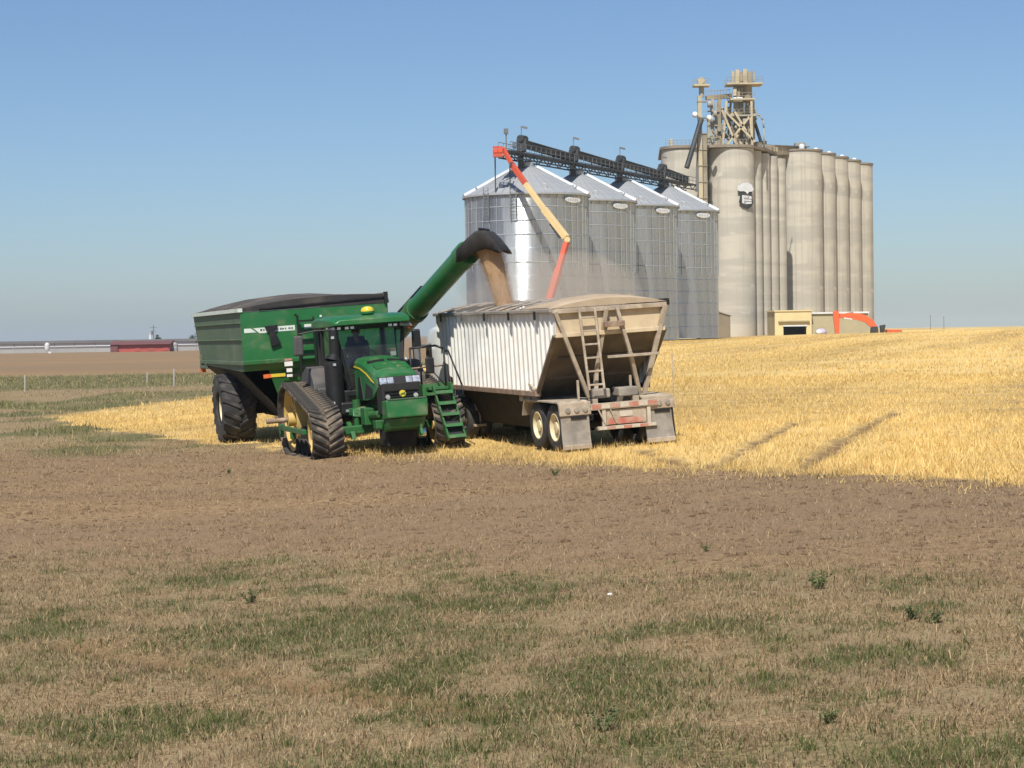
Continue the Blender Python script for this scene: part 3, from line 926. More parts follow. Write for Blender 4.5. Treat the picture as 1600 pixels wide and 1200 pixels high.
rp_me = roof_panel_mesh()
binlab = ['largest and nearest galvanised steel grain bin, first of the row, leftmost', 'second corrugated steel grain bin from the left in the row of four',
          'third corrugated steel grain bin from the left in the row of four', 'fourth steel grain bin from the left, next to the concrete elevator']
for k, (X, Y, zt) in enumerate(BIN):
    root = thing('grain_bin', binlab[k], 'grain bin', (X, Y, 0), 'steel grain bins in a row')
    H = zt
    for j in range(RINGS):
        o = inst('wall_ring', ring_me, root, Matrix.Translation((0, 0, H - RH * (j + 1))) @ Matrix.Rotation(0.02 * j, 4, 'Z'))
    for j in range(NP):
        inst('roof_panel', rp_me, root, Matrix.Translation((0, 0, H)) @ Matrix.Rotation(2 * math.pi * j / NP + 0.03, 4, 'Z'))
    st_ = MB()
    for j in range(44):
        a = 2 * math.pi * (j + 0.5) / 44
        c, s = math.cos(a), math.sin(a)
        st_.bar(((BR + 0.06) * c, (BR + 0.06) * s, H - RH * 5.6), ((BR + 0.06) * c, (BR + 0.06) * s, H - 0.05), 0.045, 0.04)
    setkind(st_.build('stiffener_set', 'stiffener', root), 'stuff')
    hoop = MB()
    for j in (1, 2, 3, 5):
        hoop.lathe([(BR + 0.02, H - RH * j - 0.06), (BR + 0.06, H - RH * j - 0.025), (BR + 0.06, H - RH * j + 0.025), (BR + 0.02, H - RH * j + 0.06)], (0, 0, 0), 'z', 64)
    hoop.build('wind_ring_set', 'stiffener', root)
    MB().lathe([(BR + 0.30, H - 0.26), (BR + 0.34, H - 0.24), (BR + 0.34, H - 0.02), (BR + 0.30, H)], (0, 0, 0), 'z', 72).build('eave_trim', 'galvanised_roof', root, smooth=40)
    MB().lathe([(RT + 0.12, H + RISE - 0.12), (RT + 0.12, H + RISE + 0.45), (RT - 0.25, H + RISE + 0.62), (0, H + RISE + 0.62)], (0, 0, 0), 'z', 28).build('fill_collar', 'galvanised_roof', root, smooth=40)
    # added white strips stand in for the sunlit glint on the roof slopes
    for az in (R(-14), R(192)):
        c, s = math.cos(az), math.sin(az); n_ = Vector((-s, c, 0))
        a = Vector(((BR + 0.3) * c, (BR + 0.3) * s, H + 0.10)); b = Vector(((RT + 0.6) * c, (RT + 0.6) * s, H + RISE - 0.05))
        if az > 1 and k > 0: continue
        MB().bar(a, a.lerp(b, 0.22), 0.95, 0.34).bar(a.lerp(b, 0.25), b, 0.80, 0.30).build('roof_glint_strip', 'roof_glint', root)
    # oval sign high on the wall
    az = R(-44 - 2 * k); c, s = math.cos(az), math.sin(az); tx = Vector((-s, c, 0)); nn = Vector((c, s, 0))
    P = []
    for d in (0.10, 0.16):
        for q in range(20):
            t = 2 * math.pi * q / 20
            P.append(nn * (BR + d) + tx * (1.35 * math.cos(t)) + Vector((0, 0, H - 0.85 + 0.36 * math.sin(t))))
    pl = MB().add(P, [tuple(range(20)), tuple(range(20, 40))[::-1]] + [(q, 20 + q, 20 + (q + 1) % 20, (q + 1) % 20) for q in range(20)])
    pl.build('oval_sign', 'white_panel', root)
    mk = MB()
    for q in range(6):
        u = -0.8 + q * 0.32
        p = nn * (BR + 0.165) + tx * u + Vector((0, 0, H - 0.85)); mk.bar(p - Vector((0, 0, 0.11)), p + Vector((0, 0, 0.11)), 0.16, 0.03)
    mk.build('sign_lettering', 'mid_steel', root)
    # vents on the roof
    for az in (R(-70), R(-120), R(-30)):
        c, s = math.cos(az), math.sin(az); r = 6.3
        z = H + RISE * (1 - (r - RT) / (BR - RT))
        MB().box(r * c - 0.28, r * c + 0.28, r * s - 0.28, r * s + 0.28, z - 0.2, z + 0.45).build('roof_vent', 'galvanised_roof', root, bevel=0.05)
    # side ladder
    if k == 0:
        for az in (R(-102), R(-128)):
            c, s = math.cos(az), math.sin(az); tx = Vector((-s, c, 0)); o = Vector((c, s, 0)) * (BR + 0.45); lad = MB()
            for u in (-0.35, 0.35):
                lad.bar(o + tx * u + Vector((0, 0, H - 3.0)), o + tx * u + Vector((0, 0, H + 0.7)), 0.10, 0.10)
            for q in range(9):
                lad.bar(o - tx * 0.35 + Vector((0, 0, H - 2.9 + 0.4 * q)), o + tx * 0.35 + Vector((0, 0, H - 2.9 + 0.4 * q)), 0.05, 0.05)
            lad.build('ladder', 'mid_steel', root)

# ------------------------------------------------------------------ conveyor gallery above the bins
conv = thing('overhead_conveyor', 'dark steel conveyor and catwalk running over the tops of the bins', 'conveyor', (BIN[0][0], BIN[0][1], 0))
b0 = Vector((BIN[0][0], BIN[0][1], 0)); b3 = Vector((BIN[3][0], BIN[3][1], 0)); cd = (b3 - b0).normalized(); cn = Vector((-cd.y, cd.x, 0))
SP = (b3 - b0).length / 3
zc = 24.75
c_start = at(776, 240, 229); s0 = -6.0; s1 = SP * 3 + 11.0


def cpt(s, u=0.0, z=zc):
    return b0 + cd * s + cn * u + Vector((0, 0, z))


deck = MB(); deck.bar(cpt(s0), cpt(s1), 1.7, 0.22)
wpart(deck, 'catwalk_deck', 'dark_steel', conv)
for u in (-0.8, 0.8):
    tr = MB()
    tr.bar(cpt(s0, u, zc - 0.75), cpt(s1, u, zc - 0.75), 0.16, 0.16)
    nseg = 40
    for k in range(nseg):
        sa = s0 + (s1 - s0) * k / nseg; sb = s0 + (s1 - s0) * (k + 1) / nseg
        tr.bar(cpt(sa, u, zc - 0.75 if k % 2 else zc), cpt(sb, u, zc if k % 2 else zc - 0.75), 0.10, 0.10)
    wpart(tr, 'truss', 'dark_steel', conv)
    rl = MB()
    for k in range(45):
        s = s0 + (s1 - s0) * k / 44
        rl.bar(cpt(s, u), cpt(s, u, zc + 1.1), 0.06, 0.06)
    for h in (0.55, 1.1):
        rl.bar(cpt(s0, u, zc + h), cpt(s1, u, zc + h), 0.06, 0.06)
    wpart(rl, 'guard_rail', 'mid_steel', conv)
for k in range(4):
    s = SP * k
    e = SP * (k + 1) - 0.6 if k < 3 else s1 - 2.0
    hz = zc + 1.25
    wpart(MB().bar(cpt(s - 1.0, 0, hz), cpt(e, 0, hz - 0.62), 0.75, 0.78), 'conveyor_tube', 'dark_steel', conv, bevel=0.05)
    wpart(MB().bar(cpt(s - 1.0, 0, hz + 0.46), cpt(e, 0, hz - 0.16), 0.95, 0.08), 'conveyor_lid', 'mid_steel', conv)
    hd = cpt(s - 1.2, 0, hz + 0.05)
    wpart(MB().box(hd.x - 0.6, hd.x + 0.6, hd.y - 0.6, hd.y + 0.6, hd.z - 1.0, hd.z + 0.5).tube((hd.x - .2, hd.y - .7, hd.z + .55), (hd.x + .5, hd.y + .6, hd.z + .55), 0.45, n=14), 'drive_head', 'dark_steel', conv, bevel=0.06)
    wpart(MB().bar((hd.x - 0.1, hd.y, hd.z - 1.0), (hd.x - 0.1, hd.y, hd.z - 3.1), 0.7, 0.7), 'drop_chute', 'dark_steel', conv)
    wpart(MB().box(hd.x - 1.1, hd.x - 0.65, hd.y - 0.9, hd.y - 0.2, hd.z - 0.6, hd.z + 0.1), 'motor', 'mid_steel', conv, bevel=0.05)
    wpart(MB().tube((hd.x, hd.y, hd.z + 0.5), (hd.x, hd.y, hd.z + 2.1), 0.05, n=6).bar((hd.x, hd.y, hd.z + 2.05), (hd.x + 0.75, hd.y, hd.z + 1.85), 0.3, 0.22), 'lamp_post', 'mid_steel', conv)
    for q in range(3):
        sq = s + SP * (0.3 + 0.22 * q)
        if sq < s1 - 2:
            wpart(MB().bar(cpt(sq, 0), cpt(sq, 0, hz - 0.4 - 0.62 * (0.3 + .22 * q)), 0.14, 0.14), 'support', 'dark_steel', conv)
    px_ = cpt(s + 2.2, 0, zc)
    wpart(MB().bar((px_.x, px_.y, zc - 0.8), (px_.x + 0.3, px_.y - 0.9, zc - 2.6), 0.12, 0.12).bar((px_.x, px_.y + 1, zc - 0.8), (px_.x, px_.y + 1, zc - 2.8), 0.12, 0.12), 'support', 'dark_steel', conv)
ls = cpt(s0 + 0.2, 0)
pole = at(773.5, 245, 229)
wpart(MB().bar((pole.x, 228.6, zc - 0.1), (pole.x, 228.6, zc - 6.6), 0.16, 0.16).bar((pole.x, 228.6, zc - 0.6), cpt(s0 + 1.0, -0.6, zc - 0.6), 0.14, 0.14), 'support_post', 'dark_steel', conv)
q = at(797, 290, 228.3)
wpart(MB().bar((q.x, 228.3, zc - 0.8), (q.x, 228.3, zc - 4.5), 0.14, 0.14), 'support_post', 'dark_steel', conv)
q = at(791, 222, 229)
wpart(MB().bar((q.x, 229, zc), (q.x, 229, zc + 2.4), 0.16, 0.16).box(q.x - 0.28, q.x + 0.28, 228.7, 229.3, zc + 2.0, zc + 2.6), 'lamp_post', 'mid_steel', conv)

# ------------------------------------------------------------------ low buildings by the elevator
ZB = 306.0
yb = thing('scale_house', 'yellow flat-roofed drive-through shed with a dark doorway before the concrete silos', 'shed', (44, ZB, 0))
a = at(1210.5, 487, ZB); b = at(1268, 488, ZB); c = at(1303, 490, ZB + 3)
gb = gz(44, ZB) - 0.4; top = a.z
dx0, dx1 = at(1224, 515, ZB).x, at(1260, 515, ZB).x; dzt = at(1240, 510, ZB).z
fw = MB()
fw.box(a.x, dx0, ZB, ZB + 0.3, gb, top).box(dx1, b.x, ZB, ZB + 0.3, gb, top).box(dx0, dx1, ZB, ZB + 0.3, dzt, top)
wpart(fw, 'front_wall', 'building_yellow', yb)
for x0_, x1_ in ((a.x, a.x + 0.3), (b.x - 0.3, b.x)):
    wpart(MB().box(x0_, x1_, ZB + 0.3, ZB + 9, gb, top), 'side_wall', 'building_drab', yb)
wpart(MB().box(a.x + 0.3, b.x - 0.3, ZB + 8.7, ZB + 9, gb, top), 'back_wall', 'building_drab', yb)
wpart(MB().box(a.x - 0.15, b.x + 0.15, ZB - 0.15, ZB + 9.1, top + 0.003, top + 0.2), 'roof', 'building_yellow', yb)
wpart(MB().box(dx0 - 0.8, dx1 + 0.5, ZB - 0.45, ZB - 0.003, dzt + 0.75, dzt + 0.92), 'door_hood', 'building_drab', yb)
wpart(MB().box(dx0 - 0.1, dx1 + 0.1, ZB - 0.12, ZB - 0.004, dzt + 0.0, dzt + 0.22), 'door_lintel', 'white_panel', yb)
wpart(MB().box(dx0 - 0.2, dx1 + 0.2, ZB + 5.0, ZB + 5.1, gb, dzt + 0.2), 'inner_door', 'dark_opening', yb)
wpart(MB().box(b.x + 0.003, c.x + 5.2, ZB + 1.5, ZB + 9, gb, top - 0.45), 'wing_wall', 'building_drab', yb)
wpart(MB().box(b.x + 0.003, c.x + 5.3, ZB + 1.2, ZB + 9.2, top - 0.447, top - 0.18), 'wing_roof', 'white_panel', yb)
sh = thing('lean_to_shed', 'small brown lean-to shed between the last steel bin and elevator', 'shed', (33, 290, 0))
a = at(1123, 486, 300); b = at(1141, 494, 300)
wpart(MB().prism([(a.x - 3, gb - 0.2), (b.x, gb - 0.2), (b.x, b.z), (a.x, a.z), (a.x - 3, a.z + 0.6)], 'y', 300, 306), 'wall', 'shed_brown', sh)
wpart(MB().bar((a.x - 3, 303, a.z + 0.72), (b.x + 0.2, 303, b.z + 0.06), 6.3, 0.1), 'roof', 'roof_edge', sh)
wb = at(1283, 524, 300)
ws = MB().ball((0, 0, 0.3), 0.62, 14, 8, (1.5, 1.0, 0.95))
o = ws.build('covered_bale', 'purple_sheet', smooth=True); o.location = (wb.x, 300, gz(wb.x, 300)); tag(o, 'small pale purple and white rounded bundle before the yellow shed', 'bale')
o2 = MB().ball((-0.35, -0.30, 0.30), 0.45, 12, 8, (1.2, 0.9, 0.9)).build('white_cover', 'white_panel', o, smooth=True)

# ------------------------------------------------------------------ far buildings on the left
ZF = 490.0
ls_ = thing('long_barn', 'very long low white and grey barn on the far horizon at left', 'barn', (-100, ZF, 0))
xa, xb = at(-120, 540, ZF).x, at(322, 540, ZF).x
for nm, z0, z1, m, dep in (('lower_wall', 0.0, 1.0, 'far_grey', 0.0), ('wall_band', 1.0, 1.5, 'far_dark', 0.06), ('upper_wall', 1.5, 2.35, 'far_white', 0.0), ('roof', 2.35, 3.05, 'far_dark', -0.5)):
    wpart(MB().box(xa, xb, ZF + dep, ZF + 14 - dep, z0, z1 - 0.003), nm, m, ls_)
for k in range(14):
    x = xa + (xb - xa) * (k + 0.5) / 14
    wpart(MB().box(x - 0.08, x + 0.08, ZF - 0.10, ZF - 0.02, 0, 2.3), 'wall_post', 'far_grey', ls_)
ZR = 472.0
rb = thing('red_barn', 'low red barn with a dark red roof, far left before the long barn', 'barn', (-91, ZR, 0))
xa, xb = at(173, 540, ZR).x, at(265, 540, ZR).x
zt = at(220, 536, ZR).z
wpart(MB().box(xa + 1.8, xb, ZR, ZR + 8, 0, zt - 0.35), 'wall', 'barn_red', rb)
wpart(MB().box(xa, xa + 1.797, ZR - 0.5, ZR + 8, 0, zt - 0.35), 'end_wall', 'barn_roof', rb)
wpart(MB().prism([(ZR - 0.8, zt - 0.347), (ZR + 8.4, zt - 0.347), (ZR + 4, zt + 0.55)], 'x', xa - 0.3, xb + 0.3), 'roof', 'barn_roof', rb)
for k in range(3):
    x = xa + 6 + 3.4 * k
    wpart(MB().box(x, x + 1.3, ZR - 0.08, ZR - 0.004, 0.2, zt - 0.9), 'door', 'barn_red', rb)
wt = thing('white_hopper', 'small white hopper tank standing left of the red barn', 'tank', (-113, 468, 0))
q = at(74, 552, 468)
wpart(MB().lathe([(0.15, 0.2), (0.5, 0.8), (0.62, 1.2), (0.62, 2.2), (0.2, 2.6), (0, 2.6)], (q.x, 468, 0), 'z', 16), 'tank_body', 'far_white', wt, smooth=40)
wpart(MB().bar((q.x, 468, 0.5), (q.x + 0.9, 468, 0), 0.35, 0.35), 'tank_chute', 'far_white', wt)
sg = thing('grey_tank', 'pale grey tank at the right end of the red barn', 'tank', (-82, 476, 0))
q = at(272, 545, 476)
wpart(MB().lathe([(1.0, 0), (1.0, 1.7), (0.4, 2.2), (0, 2.2)], (q.x, 476, 0), 'z', 18), 'tank_body', 'far_grey', sg, smooth=40)
wpart(MB().lathe([(1.05, 0.8), (1.05, 0.95)], (q.x, 476, 0), 'z', 18), 'tank_band', 'far_white', sg)
vs_ = thing('white_silo', 'thin white upright silo beside the utility pole on horizon', 'silo', (-98, 530, 0))
q = at(235, 525, 530)
wpart(MB().lathe([(0.42, 0), (0.42, 4.3)], (q.x, 530, 0), 'z', 14), 'silo_body', 'far_white', vs_, smooth=40)
wpart(MB().lathe([(0.46, 4.3), (0, 4.9)], (q.x, 530, 0), 'z', 14), 'silo_roof', 'far_grey', vs_)
up = thing('utility_pole', 'utility pole with crossarm on the horizon above the red barn', 'utility pole', (-98, 525, 0))
q = at(239.5, 508, 525)
wpart(MB().tube((q.x, 525, 0), (q.x, 525, q.z), 0.14, 0.10, n=8), 'pole', 'far_dark', up)
wpart(MB().bar((q.x - 0.9, 525, q.z - 0.7), (q.x + 0.9, 525, q.z - 0.7), 0.14, 0.14), 'crossarm', 'far_dark', up)
wpart(MB().bar((q.x - 0.6, 525, q.z - 1.6), (q.x + 0.6, 525, q.z - 1.6), 0.14, 0.14).tube((q.x - 0.35, 524.8, q.z - 2.6), (q.x - 0.35, 524.8, q.z - 1.7), 0.25, n=10), 'transformer', 'far_dark', up)
for (px, py, hh, lab) in ((39, 613, 1.0, 'pale fence post standing in green weeds at far left'), (272, 603, 1.05, 'pale fence post close behind the left side of the cart'), (230, 598, 0.7, 'short faded fence post left of the taller one behind the cart')):
    x, y = gpt(px, py)
    t = thing('fence_post', lab, 'fence post', (x, y, gz(x, y)), 'fence posts in the left field')
    MB().tube((0, 0, -0.1), (0.02, 0, hh * 0.92), 0.055, 0.05, n=8).build('post', 'post_wood', t, smooth=40)
    MB().tube((0.02, 0, hh * 0.92), (0.02, 0, hh), 0.055, 0.03, n=8).build('post_top', 'post_wood', t)
for (px, hh, lab) in ((1454, 2.9, 'left of two thin poles on the right horizon'), (1475, 2.6, 'right of two thin poles on the right horizon')):
    q = at(px, 520, 420)
    t = thing('survey_pole', lab, 'pole', (q.x, 420, gz(q.x, 420)), 'thin poles on the right horizon')
    MB().tube((0, 0, 0), (0, 0, hh), 0.06, n=6).build('shaft', 'far_dark', t)
    MB().tube((0, 0, hh), (0, 0, hh + 0.2), 0.09, n=6).build('shaft_cap', 'far_dark', t)


# leaf helper used by trees, weeds and grass
def np_color(me, cols):
    a = me.color_attributes.new('col', 'FLOAT_COLOR', 'POINT')
    a.data.foreach_set('color', np.concatenate([cols, np.ones((len(cols), 1))], 1).astype(np.float32).ravel())


def leaf_material():
    m = bpy.data.materials.new('plant_fibre'); m.use_nodes = True
    N = m.node_tree.nodes; L = m.node_tree.links; b = N['Principled BSDF']
    a = N.new('ShaderNodeAttribute'); a.attribute_name = 'col'
    b.inputs['Roughness'].default_value = 0.75; b.inputs['Specular IOR Level'].default_value = 0.25
    L.new(a.outputs['Color'], b.inputs['Base Color'])
    tr = N.new('ShaderNodeBsdfTranslucent'); L.new(a.outputs['Color'], tr.inputs['Color'])
    x = N.new('ShaderNodeMixShader'); x.inputs[0].default_value = 0.25
    L.new(b.outputs[0], x.inputs[1]); L.new(tr.outputs[0], x.inputs[2]); L.new(x.outputs[0], N['Material Output'].inputs['Surface'])
    M['plant'] = m


leaf_material()


def crown(name, n, cx, cz, rx, rz, size, c0, c1, parent):
    r_ = np.random.default_rng(n)
    nb = 14
    cen = np.stack([r_.normal(0, rx * 0.45, nb), r_.normal(0, rx * 0.45, nb), cz + r_.uniform(-0.7, 0.8, nb) * rz], -1)
    w = r_.integers(0, nb, n)
    p = cen[w] + r_.normal(0, rx * 0.22, (n, 3))
    v = r_.normal(0, 1, (n, 3, 3)) * size
    co = (p[:, None, :] + v).reshape(-1, 3)
    col = np.asarray(c0) + (np.asarray(c1) - np.asarray(c0)) * r_.uniform(0, 1, (n, 1))
    me = np_mesh(name, co, np.arange(3 * n), np.arange(0, 3 * n, 3)); np_color(me, np.repeat(col, 3, 0))
    return link(name, me, 'plant', parent)


for k, (px, Y, hh, rx, lab) in enumerate(((303, 700, 4.2, 1.5, 'leftmost tree of the hazy clump behind the cart'), (313, 690, 5.6, 2.2, 'middle tree of the hazy clump behind the cart'), (325, 705, 6.0, 2.2, 'right tree of the clump, mostly hidden by the cart'), (247, 640, 4.6, 0.9, 'small dark tree on the horizon right of the utility pole'))):
    q = at(px, 530, Y)
    t = thing('tree', lab, 'tree', (q.x, Y, gz(q.x, Y)), 'far trees on the horizon')
    MB().tube((0, 0, -0.2), (0.1, 0, hh * 0.45), 0.22, 0.12, n=8).tube((0.05, 0, hh * 0.35), (0.6, 0.2, hh * 0.7), 0.1, 0.04, n=6).tube((0.05, 0, hh * 0.35), (-0.5, 0.2, hh * 0.75), 0.1, 0.04, n=6).build('trunk', 'bark', t, smooth=True)
    crown('crown', 900 + k, 0, hh * 0.62, rx, hh * 0.36, 0.16, (0.05, 0.075, 0.04), (0.10, 0.13, 0.07), t)

# ------------------------------------------------------------------ machines: shared bits
def disc_wheel(mb, r, w, c, seg=36, dish=0.4):
    """a pressed steel wheel about the y axis, centre c, radius r, width w"""
    h = w / 2
    prof = [(r, -h), (r * 0.93, -h), (r * 0.88, -h * 0.5), (r * 0.80, -h * 0.35), (r * 0.55, -h * dish), (r * 0.34, -h * dish - 0.04), (r * 0.30, -h * dish - 0.10), (0.0, -h * dish - 0.10)]
    mb.lathe(prof, c, 'y', seg)
    prof2 = [(a, -b) for a, b in prof]
    mb.lathe(prof2, c, 'y', seg)
    mb.lathe([(r, -h), (r, h)], c, 'y', seg)
    return mb


def bolts(mb, r, n, c, y, br=0.022):
    for k in range(n):
        a = 2 * math.pi * k / n
        p = Vector((c[0] + r * math.cos(a), y, c[2] + r * math.sin(a)))
        mb.tube(p, p + Vector((0, math.copysign(0.04, y - c[1]), 0)), br, n=6)
    return mb


def tyre(mb, r, w, c, r_in, seg=40):
    h = w / 2
    prof = [(r_in, -h * 0.80), (r_in * 1.06, -h * 0.94), ((r + r_in) / 2, -h), (r * 0.93, -h * 0.96), (r * 0.985, -h * 0.82), (r, -h * 0.5), (r * 1.005, 0),
            (r, h * 0.5), (r * 0.985, h * 0.82), (r * 0.93, h * 0.96), ((r + r_in) / 2, h), (r_in * 1.06, h * 0.94), (r_in, h * 0.80)]
    return mb.lathe(prof, c, 'y', seg)


def hull2d(pts):
    pts = sorted(set((round(a, 5), round(b, 5)) for a, b in pts))

    def half(it):
        o = []
        for p in it:
            while len(o) >= 2 and (o[-1][0] - o[-2][0]) * (p[1] - o[-2][1]) - (o[-1][1] - o[-2][1]) * (p[0] - o[-2][0]) <= 0:
                o.pop()
            o.append(p)
        return o
    a = half(pts); b = half(pts[::-1])
    return a[:-1] + b[:-1]


def resample(loop, n):
    P = np.array(loop + [loop[0]]); d = np.hypot(*(P[1:] - P[:-1]).T); s = np.concatenate([[0], np.cumsum(d)])
    t = np.linspace(0, s[-1], n, endpoint=False)
    return np.stack([np.interp(t, s, P[:, 0]), np.interp(t, s, P[:, 1])], -1), s[-1]


# ------------------------------------------------------------------ tractor
HX, HY = math.sin(R(18)), -math.cos(R(18))           # heading: towards the camera and to the right
trac = thing('tracked_tractor', 'green farm tractor on rubber tracks with yellow wheels, towing the cart', 'tractor')
TX, TY = -3.66, 47.60
TM = place(trac, TX, TY, HX, HY, span=1.5)

R1, R2, WB = 0.86, 0.59, 2.55
circ = [(R1 * math.cos(t), R1 + R1 * math.sin(t)) for t in np.linspace(0, 2 * math.pi, 64)] + [(WB + R2 * math.cos(t), R2 + R2 * math.sin(t)) for t in np.linspace(0, 2 * math.pi, 64)]
loop, per = resample(hull2d(circ), 120)
TW = 0.74
lug_n = 54
lug_me = []
for sg in (-1, 1):
    mb = MB()
    # a bar that runs from the belt centre to its edge, swept backwards
    a = Vector((0.09, 0.02 * sg, 0.0)); b = Vector((-0.10, sg * TW * 0.49, 0.0))
    mb.hexa([(a.x - 0.045, a.y, -0.01), (a.x + 0.045, a.y, -0.01), (b.x + 0.045, b.y, -0.01), (b.x - 0.045, b.y, -0.01),
             (a.x - 0.028, a.y, 0.055), (a.x + 0.028, a.y, 0.055), (b.x + 0.028, b.y, 0.055), (b.x - 0.028, b.y, 0.055)])
    m_ = mb.mesh('tread_lug'); m_.materials.append(M['rubber_dusty']); lug_me.append(m_)
lp, _ = resample([tuple(p) for p in loop], lug_n)
for s in (-1, 1):
    yc = -1.60 if s < 0 else 1.33
    nrm = np.roll(loop, -1, 0) - np.roll(loop, 1, 0); nrm /= np.linalg.norm(nrm, axis=1)[:, None]
    out = np.stack([nrm[:, 1], -nrm[:, 0]], -1)
    belt = MB(); secs = []
    for (x, z), (ox, oz) in zip(loop, out):
        secs.append([(x, yc - TW / 2, z), (x, yc + TW / 2, z), (x - ox * 0.05, yc + TW / 2, z - oz * 0.05), (x - ox * 0.05, yc - TW / 2, z - oz * 0.05)])
    secs.append(secs[0])
    belt.loft(secs, caps=False)
    bo = belt.build('track_belt', 'rubber_dusty', trac, smooth=35)
    nl = np.roll(lp, -1, 0) - np.roll(lp, 1, 0); nl /= np.linalg.norm(nl, axis=1)[:, None]
    for k in range(lug_n):
        x, z = lp[k]; tx, tz = nl[k]; ox, oz = tz, -tx
        for q, off in ((0, 0.0), (1, 0.5)):
            # the belt runs: tangent (counter-clockwise), outward normal
            mtx = Matrix(((-tx, 0, ox, x), (0, 1, 0, yc), (-tz, 0, oz, z), (0, 0, 0, 1)))
            if off:
                j = (k + 1) % lug_n; x2, z2 = (lp[k] + lp[j]) / 2
                dx_, dz_ = lp[j] - lp[k]
                mtx = Matrix(((-tx, 0, ox, x2), (0, 1, 0, yc), (-tz, 0, oz, z2), (0, 0, 0, 1)))
            inst('tread_lug', lug_me[q], bo, mtx)
    rw, hw_ = R1 - 0.07, TW * 0.31
    dw = MB().lathe([(rw, -hw_), (rw * 0.93, -hw_), (rw * 0.84, -hw_ * 0.45), (rw * 0.80, 0), (rw * 0.84, hw_ * 0.45), (rw * 0.93, hw_), (rw, hw_), (rw, -hw_)], (0, yc, R1), 'y', 48).build('drive_wheel', 'yellow_wheel', trac, smooth=35)
    MB().lathe([(0.33, -0.09), (0.0, -0.10)], (0, yc, R1), 'y', 28).lathe([(0.33, 0.09), (0.0, 0.10)], (0, yc, R1), 'y', 28).lathe([(0.33, -0.09), (0.33, 0.09)], (0, yc, R1), 'y', 28).build('wheel_disc', 'yellow_wheel', dw, smooth=35)
    MB().lathe([(rw * 0.79, 0.0), (0.2, 0.0)], (0, yc - s * 0.16, R1), 'y', 36).build('dark_backing', 'shaded_underside', dw)  # dark disc set behind the spokes so the wheel's inside reads dark
    hb = MB().tube((0, yc - 0.30, R1), (0, yc + 0.30, R1), 0.17, n=18)
    bolts(hb, 0.27, 10, (0, yc, R1), yc - 0.10); bolts(hb, 0.27, 10, (0, yc, R1), yc + 0.10)
    hb.build('hub', 'yellow_wheel', dw, smooth=35)
    sp_ = MB()
    for k in range(8):
        a = 2 * math.pi * k / 8
        p0 = Vector((0.30 * math.cos(a), yc + s * 0.12, R1 + 0.30 * math.sin(a))); p1 = Vector((0.66 * math.cos(a), yc + s * 0.06, R1 + 0.66 * math.sin(a)))
        p0.y = yc + s * 0.05
        sp_.bar(p0, p1, 0.06, 0.17, (-math.sin(a), 0, math.cos(a)))
    sp_.build('spoke_set', 'yellow_wheel', dw)
    iw_ = disc_wheel(MB(), R2 - 0.07, TW * 0.66, (WB, yc, R2), 32).build('idler_wheel', 'yellow_wheel', trac, smooth=35)
    bolts(MB().tube((WB, yc - 0.28, R2), (WB, yc + 0.28, R2), 0.11, n=14), 0.19, 8, (WB, yc, R2), yc + s * 0.12).build('hub', 'yellow_wheel', iw_, smooth=35)
    for rx in (0.78, 1.28, 1.78):
        rr = disc_wheel(MB(), 0.19, TW * 0.7, (rx, yc, 0.245), 20).build('mid_roller', 'rubber', trac, smooth=35)
    uf = MB().box(-0.35, 2.45, yc + s * 0.40 - 0.045, yc + s * 0.40 + 0.045, 0.60, 0.72).box(0.9, 1.1, yc + s * 0.40 - 0.05, yc + s * 0.40 + 0.05, 0.44, 0.60)
    uf.box(-0.42, -0.30, yc + s * 0.40 - 0.05, yc + s * 0.40 + 0.05, 0.42, 0.74)
    uf.build('undercarriage_frame', 'green_cast', trac, bevel=0.015)
    MB().box(0.6, 2.2, yc - 0.14, yc + 0.14, 0.36, 0.70).build('undercarriage_beam', 'shaded_underside', trac, bevel=0.02)
    MB().tube((0, s * 0.45, R1), (0, s * (2.42 if s < 0 else 2.05), R1), 0.062, n=14).build('axle_bar', 'rusty_rail', trac, smooth=35)
    MB().tube((0, s * 0.30, R1), (0, s * 0.95, R1), 0.22, 0.16, n=16).build('axle_housing', 'green_cast', trac, smooth=35)
    MB().bar((WB - 0.2, s * 0.35, 0.62), (WB - 0.2, yc, 0.60), 0.24, 0.20).build('front_crossmember', 'green_cast', trac, bevel=0.03)

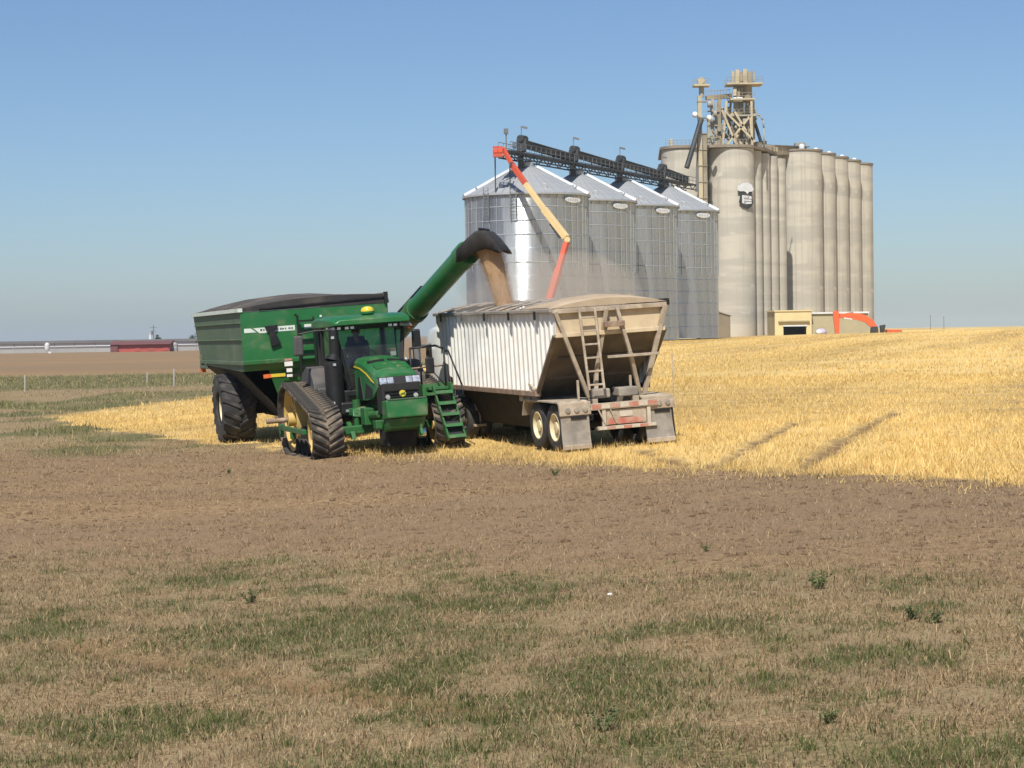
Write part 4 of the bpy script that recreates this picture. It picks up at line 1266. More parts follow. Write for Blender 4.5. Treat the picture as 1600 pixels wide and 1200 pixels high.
# chassis, transmission, engine
MB().box(-0.65, 1.3, -0.42, 0.42, 0.62, 1.40).build('transmission', 'green_cast', trac, bevel=0.06)
MB().box(1.3, 3.7, -0.30, 0.30, 0.66, 1.20).build('main_frame', 'green_cast', trac, bevel=0.05)
MB().box(1.75, 3.6, -0.38, 0.38, 1.2, 1.72).build('engine_block', 'shaded_underside', trac, bevel=0.05)
for s in (-1, 1):
    MB().hexa([(1.55, s * 0.35, 0.85), (2.35, s * 0.35, 0.85), (2.35, s * 0.80, 0.92), (1.55, s * 0.80, 0.92), (1.6, s * 0.35, 1.15), (2.3, s * 0.35, 1.15), (2.25, s * 0.78, 1.10), (1.65, s * 0.78, 1.10)]).build('suspension_arm', 'green_cast', trac, bevel=0.03)
    MB().tube((2.0, s * 0.62, 0.55), (2.0, s * 0.62, 1.30), 0.10, n=14).tube((2.25, s * 0.70, 0.62), (2.25, s * 0.70, 1.0), 0.07, n=12).build('suspension_cylinder', 'green_cast', trac, smooth=35)
    MB().box(2.5, 2.9, s * 0.52 - 0.14, s * 0.52 + 0.14, 0.72, 1.12).tube((2.9, s * 0.5, 0.95), (3.4, s * 0.42, 0.98), 0.09, n=12).build('steering_bracket', 'green_cast', trac, bevel=0.02)
    MB().prism([(2.05, 0.80), (2.45, 0.62), (2.6, 0.40), (2.42, 0.40), (2.3, 0.55), (2.0, 0.66)], 'y', s * 0.86 - 0.05, s * 0.86 + 0.05).build('bracket', 'green_cast', trac, bevel=0.01)
# hood
secs = []
for (x, hw, zb, zt_) in ((1.62, 0.52, 1.28, 2.30), (2.2, 0.53, 1.28, 2.27), (2.8, 0.53, 1.30, 2.17), (3.3, 0.52, 1.36, 2.04), (3.62, 0.50, 1.55, 1.95), (3.80, 0.47, 1.66, 1.89)):
    sec = [(x, -hw, zb), (x, -hw, zt_ - 0.26), (x, -hw * 0.97, zt_ - 0.13), (x, -hw * 0.84, zt_ - 0.045), (x, -hw * 0.45, zt_ - 0.005), (x, 0, zt_),
           (x, hw * 0.45, zt_ - 0.005), (x, hw * 0.84, zt_ - 0.045), (x, hw * 0.97, zt_ - 0.13), (x, hw, zt_ - 0.26), (x, hw, zb)]
    secs.append(sec)
hood = MB().loft(secs).build('hood', 'green_paint', trac, smooth=30)
for s in (-1, 1):
    MB().prism([(1.66, 2.09), (2.2, 2.05), (2.8, 1.94), (3.3, 1.79), (3.55, 1.71), (3.3, 1.75), (2.8, 1.905), (2.2, 2.02), (1.66, 2.06)], 'y', s * 0.537 - 0.006, s * 0.537 + 0.006).build('side_stripe', 'yellow_decal', hood)
    MB().prism([(1.9, 1.30), (2.0, 1.80), (2.2, 1.85), (2.42, 1.32)], 'y', s * 0.535 - 0.006, s * 0.535 + 0.008).build('side_vent', 'black_plastic', hood)
    MB().prism([(2.55, 1.33), (2.75, 1.70), (3.3, 1.58), (3.3, 1.40)], 'y', s * 0.532 - 0.006, s * 0.532 + 0.006).build('side_vent', 'grille_mesh', hood)
    MB().hexa([(2.60, s * 0.05, 2.17), (2.74, s * 0.05, 2.15), (2.74, s * 0.44, 2.12), (2.60, s * 0.44, 2.14), (2.60, s * 0.05, 2.235), (2.74, s * 0.05, 2.225), (2.74, s * 0.44, 2.195), (2.60, s * 0.44, 2.205)]).build('air_slot', 'black_plastic', hood)
    MB().hexa([(2.95, s * 0.08, 2.115), (3.32, s * 0.08, 2.025), (3.32, s * 0.40, 2.01), (2.95, s * 0.40, 2.10), (2.95, s * 0.08, 2.143), (3.32, s * 0.08, 2.047), (3.32, s * 0.40, 2.03), (2.95, s * 0.40, 2.127)]).build('hood_screen', 'green_cast', hood)
# grille and nose
gr = MB().hexa([(3.55, -0.50, 0.98), (3.92, -0.44, 0.98), (3.92, 0.44, 0.98), (3.55, 0.50, 0.98), (3.55, -0.50, 1.66), (3.90, -0.46, 1.70), (3.90, 0.46, 1.70), (3.55, 0.50, 1.66)]).build('grille', 'grille_mesh', trac, bevel=0.03)
for k in range(7):
    z = 1.06 + 0.075 * k
    MB().box(3.915, 3.94, -0.40, 0.40, z, z + 0.022).build('grille_slat', 'black_plastic', gr)
MB().hexa([(3.6, -0.49, 1.66), (3.87, -0.47, 1.64), (3.87, 0.47, 1.64), (3.6, 0.49, 1.66), (3.6, -0.48, 1.84), (3.80, -0.46, 1.84), (3.80, 0.46, 1.84), (3.6, 0.48, 1.84)]).build('light_panel', 'black_plastic', gr)
for s in (-1, 1):
    for u, w in ((0.39, 0.085), (0.22, 0.075)):
        MB().hexa([(3.80, s * u - w, 1.68), (3.895, s * u - w, 1.665), (3.895, s * u + w, 1.665), (3.80, s * u + w, 1.68), (3.76, s * u - w, 1.83), (3.845, s * u - w, 1.825), (3.845, s * u + w, 1.825), (3.76, s * u + w, 1.83)]).build('headlight', 'headlight', trac, bevel=0.02)
    MB().lathe([(0, 0.03), (0.05, 0.03), (0.06, 0.0)], (3.93, s * 0.33, 1.38), 'x', 14).build('fog_lamp', 'headlight', gr)
em_ = MB().lathe([(0, 0.045), (0.075, 0.04), (0.085, 0.0)], (3.93, 0.02, 1.44), 'x', 8).build('round_emblem', 'yellow_decal', gr)
MB().prism([(-0.05, 1.40), (-0.02, 1.45), (0.04, 1.46), (0.085, 1.49), (0.06, 1.45), (0.07, 1.41), (0.03, 1.43), (-0.02, 1.42)], 'x', 3.976, 3.982).build('emblem_mark', 'green_paint', em_)
# front weight box
wbx = MB().hexa([(3.95, -0.50, 0.86), (4.38, -0.47, 0.92), (4.38, 0.47, 0.92), (3.95, 0.50, 0.86), (3.95, -0.50, 1.30), (4.36, -0.49, 1.33), (4.36, 0.49, 1.33), (3.95, 0.50, 1.30)]).build('front_weight', 'green_paint', trac, bevel=0.03)
MB().box(4.30, 4.375, -0.46, 0.46, 1.325, 1.35).build('weight_lip', 'green_side', wbx)
MB().hexa([(3.7, -0.46, 0.58), (4.20, -0.40, 0.66), (4.20, 0.40, 0.66), (3.7, 0.46, 0.58), (3.7, -0.47, 0.857), (4.30, -0.44, 0.90), (4.30, 0.44, 0.90), (3.7, 0.47, 0.857)]).build('weight_carrier', 'green_cast', trac, bevel=0.03)
MB().prism([(4.05, 0.86), (4.25, 0.86), (4.22, 0.62), (4.32, 0.50), (4.10, 0.45), (4.0, 0.6)], 'y', 0.30, 0.36).build('tow_hook', 'green_paint', trac, bevel=0.01)
MB().prism([(3.60, 0.86), (3.95, 0.88), (3.95, 0.68), (3.70, 0.66)], 'y', -0.66, -0.50).build('corner_bracket', 'green_cast', trac, bevel=0.02)
MB().box(2.9, 3.7, -0.34, 0.34, 0.22, 0.60).build('belly_guard', 'shaded_underside', trac, bevel=0.04)
MB().tube((3.5, 0.42, 0.48), (3.5, 0.60, 0.48), 0.13, n=14).build('pump', 'chrome', trac, smooth=35)

# cab
cf = MB().box(-0.75, 1.55, -0.80, 0.80, 1.36, 1.52)
cf.build('cab_floor', 'black_plastic', trac, bevel=0.03)
MB().box(-0.75, 0.3, -0.95, 0.95, 1.50, 1.86).build('cab_base', 'black_plastic', trac, bevel=0.05)
PIL = {}
for s in (-1, 1):
    A0, A1 = (1.52, s * 0.62, 1.52), (1.22, s * 0.86, 3.02)
    B0, B1 = (0.25, s * 0.96, 1.52), (0.20, s * 0.93, 3.02)
    C0, C1 = (-0.72, s * 0.82, 1.86), (-0.70, s * 0.80, 3.02)
    PIL[s] = (A0, A1, B0, B1, C0, C1)
    for a, b, w in ((A0, A1, 0.085), (B0, B1, 0.075), (C0, C1, 0.09)):
        MB().bar(a, b, w, w).build('cab_post', 'black_plastic', trac, bevel=0.01)
    MB().add([A0, B0, B1, A1], [(0, 1, 2, 3)]).build('door_pane', 'cab_glass', trac)
    MB().add([(B0[0], B0[1], 1.86), C0, C1, B1], [(0, 1, 2, 3)]).build('rear_side_pane', 'cab_glass', trac)
    MB().tube((0.9, s * 0.80, 2.0), (0.9, s * 0.84, 2.25), 0.018, n=6).build('door_handle', 'black_plastic', trac)
A = PIL[-1]; B = PIL[1]
MB().add([A[0], B[0], B[1], A[1]], [(0, 1, 2, 3)]).build('windscreen', 'cab_glass', trac)
MB().add([A[4], B[4], B[5], A[5]], [(0, 1, 2, 3)]).build('rear_pane', 'cab_glass', trac)
rb_ = []
for (x, hw, z0, z1) in ((-0.95, 0.82, 3.06, 3.20), (-0.80, 0.97, 3.04, 3.27), (0.3, 1.02, 3.04, 3.31), (1.35, 1.00, 3.05, 3.28), (1.68, 0.92, 3.07, 3.20)):
    rb_.append([(x, -hw, z0), (x, -hw, z1 - 0.07), (x, -hw * 0.86, z1), (x, hw * 0.86, z1), (x, hw, z1 - 0.07), (x, hw, z0)])
roof = MB().loft(rb_).build('cab_roof', 'green_paint', trac, smooth=30, bevel=0.02)
MB().hexa([(-0.85, -0.90, 2.95), (1.40, -0.90, 2.95), (1.40, 0.90, 2.95), (-0.85, 0.90, 2.95), (-0.88, -0.94, 3.05), (1.48, -0.90, 3.06), (1.48, 0.90, 3.06), (-0.88, 0.94, 3.05)]).build('roof_liner', 'black_plastic', roof)
for s in (-1, 1):
    for u in (0.80, 0.60, 0.47):
        MB().box(1.44, 1.50, s * u - 0.045, s * u + 0.045, 2.975, 3.035).build('roof_light', 'headlight', roof)
    MB().box(1.0, 1.16, s * 0.97 - 0.03, s * 0.97 + 0.04, 2.98, 3.04).build('roof_light', 'orange_light' if s > 0 else 'headlight', roof)
MB().bar((-0.5, -0.75, 3.34), (0.3, -0.95, 3.34), 0.05, 0.05).bar((-0.5, -0.75, 3.2), (-0.5, -0.75, 3.34), 0.04, 0.04).build('roof_rail', 'white_decal', roof)
gp = MB().lathe([(0.0, 0.0), (0.10, 0.0), (0.17, 0.05), (0.17, 0.10)], (1.15, 0.02, 3.27), 'z', 20).build('receiver_base', 'green_paint', roof, smooth=35)
MB().lathe([(0.16, 0.10), (0.16, 0.14), (0.13, 0.19), (0.06, 0.22), (0.0, 0.225)], (1.15, 0.02, 3.27), 'z', 20).build('receiver_dome', 'gps_yellow', roof, smooth=35)
# interior
MB().hexa([(0.02, -0.27, 1.98), (0.52, -0.27, 1.98), (0.52, 0.27, 1.98), (0.02, 0.27, 1.98), (0.02, -0.26, 2.10), (0.54, -0.26, 2.12), (0.54, 0.26, 2.12), (0.02, 0.26, 2.10)]).build('seat', 'seat_cloth', trac, bevel=0.04)
MB().hexa([(-0.12, -0.25, 2.05), (0.06, -0.25, 2.05), (0.06, 0.25, 2.05), (-0.12, 0.25, 2.05), (-0.26, -0.22, 2.78), (-0.12, -0.22, 2.78), (-0.12, 0.22, 2.78), (-0.26, 0.22, 2.78)]).build('seat_back', 'seat_cloth', trac, bevel=0.05)
MB().tube((0.25, 0, 1.5), (0.25, 0, 1.98), 0.16, n=12).build('seat_post', 'black_plastic', trac)
MB().tube((1.22, 0, 1.52), (1.02, 0, 2.22), 0.07, n=10).build('steering_column', 'black_plastic', trac)
sw = MB(); c_ = Vector((1.0, 0, 2.26)); t1 = Vector((0.5, 0, 0.866)); pts = [c_ + t1 * (0.20 * math.cos(a)) + Vector((0, 0.20 * math.sin(a), 0)) for a in np.linspace(0, 2 * math.pi, 20)]
sw.path(pts, 0.016, 6).bar(c_ - t1 * 0.2, c_ + t1 * 0.2, 0.03, 0.03).build('steering_wheel', 'black_plastic', trac, smooth=True)
MB().box(0.55, 0.75, -0.62, -0.48, 2.25, 2.50).bar((0.45, -0.5, 2.05), (0.6, -0.55, 2.28), 0.05, 0.05).build('control_screen', 'grey_plastic', trac, bevel=0.01)
MB().hexa([(-0.1, -0.62, 1.86), (0.40, -0.58, 1.86), (0.40, -0.42, 1.86), (-0.1, -0.42, 1.86), (-0.1, -0.62, 2.16), (0.45, -0.56, 2.24), (0.45, -0.43, 2.24), (-0.1, -0.43, 2.16)]).build('armrest_console', 'black_plastic', trac, bevel=0.03)
# exhaust and treatment canister at the right cab corner
MB().tube((1.50, -1.00, 1.12), (1.50, -1.00, 2.24), 0.22, n=24).tube((1.50, -1.00, 2.24), (1.48, -0.95, 2.38), 0.22, 0.13, n=24).build('exhaust_canister', 'black_plastic', trac, smooth=35)
MB().tube((1.48, -0.95, 2.36), (1.48, -0.93, 2.98), 0.12, n=20).build('exhaust_stack', 'black_plastic', trac, smooth=35)
MB().tube((1.48, -0.93, 2.98), (1.48, -0.95, 3.04), 0.11, 0.09, n=20).build('exhaust_tip', 'dark_steel', trac, smooth=35)
MB().box(0.95, 1.55, -1.02, -0.62, 0.78, 1.48).build('fuel_tank', 'black_plastic', trac, bevel=0.08)
MB().box(1.35, 1.85, -0.95, -0.60, 0.95, 1.25).build('filter_box', 'black_plastic', trac, bevel=0.04)
for (x, y, z) in ((1.72, -1.02, 2.16), (1.70, -1.10, 1.25), (1.59, -0.99, 2.80), (1.45, -1.03, 1.40), (1.87, -0.82, 1.05)):
    MB().box(x - 0.02, x + 0.03, y - 0.035, y + 0.035, z - 0.03, z + 0.03).build('marker_lamp', 'headlight', trac)
# rear fenders over the tracks
for s in (-1, 1):
    prof = [(-0.52, 1.74), (-0.25, 1.95), (0.20, 2.12), (0.62, 2.08), (0.98, 1.72), (1.05, 1.30), (0.85, 1.26), (0.50, 1.62), (0.05, 1.76), (-0.30, 1.70)]
    MB().prism(prof, 'y', s * 0.98, s * 1.40).build('fender', 'grey_plastic', trac, smooth=40, bevel=0.01)
MB().box(1.02, 1.22, -1.36, -1.02, 1.15, 1.62).build('tool_box', 'grey_plastic', trac, bevel=0.05)
# mirrors
MB().path([(1.25, -0.92, 2.98), (1.2, -1.30, 2.99), (1.15, -1.70, 2.94)], 0.022, 8).build('mirror_arm', 'black_plastic', trac)
MB().hexa([(1.10, -1.86, 2.42), (1.20, -1.86, 2.42), (1.20, -1.62, 2.42), (1.10, -1.62, 2.42), (1.10, -1.84, 2.90), (1.20, -1.84, 2.90), (1.20, -1.62, 2.90), (1.10, -1.62, 2.90)]).build('mirror', 'grey_plastic', trac, bevel=0.04)
MB().path([(1.25, 0.92, 2.96), (1.25, 1.10, 2.92)], 0.022, 8).build('mirror_arm', 'black_plastic', trac)
MB().hexa([(1.22, 1.04, 2.38), (1.32, 1.04, 2.38), (1.32, 1.27, 2.38), (1.22, 1.27, 2.38), (1.22, 1.05, 2.86), (1.32, 1.05, 2.86), (1.32, 1.26, 2.86), (1.22, 1.26, 2.86)]).build('mirror', 'black_plastic', trac, bevel=0.04)
# flag mast lamp left
MB().tube((1.45, 0.72, 3.02), (1.50, 0.98, 2.98), 0.05, n=10).build('work_light', 'headlight', trac)
MB().ball((1.60, 0.78, 2.16), 0.05, 10, 6).build('work_light', 'headlight', trac, smooth=True)
# access steps on the tractor's left
MB().box(1.0, 2.9, 0.95, 1.42, 1.42, 1.48).build('platform', 'green_paint', trac)
lad = MB()
S0, S1 = Vector((2.92, 1.02, 1.50)), Vector((3.36, 1.20, 0.24))
dl = (S1 - S0); wv = Vector((-0.05, 0.42, 0.0))
for u in (0, 1):
    MB().bar(S0 + wv * u, S1 + wv * u, 0.04, 0.15, (1, 0, 0.5)).build('step_stringer', 'green_cast', trac)
for k in range(5):
    c0 = S0 + dl * (0.10 + 0.205 * k) + wv * 0.5
    MB().hexa([c0 + Vector((-0.10, -0.21, -0.05)), c0 + Vector((0.16, -0.21, -0.05)), c0 + Vector((0.16, 0.21, -0.05)), c0 + Vector((-0.10, 0.21, -0.05)), c0 + Vector((-0.10, -0.21, 0.02)), c0 + Vector((0.12, -0.21, 0.02)), c0 + Vector((0.12, 0.21, 0.02)), c0 + Vector((-0.10, 0.21, 0.02))]).build('step_tread', 'green_cast', trac)
    if k in (1, 2, 3):
        MB().add([c0 + Vector((0.0, -0.205, -0.05)), c0 + Vector((0.0, 0.205, -0.05)), c0 + Vector((0.08, 0.205, -0.24)), c0 + Vector((0.08, -0.205, -0.24))], [(0, 1, 2, 3)]).build('step_riser', 'black_plastic', trac)
bxp = MB().box(2.55, 3.05, 0.74, 1.48, 1.30, 1.36).box(2.55, 2.60, 0.74, 1.48, 1.36, 1.56).box(2.60, 3.05, 0.74, 0.79, 1.36, 1.56).box(2.60, 3.05, 1.43, 1.48, 1.36, 1.56)
bxp.build('step_tray', 'green_paint', trac)
MB().path([(2.60, 0.62, 1.50), (2.60, 0.62, 2.42), (2.60, 1.25, 2.45), (2.70, 1.42, 2.36), (2.70, 1.42, 1.45)], 0.026, 8).build('handrail', 'black_plastic', trac, smooth=True)
MB().path([(2.75, 1.44, 2.30), (2.85, 1.48, 2.32), (3.20, 1.66, 1.50), (3.22, 1.68, 1.20)], 0.022, 8).build('handrail', 'black_plastic', trac, smooth=True)
MB().path([(2.62, 0.85, 1.5), (2.62, 0.85, 2.40)], 0.022, 8).path([(2.62, 1.05, 1.95), (2.9, 1.35, 1.5)], 0.018, 8).build('handrail', 'black_plastic', trac, smooth=True)
MB().path([(2.62, 0.62, 1.95), (2.62, 1.42, 1.97)], 0.020, 8).build('handrail', 'rusty_rail', trac, smooth=True)
MB().hexa([(2.66, 0.95, 1.80), (2.74, 0.95, 1.80), (2.74, 1.16, 1.80), (2.66, 1.16, 1.80), (2.66, 0.95, 2.18), (2.74, 0.95, 2.18), (2.74, 1.16, 2.18), (2.66, 1.16, 2.18)]).build('lamp_unit', 'black_plastic', trac, bevel=0.03)
# hitch
MB().bar((-0.6, 0, 0.55), (-1.25, 0, 0.50), 0.18, 0.08).build('drawbar', 'green_cast', trac)


# ------------------------------------------------------------------ driver
def skin_figure(name, verts, edges, matn, parent=None, sub=2, rootv=0):
    me = bpy.data.meshes.new(name); me.from_pydata([v[:3] for v in verts], edges, [])
    o = link(name, me, matn, parent)
    bm = bmesh.new(); bm.from_mesh(me); ly = bm.verts.layers.skin.verify(); bm.verts.ensure_lookup_table()
    for v, d in zip(bm.verts, verts):
        r = d[3] if isinstance(d[3], tuple) else (d[3], d[3]); v[ly].radius = r
    bm.verts[rootv][ly].use_root = True
    bm.to_mesh(me); bm.free()
    o.modifiers.new('skin', 'SKIN').use_smooth_shade = True
    m = o.modifiers.new('sub', 'SUBSURF'); m.levels = sub; m.render_levels = sub
    return o


def driver():
    t = thing('person', 'driver in dark shirt and blue jeans sitting in the tractor cab', 'person')
    t.matrix_world = TM @ Matrix.Translation((0.20, -0.08, 2.14)) @ Matrix.Rotation(R(-16), 4, 'Z')
    V = [(0, 0, 0.06, 0.14), (0.02, 0, 0.26, 0.145), (0.03, 0, 0.44, 0.15), (0.03, 0, 0.53, 0.08), (0.04, 0, 0.60, 0.052), (0.06, 0, 0.68, 0.088), (0.065, 0, 0.76, 0.098), (0.06, 0, 0.83, 0.082)]
    E = [(i, i + 1) for i in range(7)]
    for s in (-1, 1):
        b = len(V)
        hand = (0.72, s * 0.18, 0.20) if s > 0 else (0.52, s * 0.36, 0.14)
        V += [(0.03, s * 0.19, 0.47, 0.065), (0.12, s * 0.27, 0.25, 0.05), (hand[0] - 0.10, hand[1], hand[2] - 0.02, 0.034), (hand[0], hand[1], hand[2], (0.040, 0.022))]
        E += [(2, b), (b, b + 1), (b + 1, b + 2), (b + 2, b + 3)]
        for f in range(4):
            q = len(V); yo = (f - 1.5) * 0.022
            V += [(hand[0] + 0.055, hand[1] + yo, hand[2] + 0.012, 0.0095), (hand[0] + 0.085 + 0.006 * (f in (1, 2)), hand[1] + yo, hand[2] - 0.015, 0.0085), (hand[0] + 0.08, hand[1] + yo, hand[2] - 0.038, 0.0075)]
            E += [(b + 3, q), (q, q + 1), (q + 1, q + 2)]
        q = len(V); V += [(hand[0] + 0.01, hand[1] - s * 0.045, hand[2] - 0.01, 0.011), (hand[0] + 0.045, hand[1] - s * 0.055, hand[2] - 0.03, 0.009)]
        E += [(b + 3, q), (q, q + 1)]
        h = len(V)
        ky = s * (0.26 if s < 0 else 0.16)
        V += [(0.05, s * 0.10, 0.02, 0.10), (0.46, ky, 0.06, 0.075), (0.58, ky, -0.36, 0.050), (0.60, ky, -0.44, 0.045), (0.74, ky + s * 0.02, -0.48, (0.045, 0.03))]
        E += [(0, h), (h, h + 1), (h + 1, h + 2), (h + 2, h + 3), (h + 3, h + 4)]
    skin_figure('body', V, E, 'skin', t)
    SV = [(0, 0, 0.02, 0.165), (0.02, 0, 0.26, 0.165), (0.03, 0, 0.44, 0.17), (0.03, 0, 0.54, 0.075)]
    SE = [(0, 1), (1, 2), (2, 3)]
    for s in (-1, 1):
        b = len(SV)
        hand = (0.72, s * 0.18, 0.20) if s > 0 else (0.52, s * 0.36, 0.14)
        SV += [(0.03, s * 0.20, 0.47, 0.085), (0.12, s * 0.275, 0.25, 0.065), (hand[0] - 0.13, hand[1], hand[2] - 0.02, 0.048)]
        SE += [(2, b), (b, b + 1), (b + 1, b + 2)]
    skin_figure('shirt', SV, SE, 'shirt', t)
    JV = [(0, 0, 0.02, 0.16)]; JE = []
    for s in (-1, 1):
        ky = s * (0.26 if s < 0 else 0.16); h = len(JV)
        JV += [(0.06, s * 0.10, 0.02, 0.115), (0.46, ky, 0.06, 0.09), (0.58, ky, -0.38, 0.068)]
        JE += [(0, h), (h, h + 1), (h + 1, h + 2)]
    skin_figure('jeans', JV, JE, 'jeans', t)
    for s in (-1, 1):
        ky = s * (0.26 if s < 0 else 0.16)
        MB().ball((0.68, ky + s * 0.01, -0.47), 0.07, 12, 8, (1.9, 0.8, 0.75)).build('shoe', 'seat_cloth', t, smooth=True)
        MB().ball((0.145, s * 0.036, 0.745), 0.016, 8, 6).build('eye', 'cap_cloth', t, smooth=True)
        MB().ball((0.06, s * 0.098, 0.73), 0.03, 8, 6, (0.8, 0.4, 1.2)).build('ear', 'skin', t, smooth=True)
    MB().add([(0.150, -0.018, 0.70), (0.150, 0.018, 0.70), (0.185, 0, 0.70), (0.15, 0, 0.755)], [(0, 1, 2), (0, 2, 3), (1, 3, 2), (0, 3, 1)]).build('nose', 'skin', t)
    MB().box(0.143, 0.16, -0.028, 0.028, 0.665, 0.674).build('mouth', 'cap_cloth', t)
    MB().lathe([(0.112, 0.775), (0.110, 0.83), (0.085, 0.885), (0.04, 0.91), (0, 0.915)], (0.055, 0, 0), 'z', 20).prism([(0.13, -0.08), (0.24, -0.06), (0.26, 0), (0.24, 0.06), (0.13, 0.08)], 'z', 0.785, 0.797).build('cap', 'cap_cloth', t, smooth=40)


driver()

# ------------------------------------------------------------------ grain cart
cart = thing('grain_cart', 'large green grain cart with a black tarp and raised unloading auger', 'grain cart')
fc = Vector((TX, TY, 0)) - Vector((HX, HY, 0)) * 3.45 - Vector((-HY, HX, 0)) * 0.30      # centre of the cart's front panel
CX, CY = fc.x - HX * 3.6, fc.y - HY * 3.6
CM = place(cart, CX, CY, HX, HY, span=1.5)
# local: axle at x=0, front panel x=3.6, rear x=-4.4; y left
XF, XR, HW = 3.6, -4.4, 1.975
ZTp, ZRd, ZLp = 3.58, 2.24, 2.02


def panel(pts, name, matn, th=0.03, **k):
    """a flat sheet with thickness along its normal"""
    a, b, c = Vector(pts[0]), Vector(pts[1]), Vector(pts[2]); n_ = (b - a).cross(c - a).normalized() * th
    n = len(pts); P = [Vector(p) for p in pts] + [Vector(p) - n_ for p in pts]
    return MB().add(P, [tuple(range(n)), tuple(range(n, 2 * n))[::-1]] + [(i, n + i, n + (i + 1) % n, (i + 1) % n) for i in range(n)]).build(name, matn, cart, **k)


panel([(XF, -HW, ZRd), (XF, HW, ZRd), (XF, HW, ZTp), (XF, -HW, ZTp)], 'front_panel', 'green_paint')
panel([(XF - 0.10, -HW, ZLp), (XF - 0.10, HW, ZLp), (XF, HW, ZRd - 0.003), (XF, -HW, ZRd - 0.003)], 'front_skirt', 'green_paint')
MB().box(XF - 0.06, XF + 0.05, -HW - 0.02, HW + 0.02, ZRd - 0.05, ZRd + 0.06).build('front_rib', 'green_cast', cart, bevel=0.015)
panel([(XF - 0.16, -1.30, ZLp + 0.02), (XF - 0.55, -0.85, 0.75), (XF - 0.55, 0.85, 0.75), (XF - 0.16, 1.30, ZLp + 0.02)], 'front_hopper', 'green_paint')
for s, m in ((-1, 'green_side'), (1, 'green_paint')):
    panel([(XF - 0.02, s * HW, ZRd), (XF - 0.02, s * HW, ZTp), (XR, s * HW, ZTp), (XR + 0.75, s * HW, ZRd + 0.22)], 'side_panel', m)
    panel([(XF - 0.11, s * HW, ZLp), (XF - 0.02, s * HW, ZRd - 0.003), (XR + 0.75, s * HW, ZRd + 0.217), (XR + 1.9, s * HW, ZLp + 0.12)], 'side_skirt', m)
    panel([(XF - 0.45, s * (HW - 0.01), ZLp + 0.01), (XR + 1.5, s * (HW - 0.01), ZLp + 0.12), (XR + 2.6, s * 0.5, 0.62), (XF - 0.62, s * 0.86, 0.72)], 'hopper_side', 'shaded_underside')
    MB().box(XR + 1.0, XF, s * HW - 0.05, s * HW + 0.07, ZRd - 0.05, ZRd + 0.05).build('side_seam', m, cart, bevel=0.01)
    for zz in (3.30, 2.86):
        MB().box(XR + 0.3, XF - 0.03, s * HW - 0.04, s * HW + 0.03, zz - 0.02, zz + 0.02).build('side_seam', m, cart, bevel=0.01)
    MB().box(XR - 0.03, XF + 0.03, s * HW - 0.06, s * HW + 0.06, ZTp, ZTp + 0.10).build('top_rail', 'white_decal' if s < 0 else 'green_paint', cart)
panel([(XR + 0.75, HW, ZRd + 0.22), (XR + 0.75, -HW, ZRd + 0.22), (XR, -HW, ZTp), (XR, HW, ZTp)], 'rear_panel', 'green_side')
panel([(XR + 0.76, HW - 0.01, ZRd + 0.21), (XR + 2.6, 0.6, 0.7), (XR + 2.6, -0.6, 0.7), (XR + 0.76, -HW + 0.01, ZRd + 0.21)], 'rear_hopper', 'shaded_underside')
MB().box(XR + 0.75, XR + 2.1, -HW - 0.03, -HW + 0.1, 2.04, 2.16).box(XR + 0.75, XR + 0.95, -HW - 0.02, -HW + 0.1, 2.16, 2.44).build('rear_light_bracket', 'green_side', cart, bevel=0.02)
MB().box(XR + 0.70, XR + 0.9, -HW - 0.02, -HW + 0.12, 1.92, 2.037).build('tail_light', 'orange_light', cart)
# tarp: a long curved top, higher on the left
prof = [(-HW, 0.10), (-1.65, 0.15), (-1.25, 0.20), (-0.75, 0.25), (-0.2, 0.285), (0.4, 0.30), (1.0, 0.295), (1.55, 0.27), (HW - 0.05, 0.24)]
secs = []
for j in range(29):
    x = XR + (XF - XR) * j / 28
    sag = 0.04 * math.sin(j * math.pi / 28 * 7) ** 2
    bow = 0.13 * math.sin(math.pi * min(1, max(0, (x - XR) / (XF - XR))))
    fb = min(1.0, max(0.0, (XF - x) / 2.6)); fb = fb * fb * (3 - 2 * fb)
    secs.append([(x, y, ZTp + (h + fb * 0.15 * math.cos(math.pi / 2 * min(1, abs(y + 0.35) / 1.75)) ** 0.8) * (1 - 0.25 * max(0, (XR + 2.5 - x) / 2.5) ** 2) - sag * 0.4) for y, h in prof])
tp_ = MB().loft(secs, caps=False, closed=False).build('tarp', 'tarp_dusty', cart, smooth=True)
tp_.modifiers.new('solid', 'SOLIDIFY').thickness = 0.02
P = [(XF + 0.012, y, ZTp + h - 0.012) for y, h in prof] + [(XF + 0.012, HW - 0.05, ZTp + 0.003), (XF + 0.012, -HW, ZTp + 0.003)]
MB().add(P + [(p[0] - 0.03, p[1], p[2]) for p in P], [tuple(range(len(P))), tuple(range(len(P), 2 * len(P)))[::-1]] + [(i, len(P) + i, len(P) + (i + 1) % len(P), (i + 1) % len(P)) for i in range(len(P))]).build('tarp_end_cap', 'tarp_black', cart)
P = [(-HW + 0.5, 0.04), (HW - 0.08, 0.15), (HW - 0.08, 0.19), (-HW + 0.5, 0.07)]
MB().prism([(y, ZTp + h) for y, h in P], 'x', XF + 0.014, XF + 0.05).build('end_cap_band', 'black_plastic', cart)
MB().tube((XR, HW - 0.02, ZTp + 0.22), (XF + 0.06, HW - 0.02, ZTp + 0.22), 0.06, n=12).build('tarp_roller', 'tarp_dusty', cart, smooth=35)
MB().bar((XF + 0.03, HW - 0.02, ZTp + 0.0), (XF + 0.03, HW - 0.02, ZTp + 0.30), 0.10, 0.10).build('tarp_arm', 'black_plastic', cart)
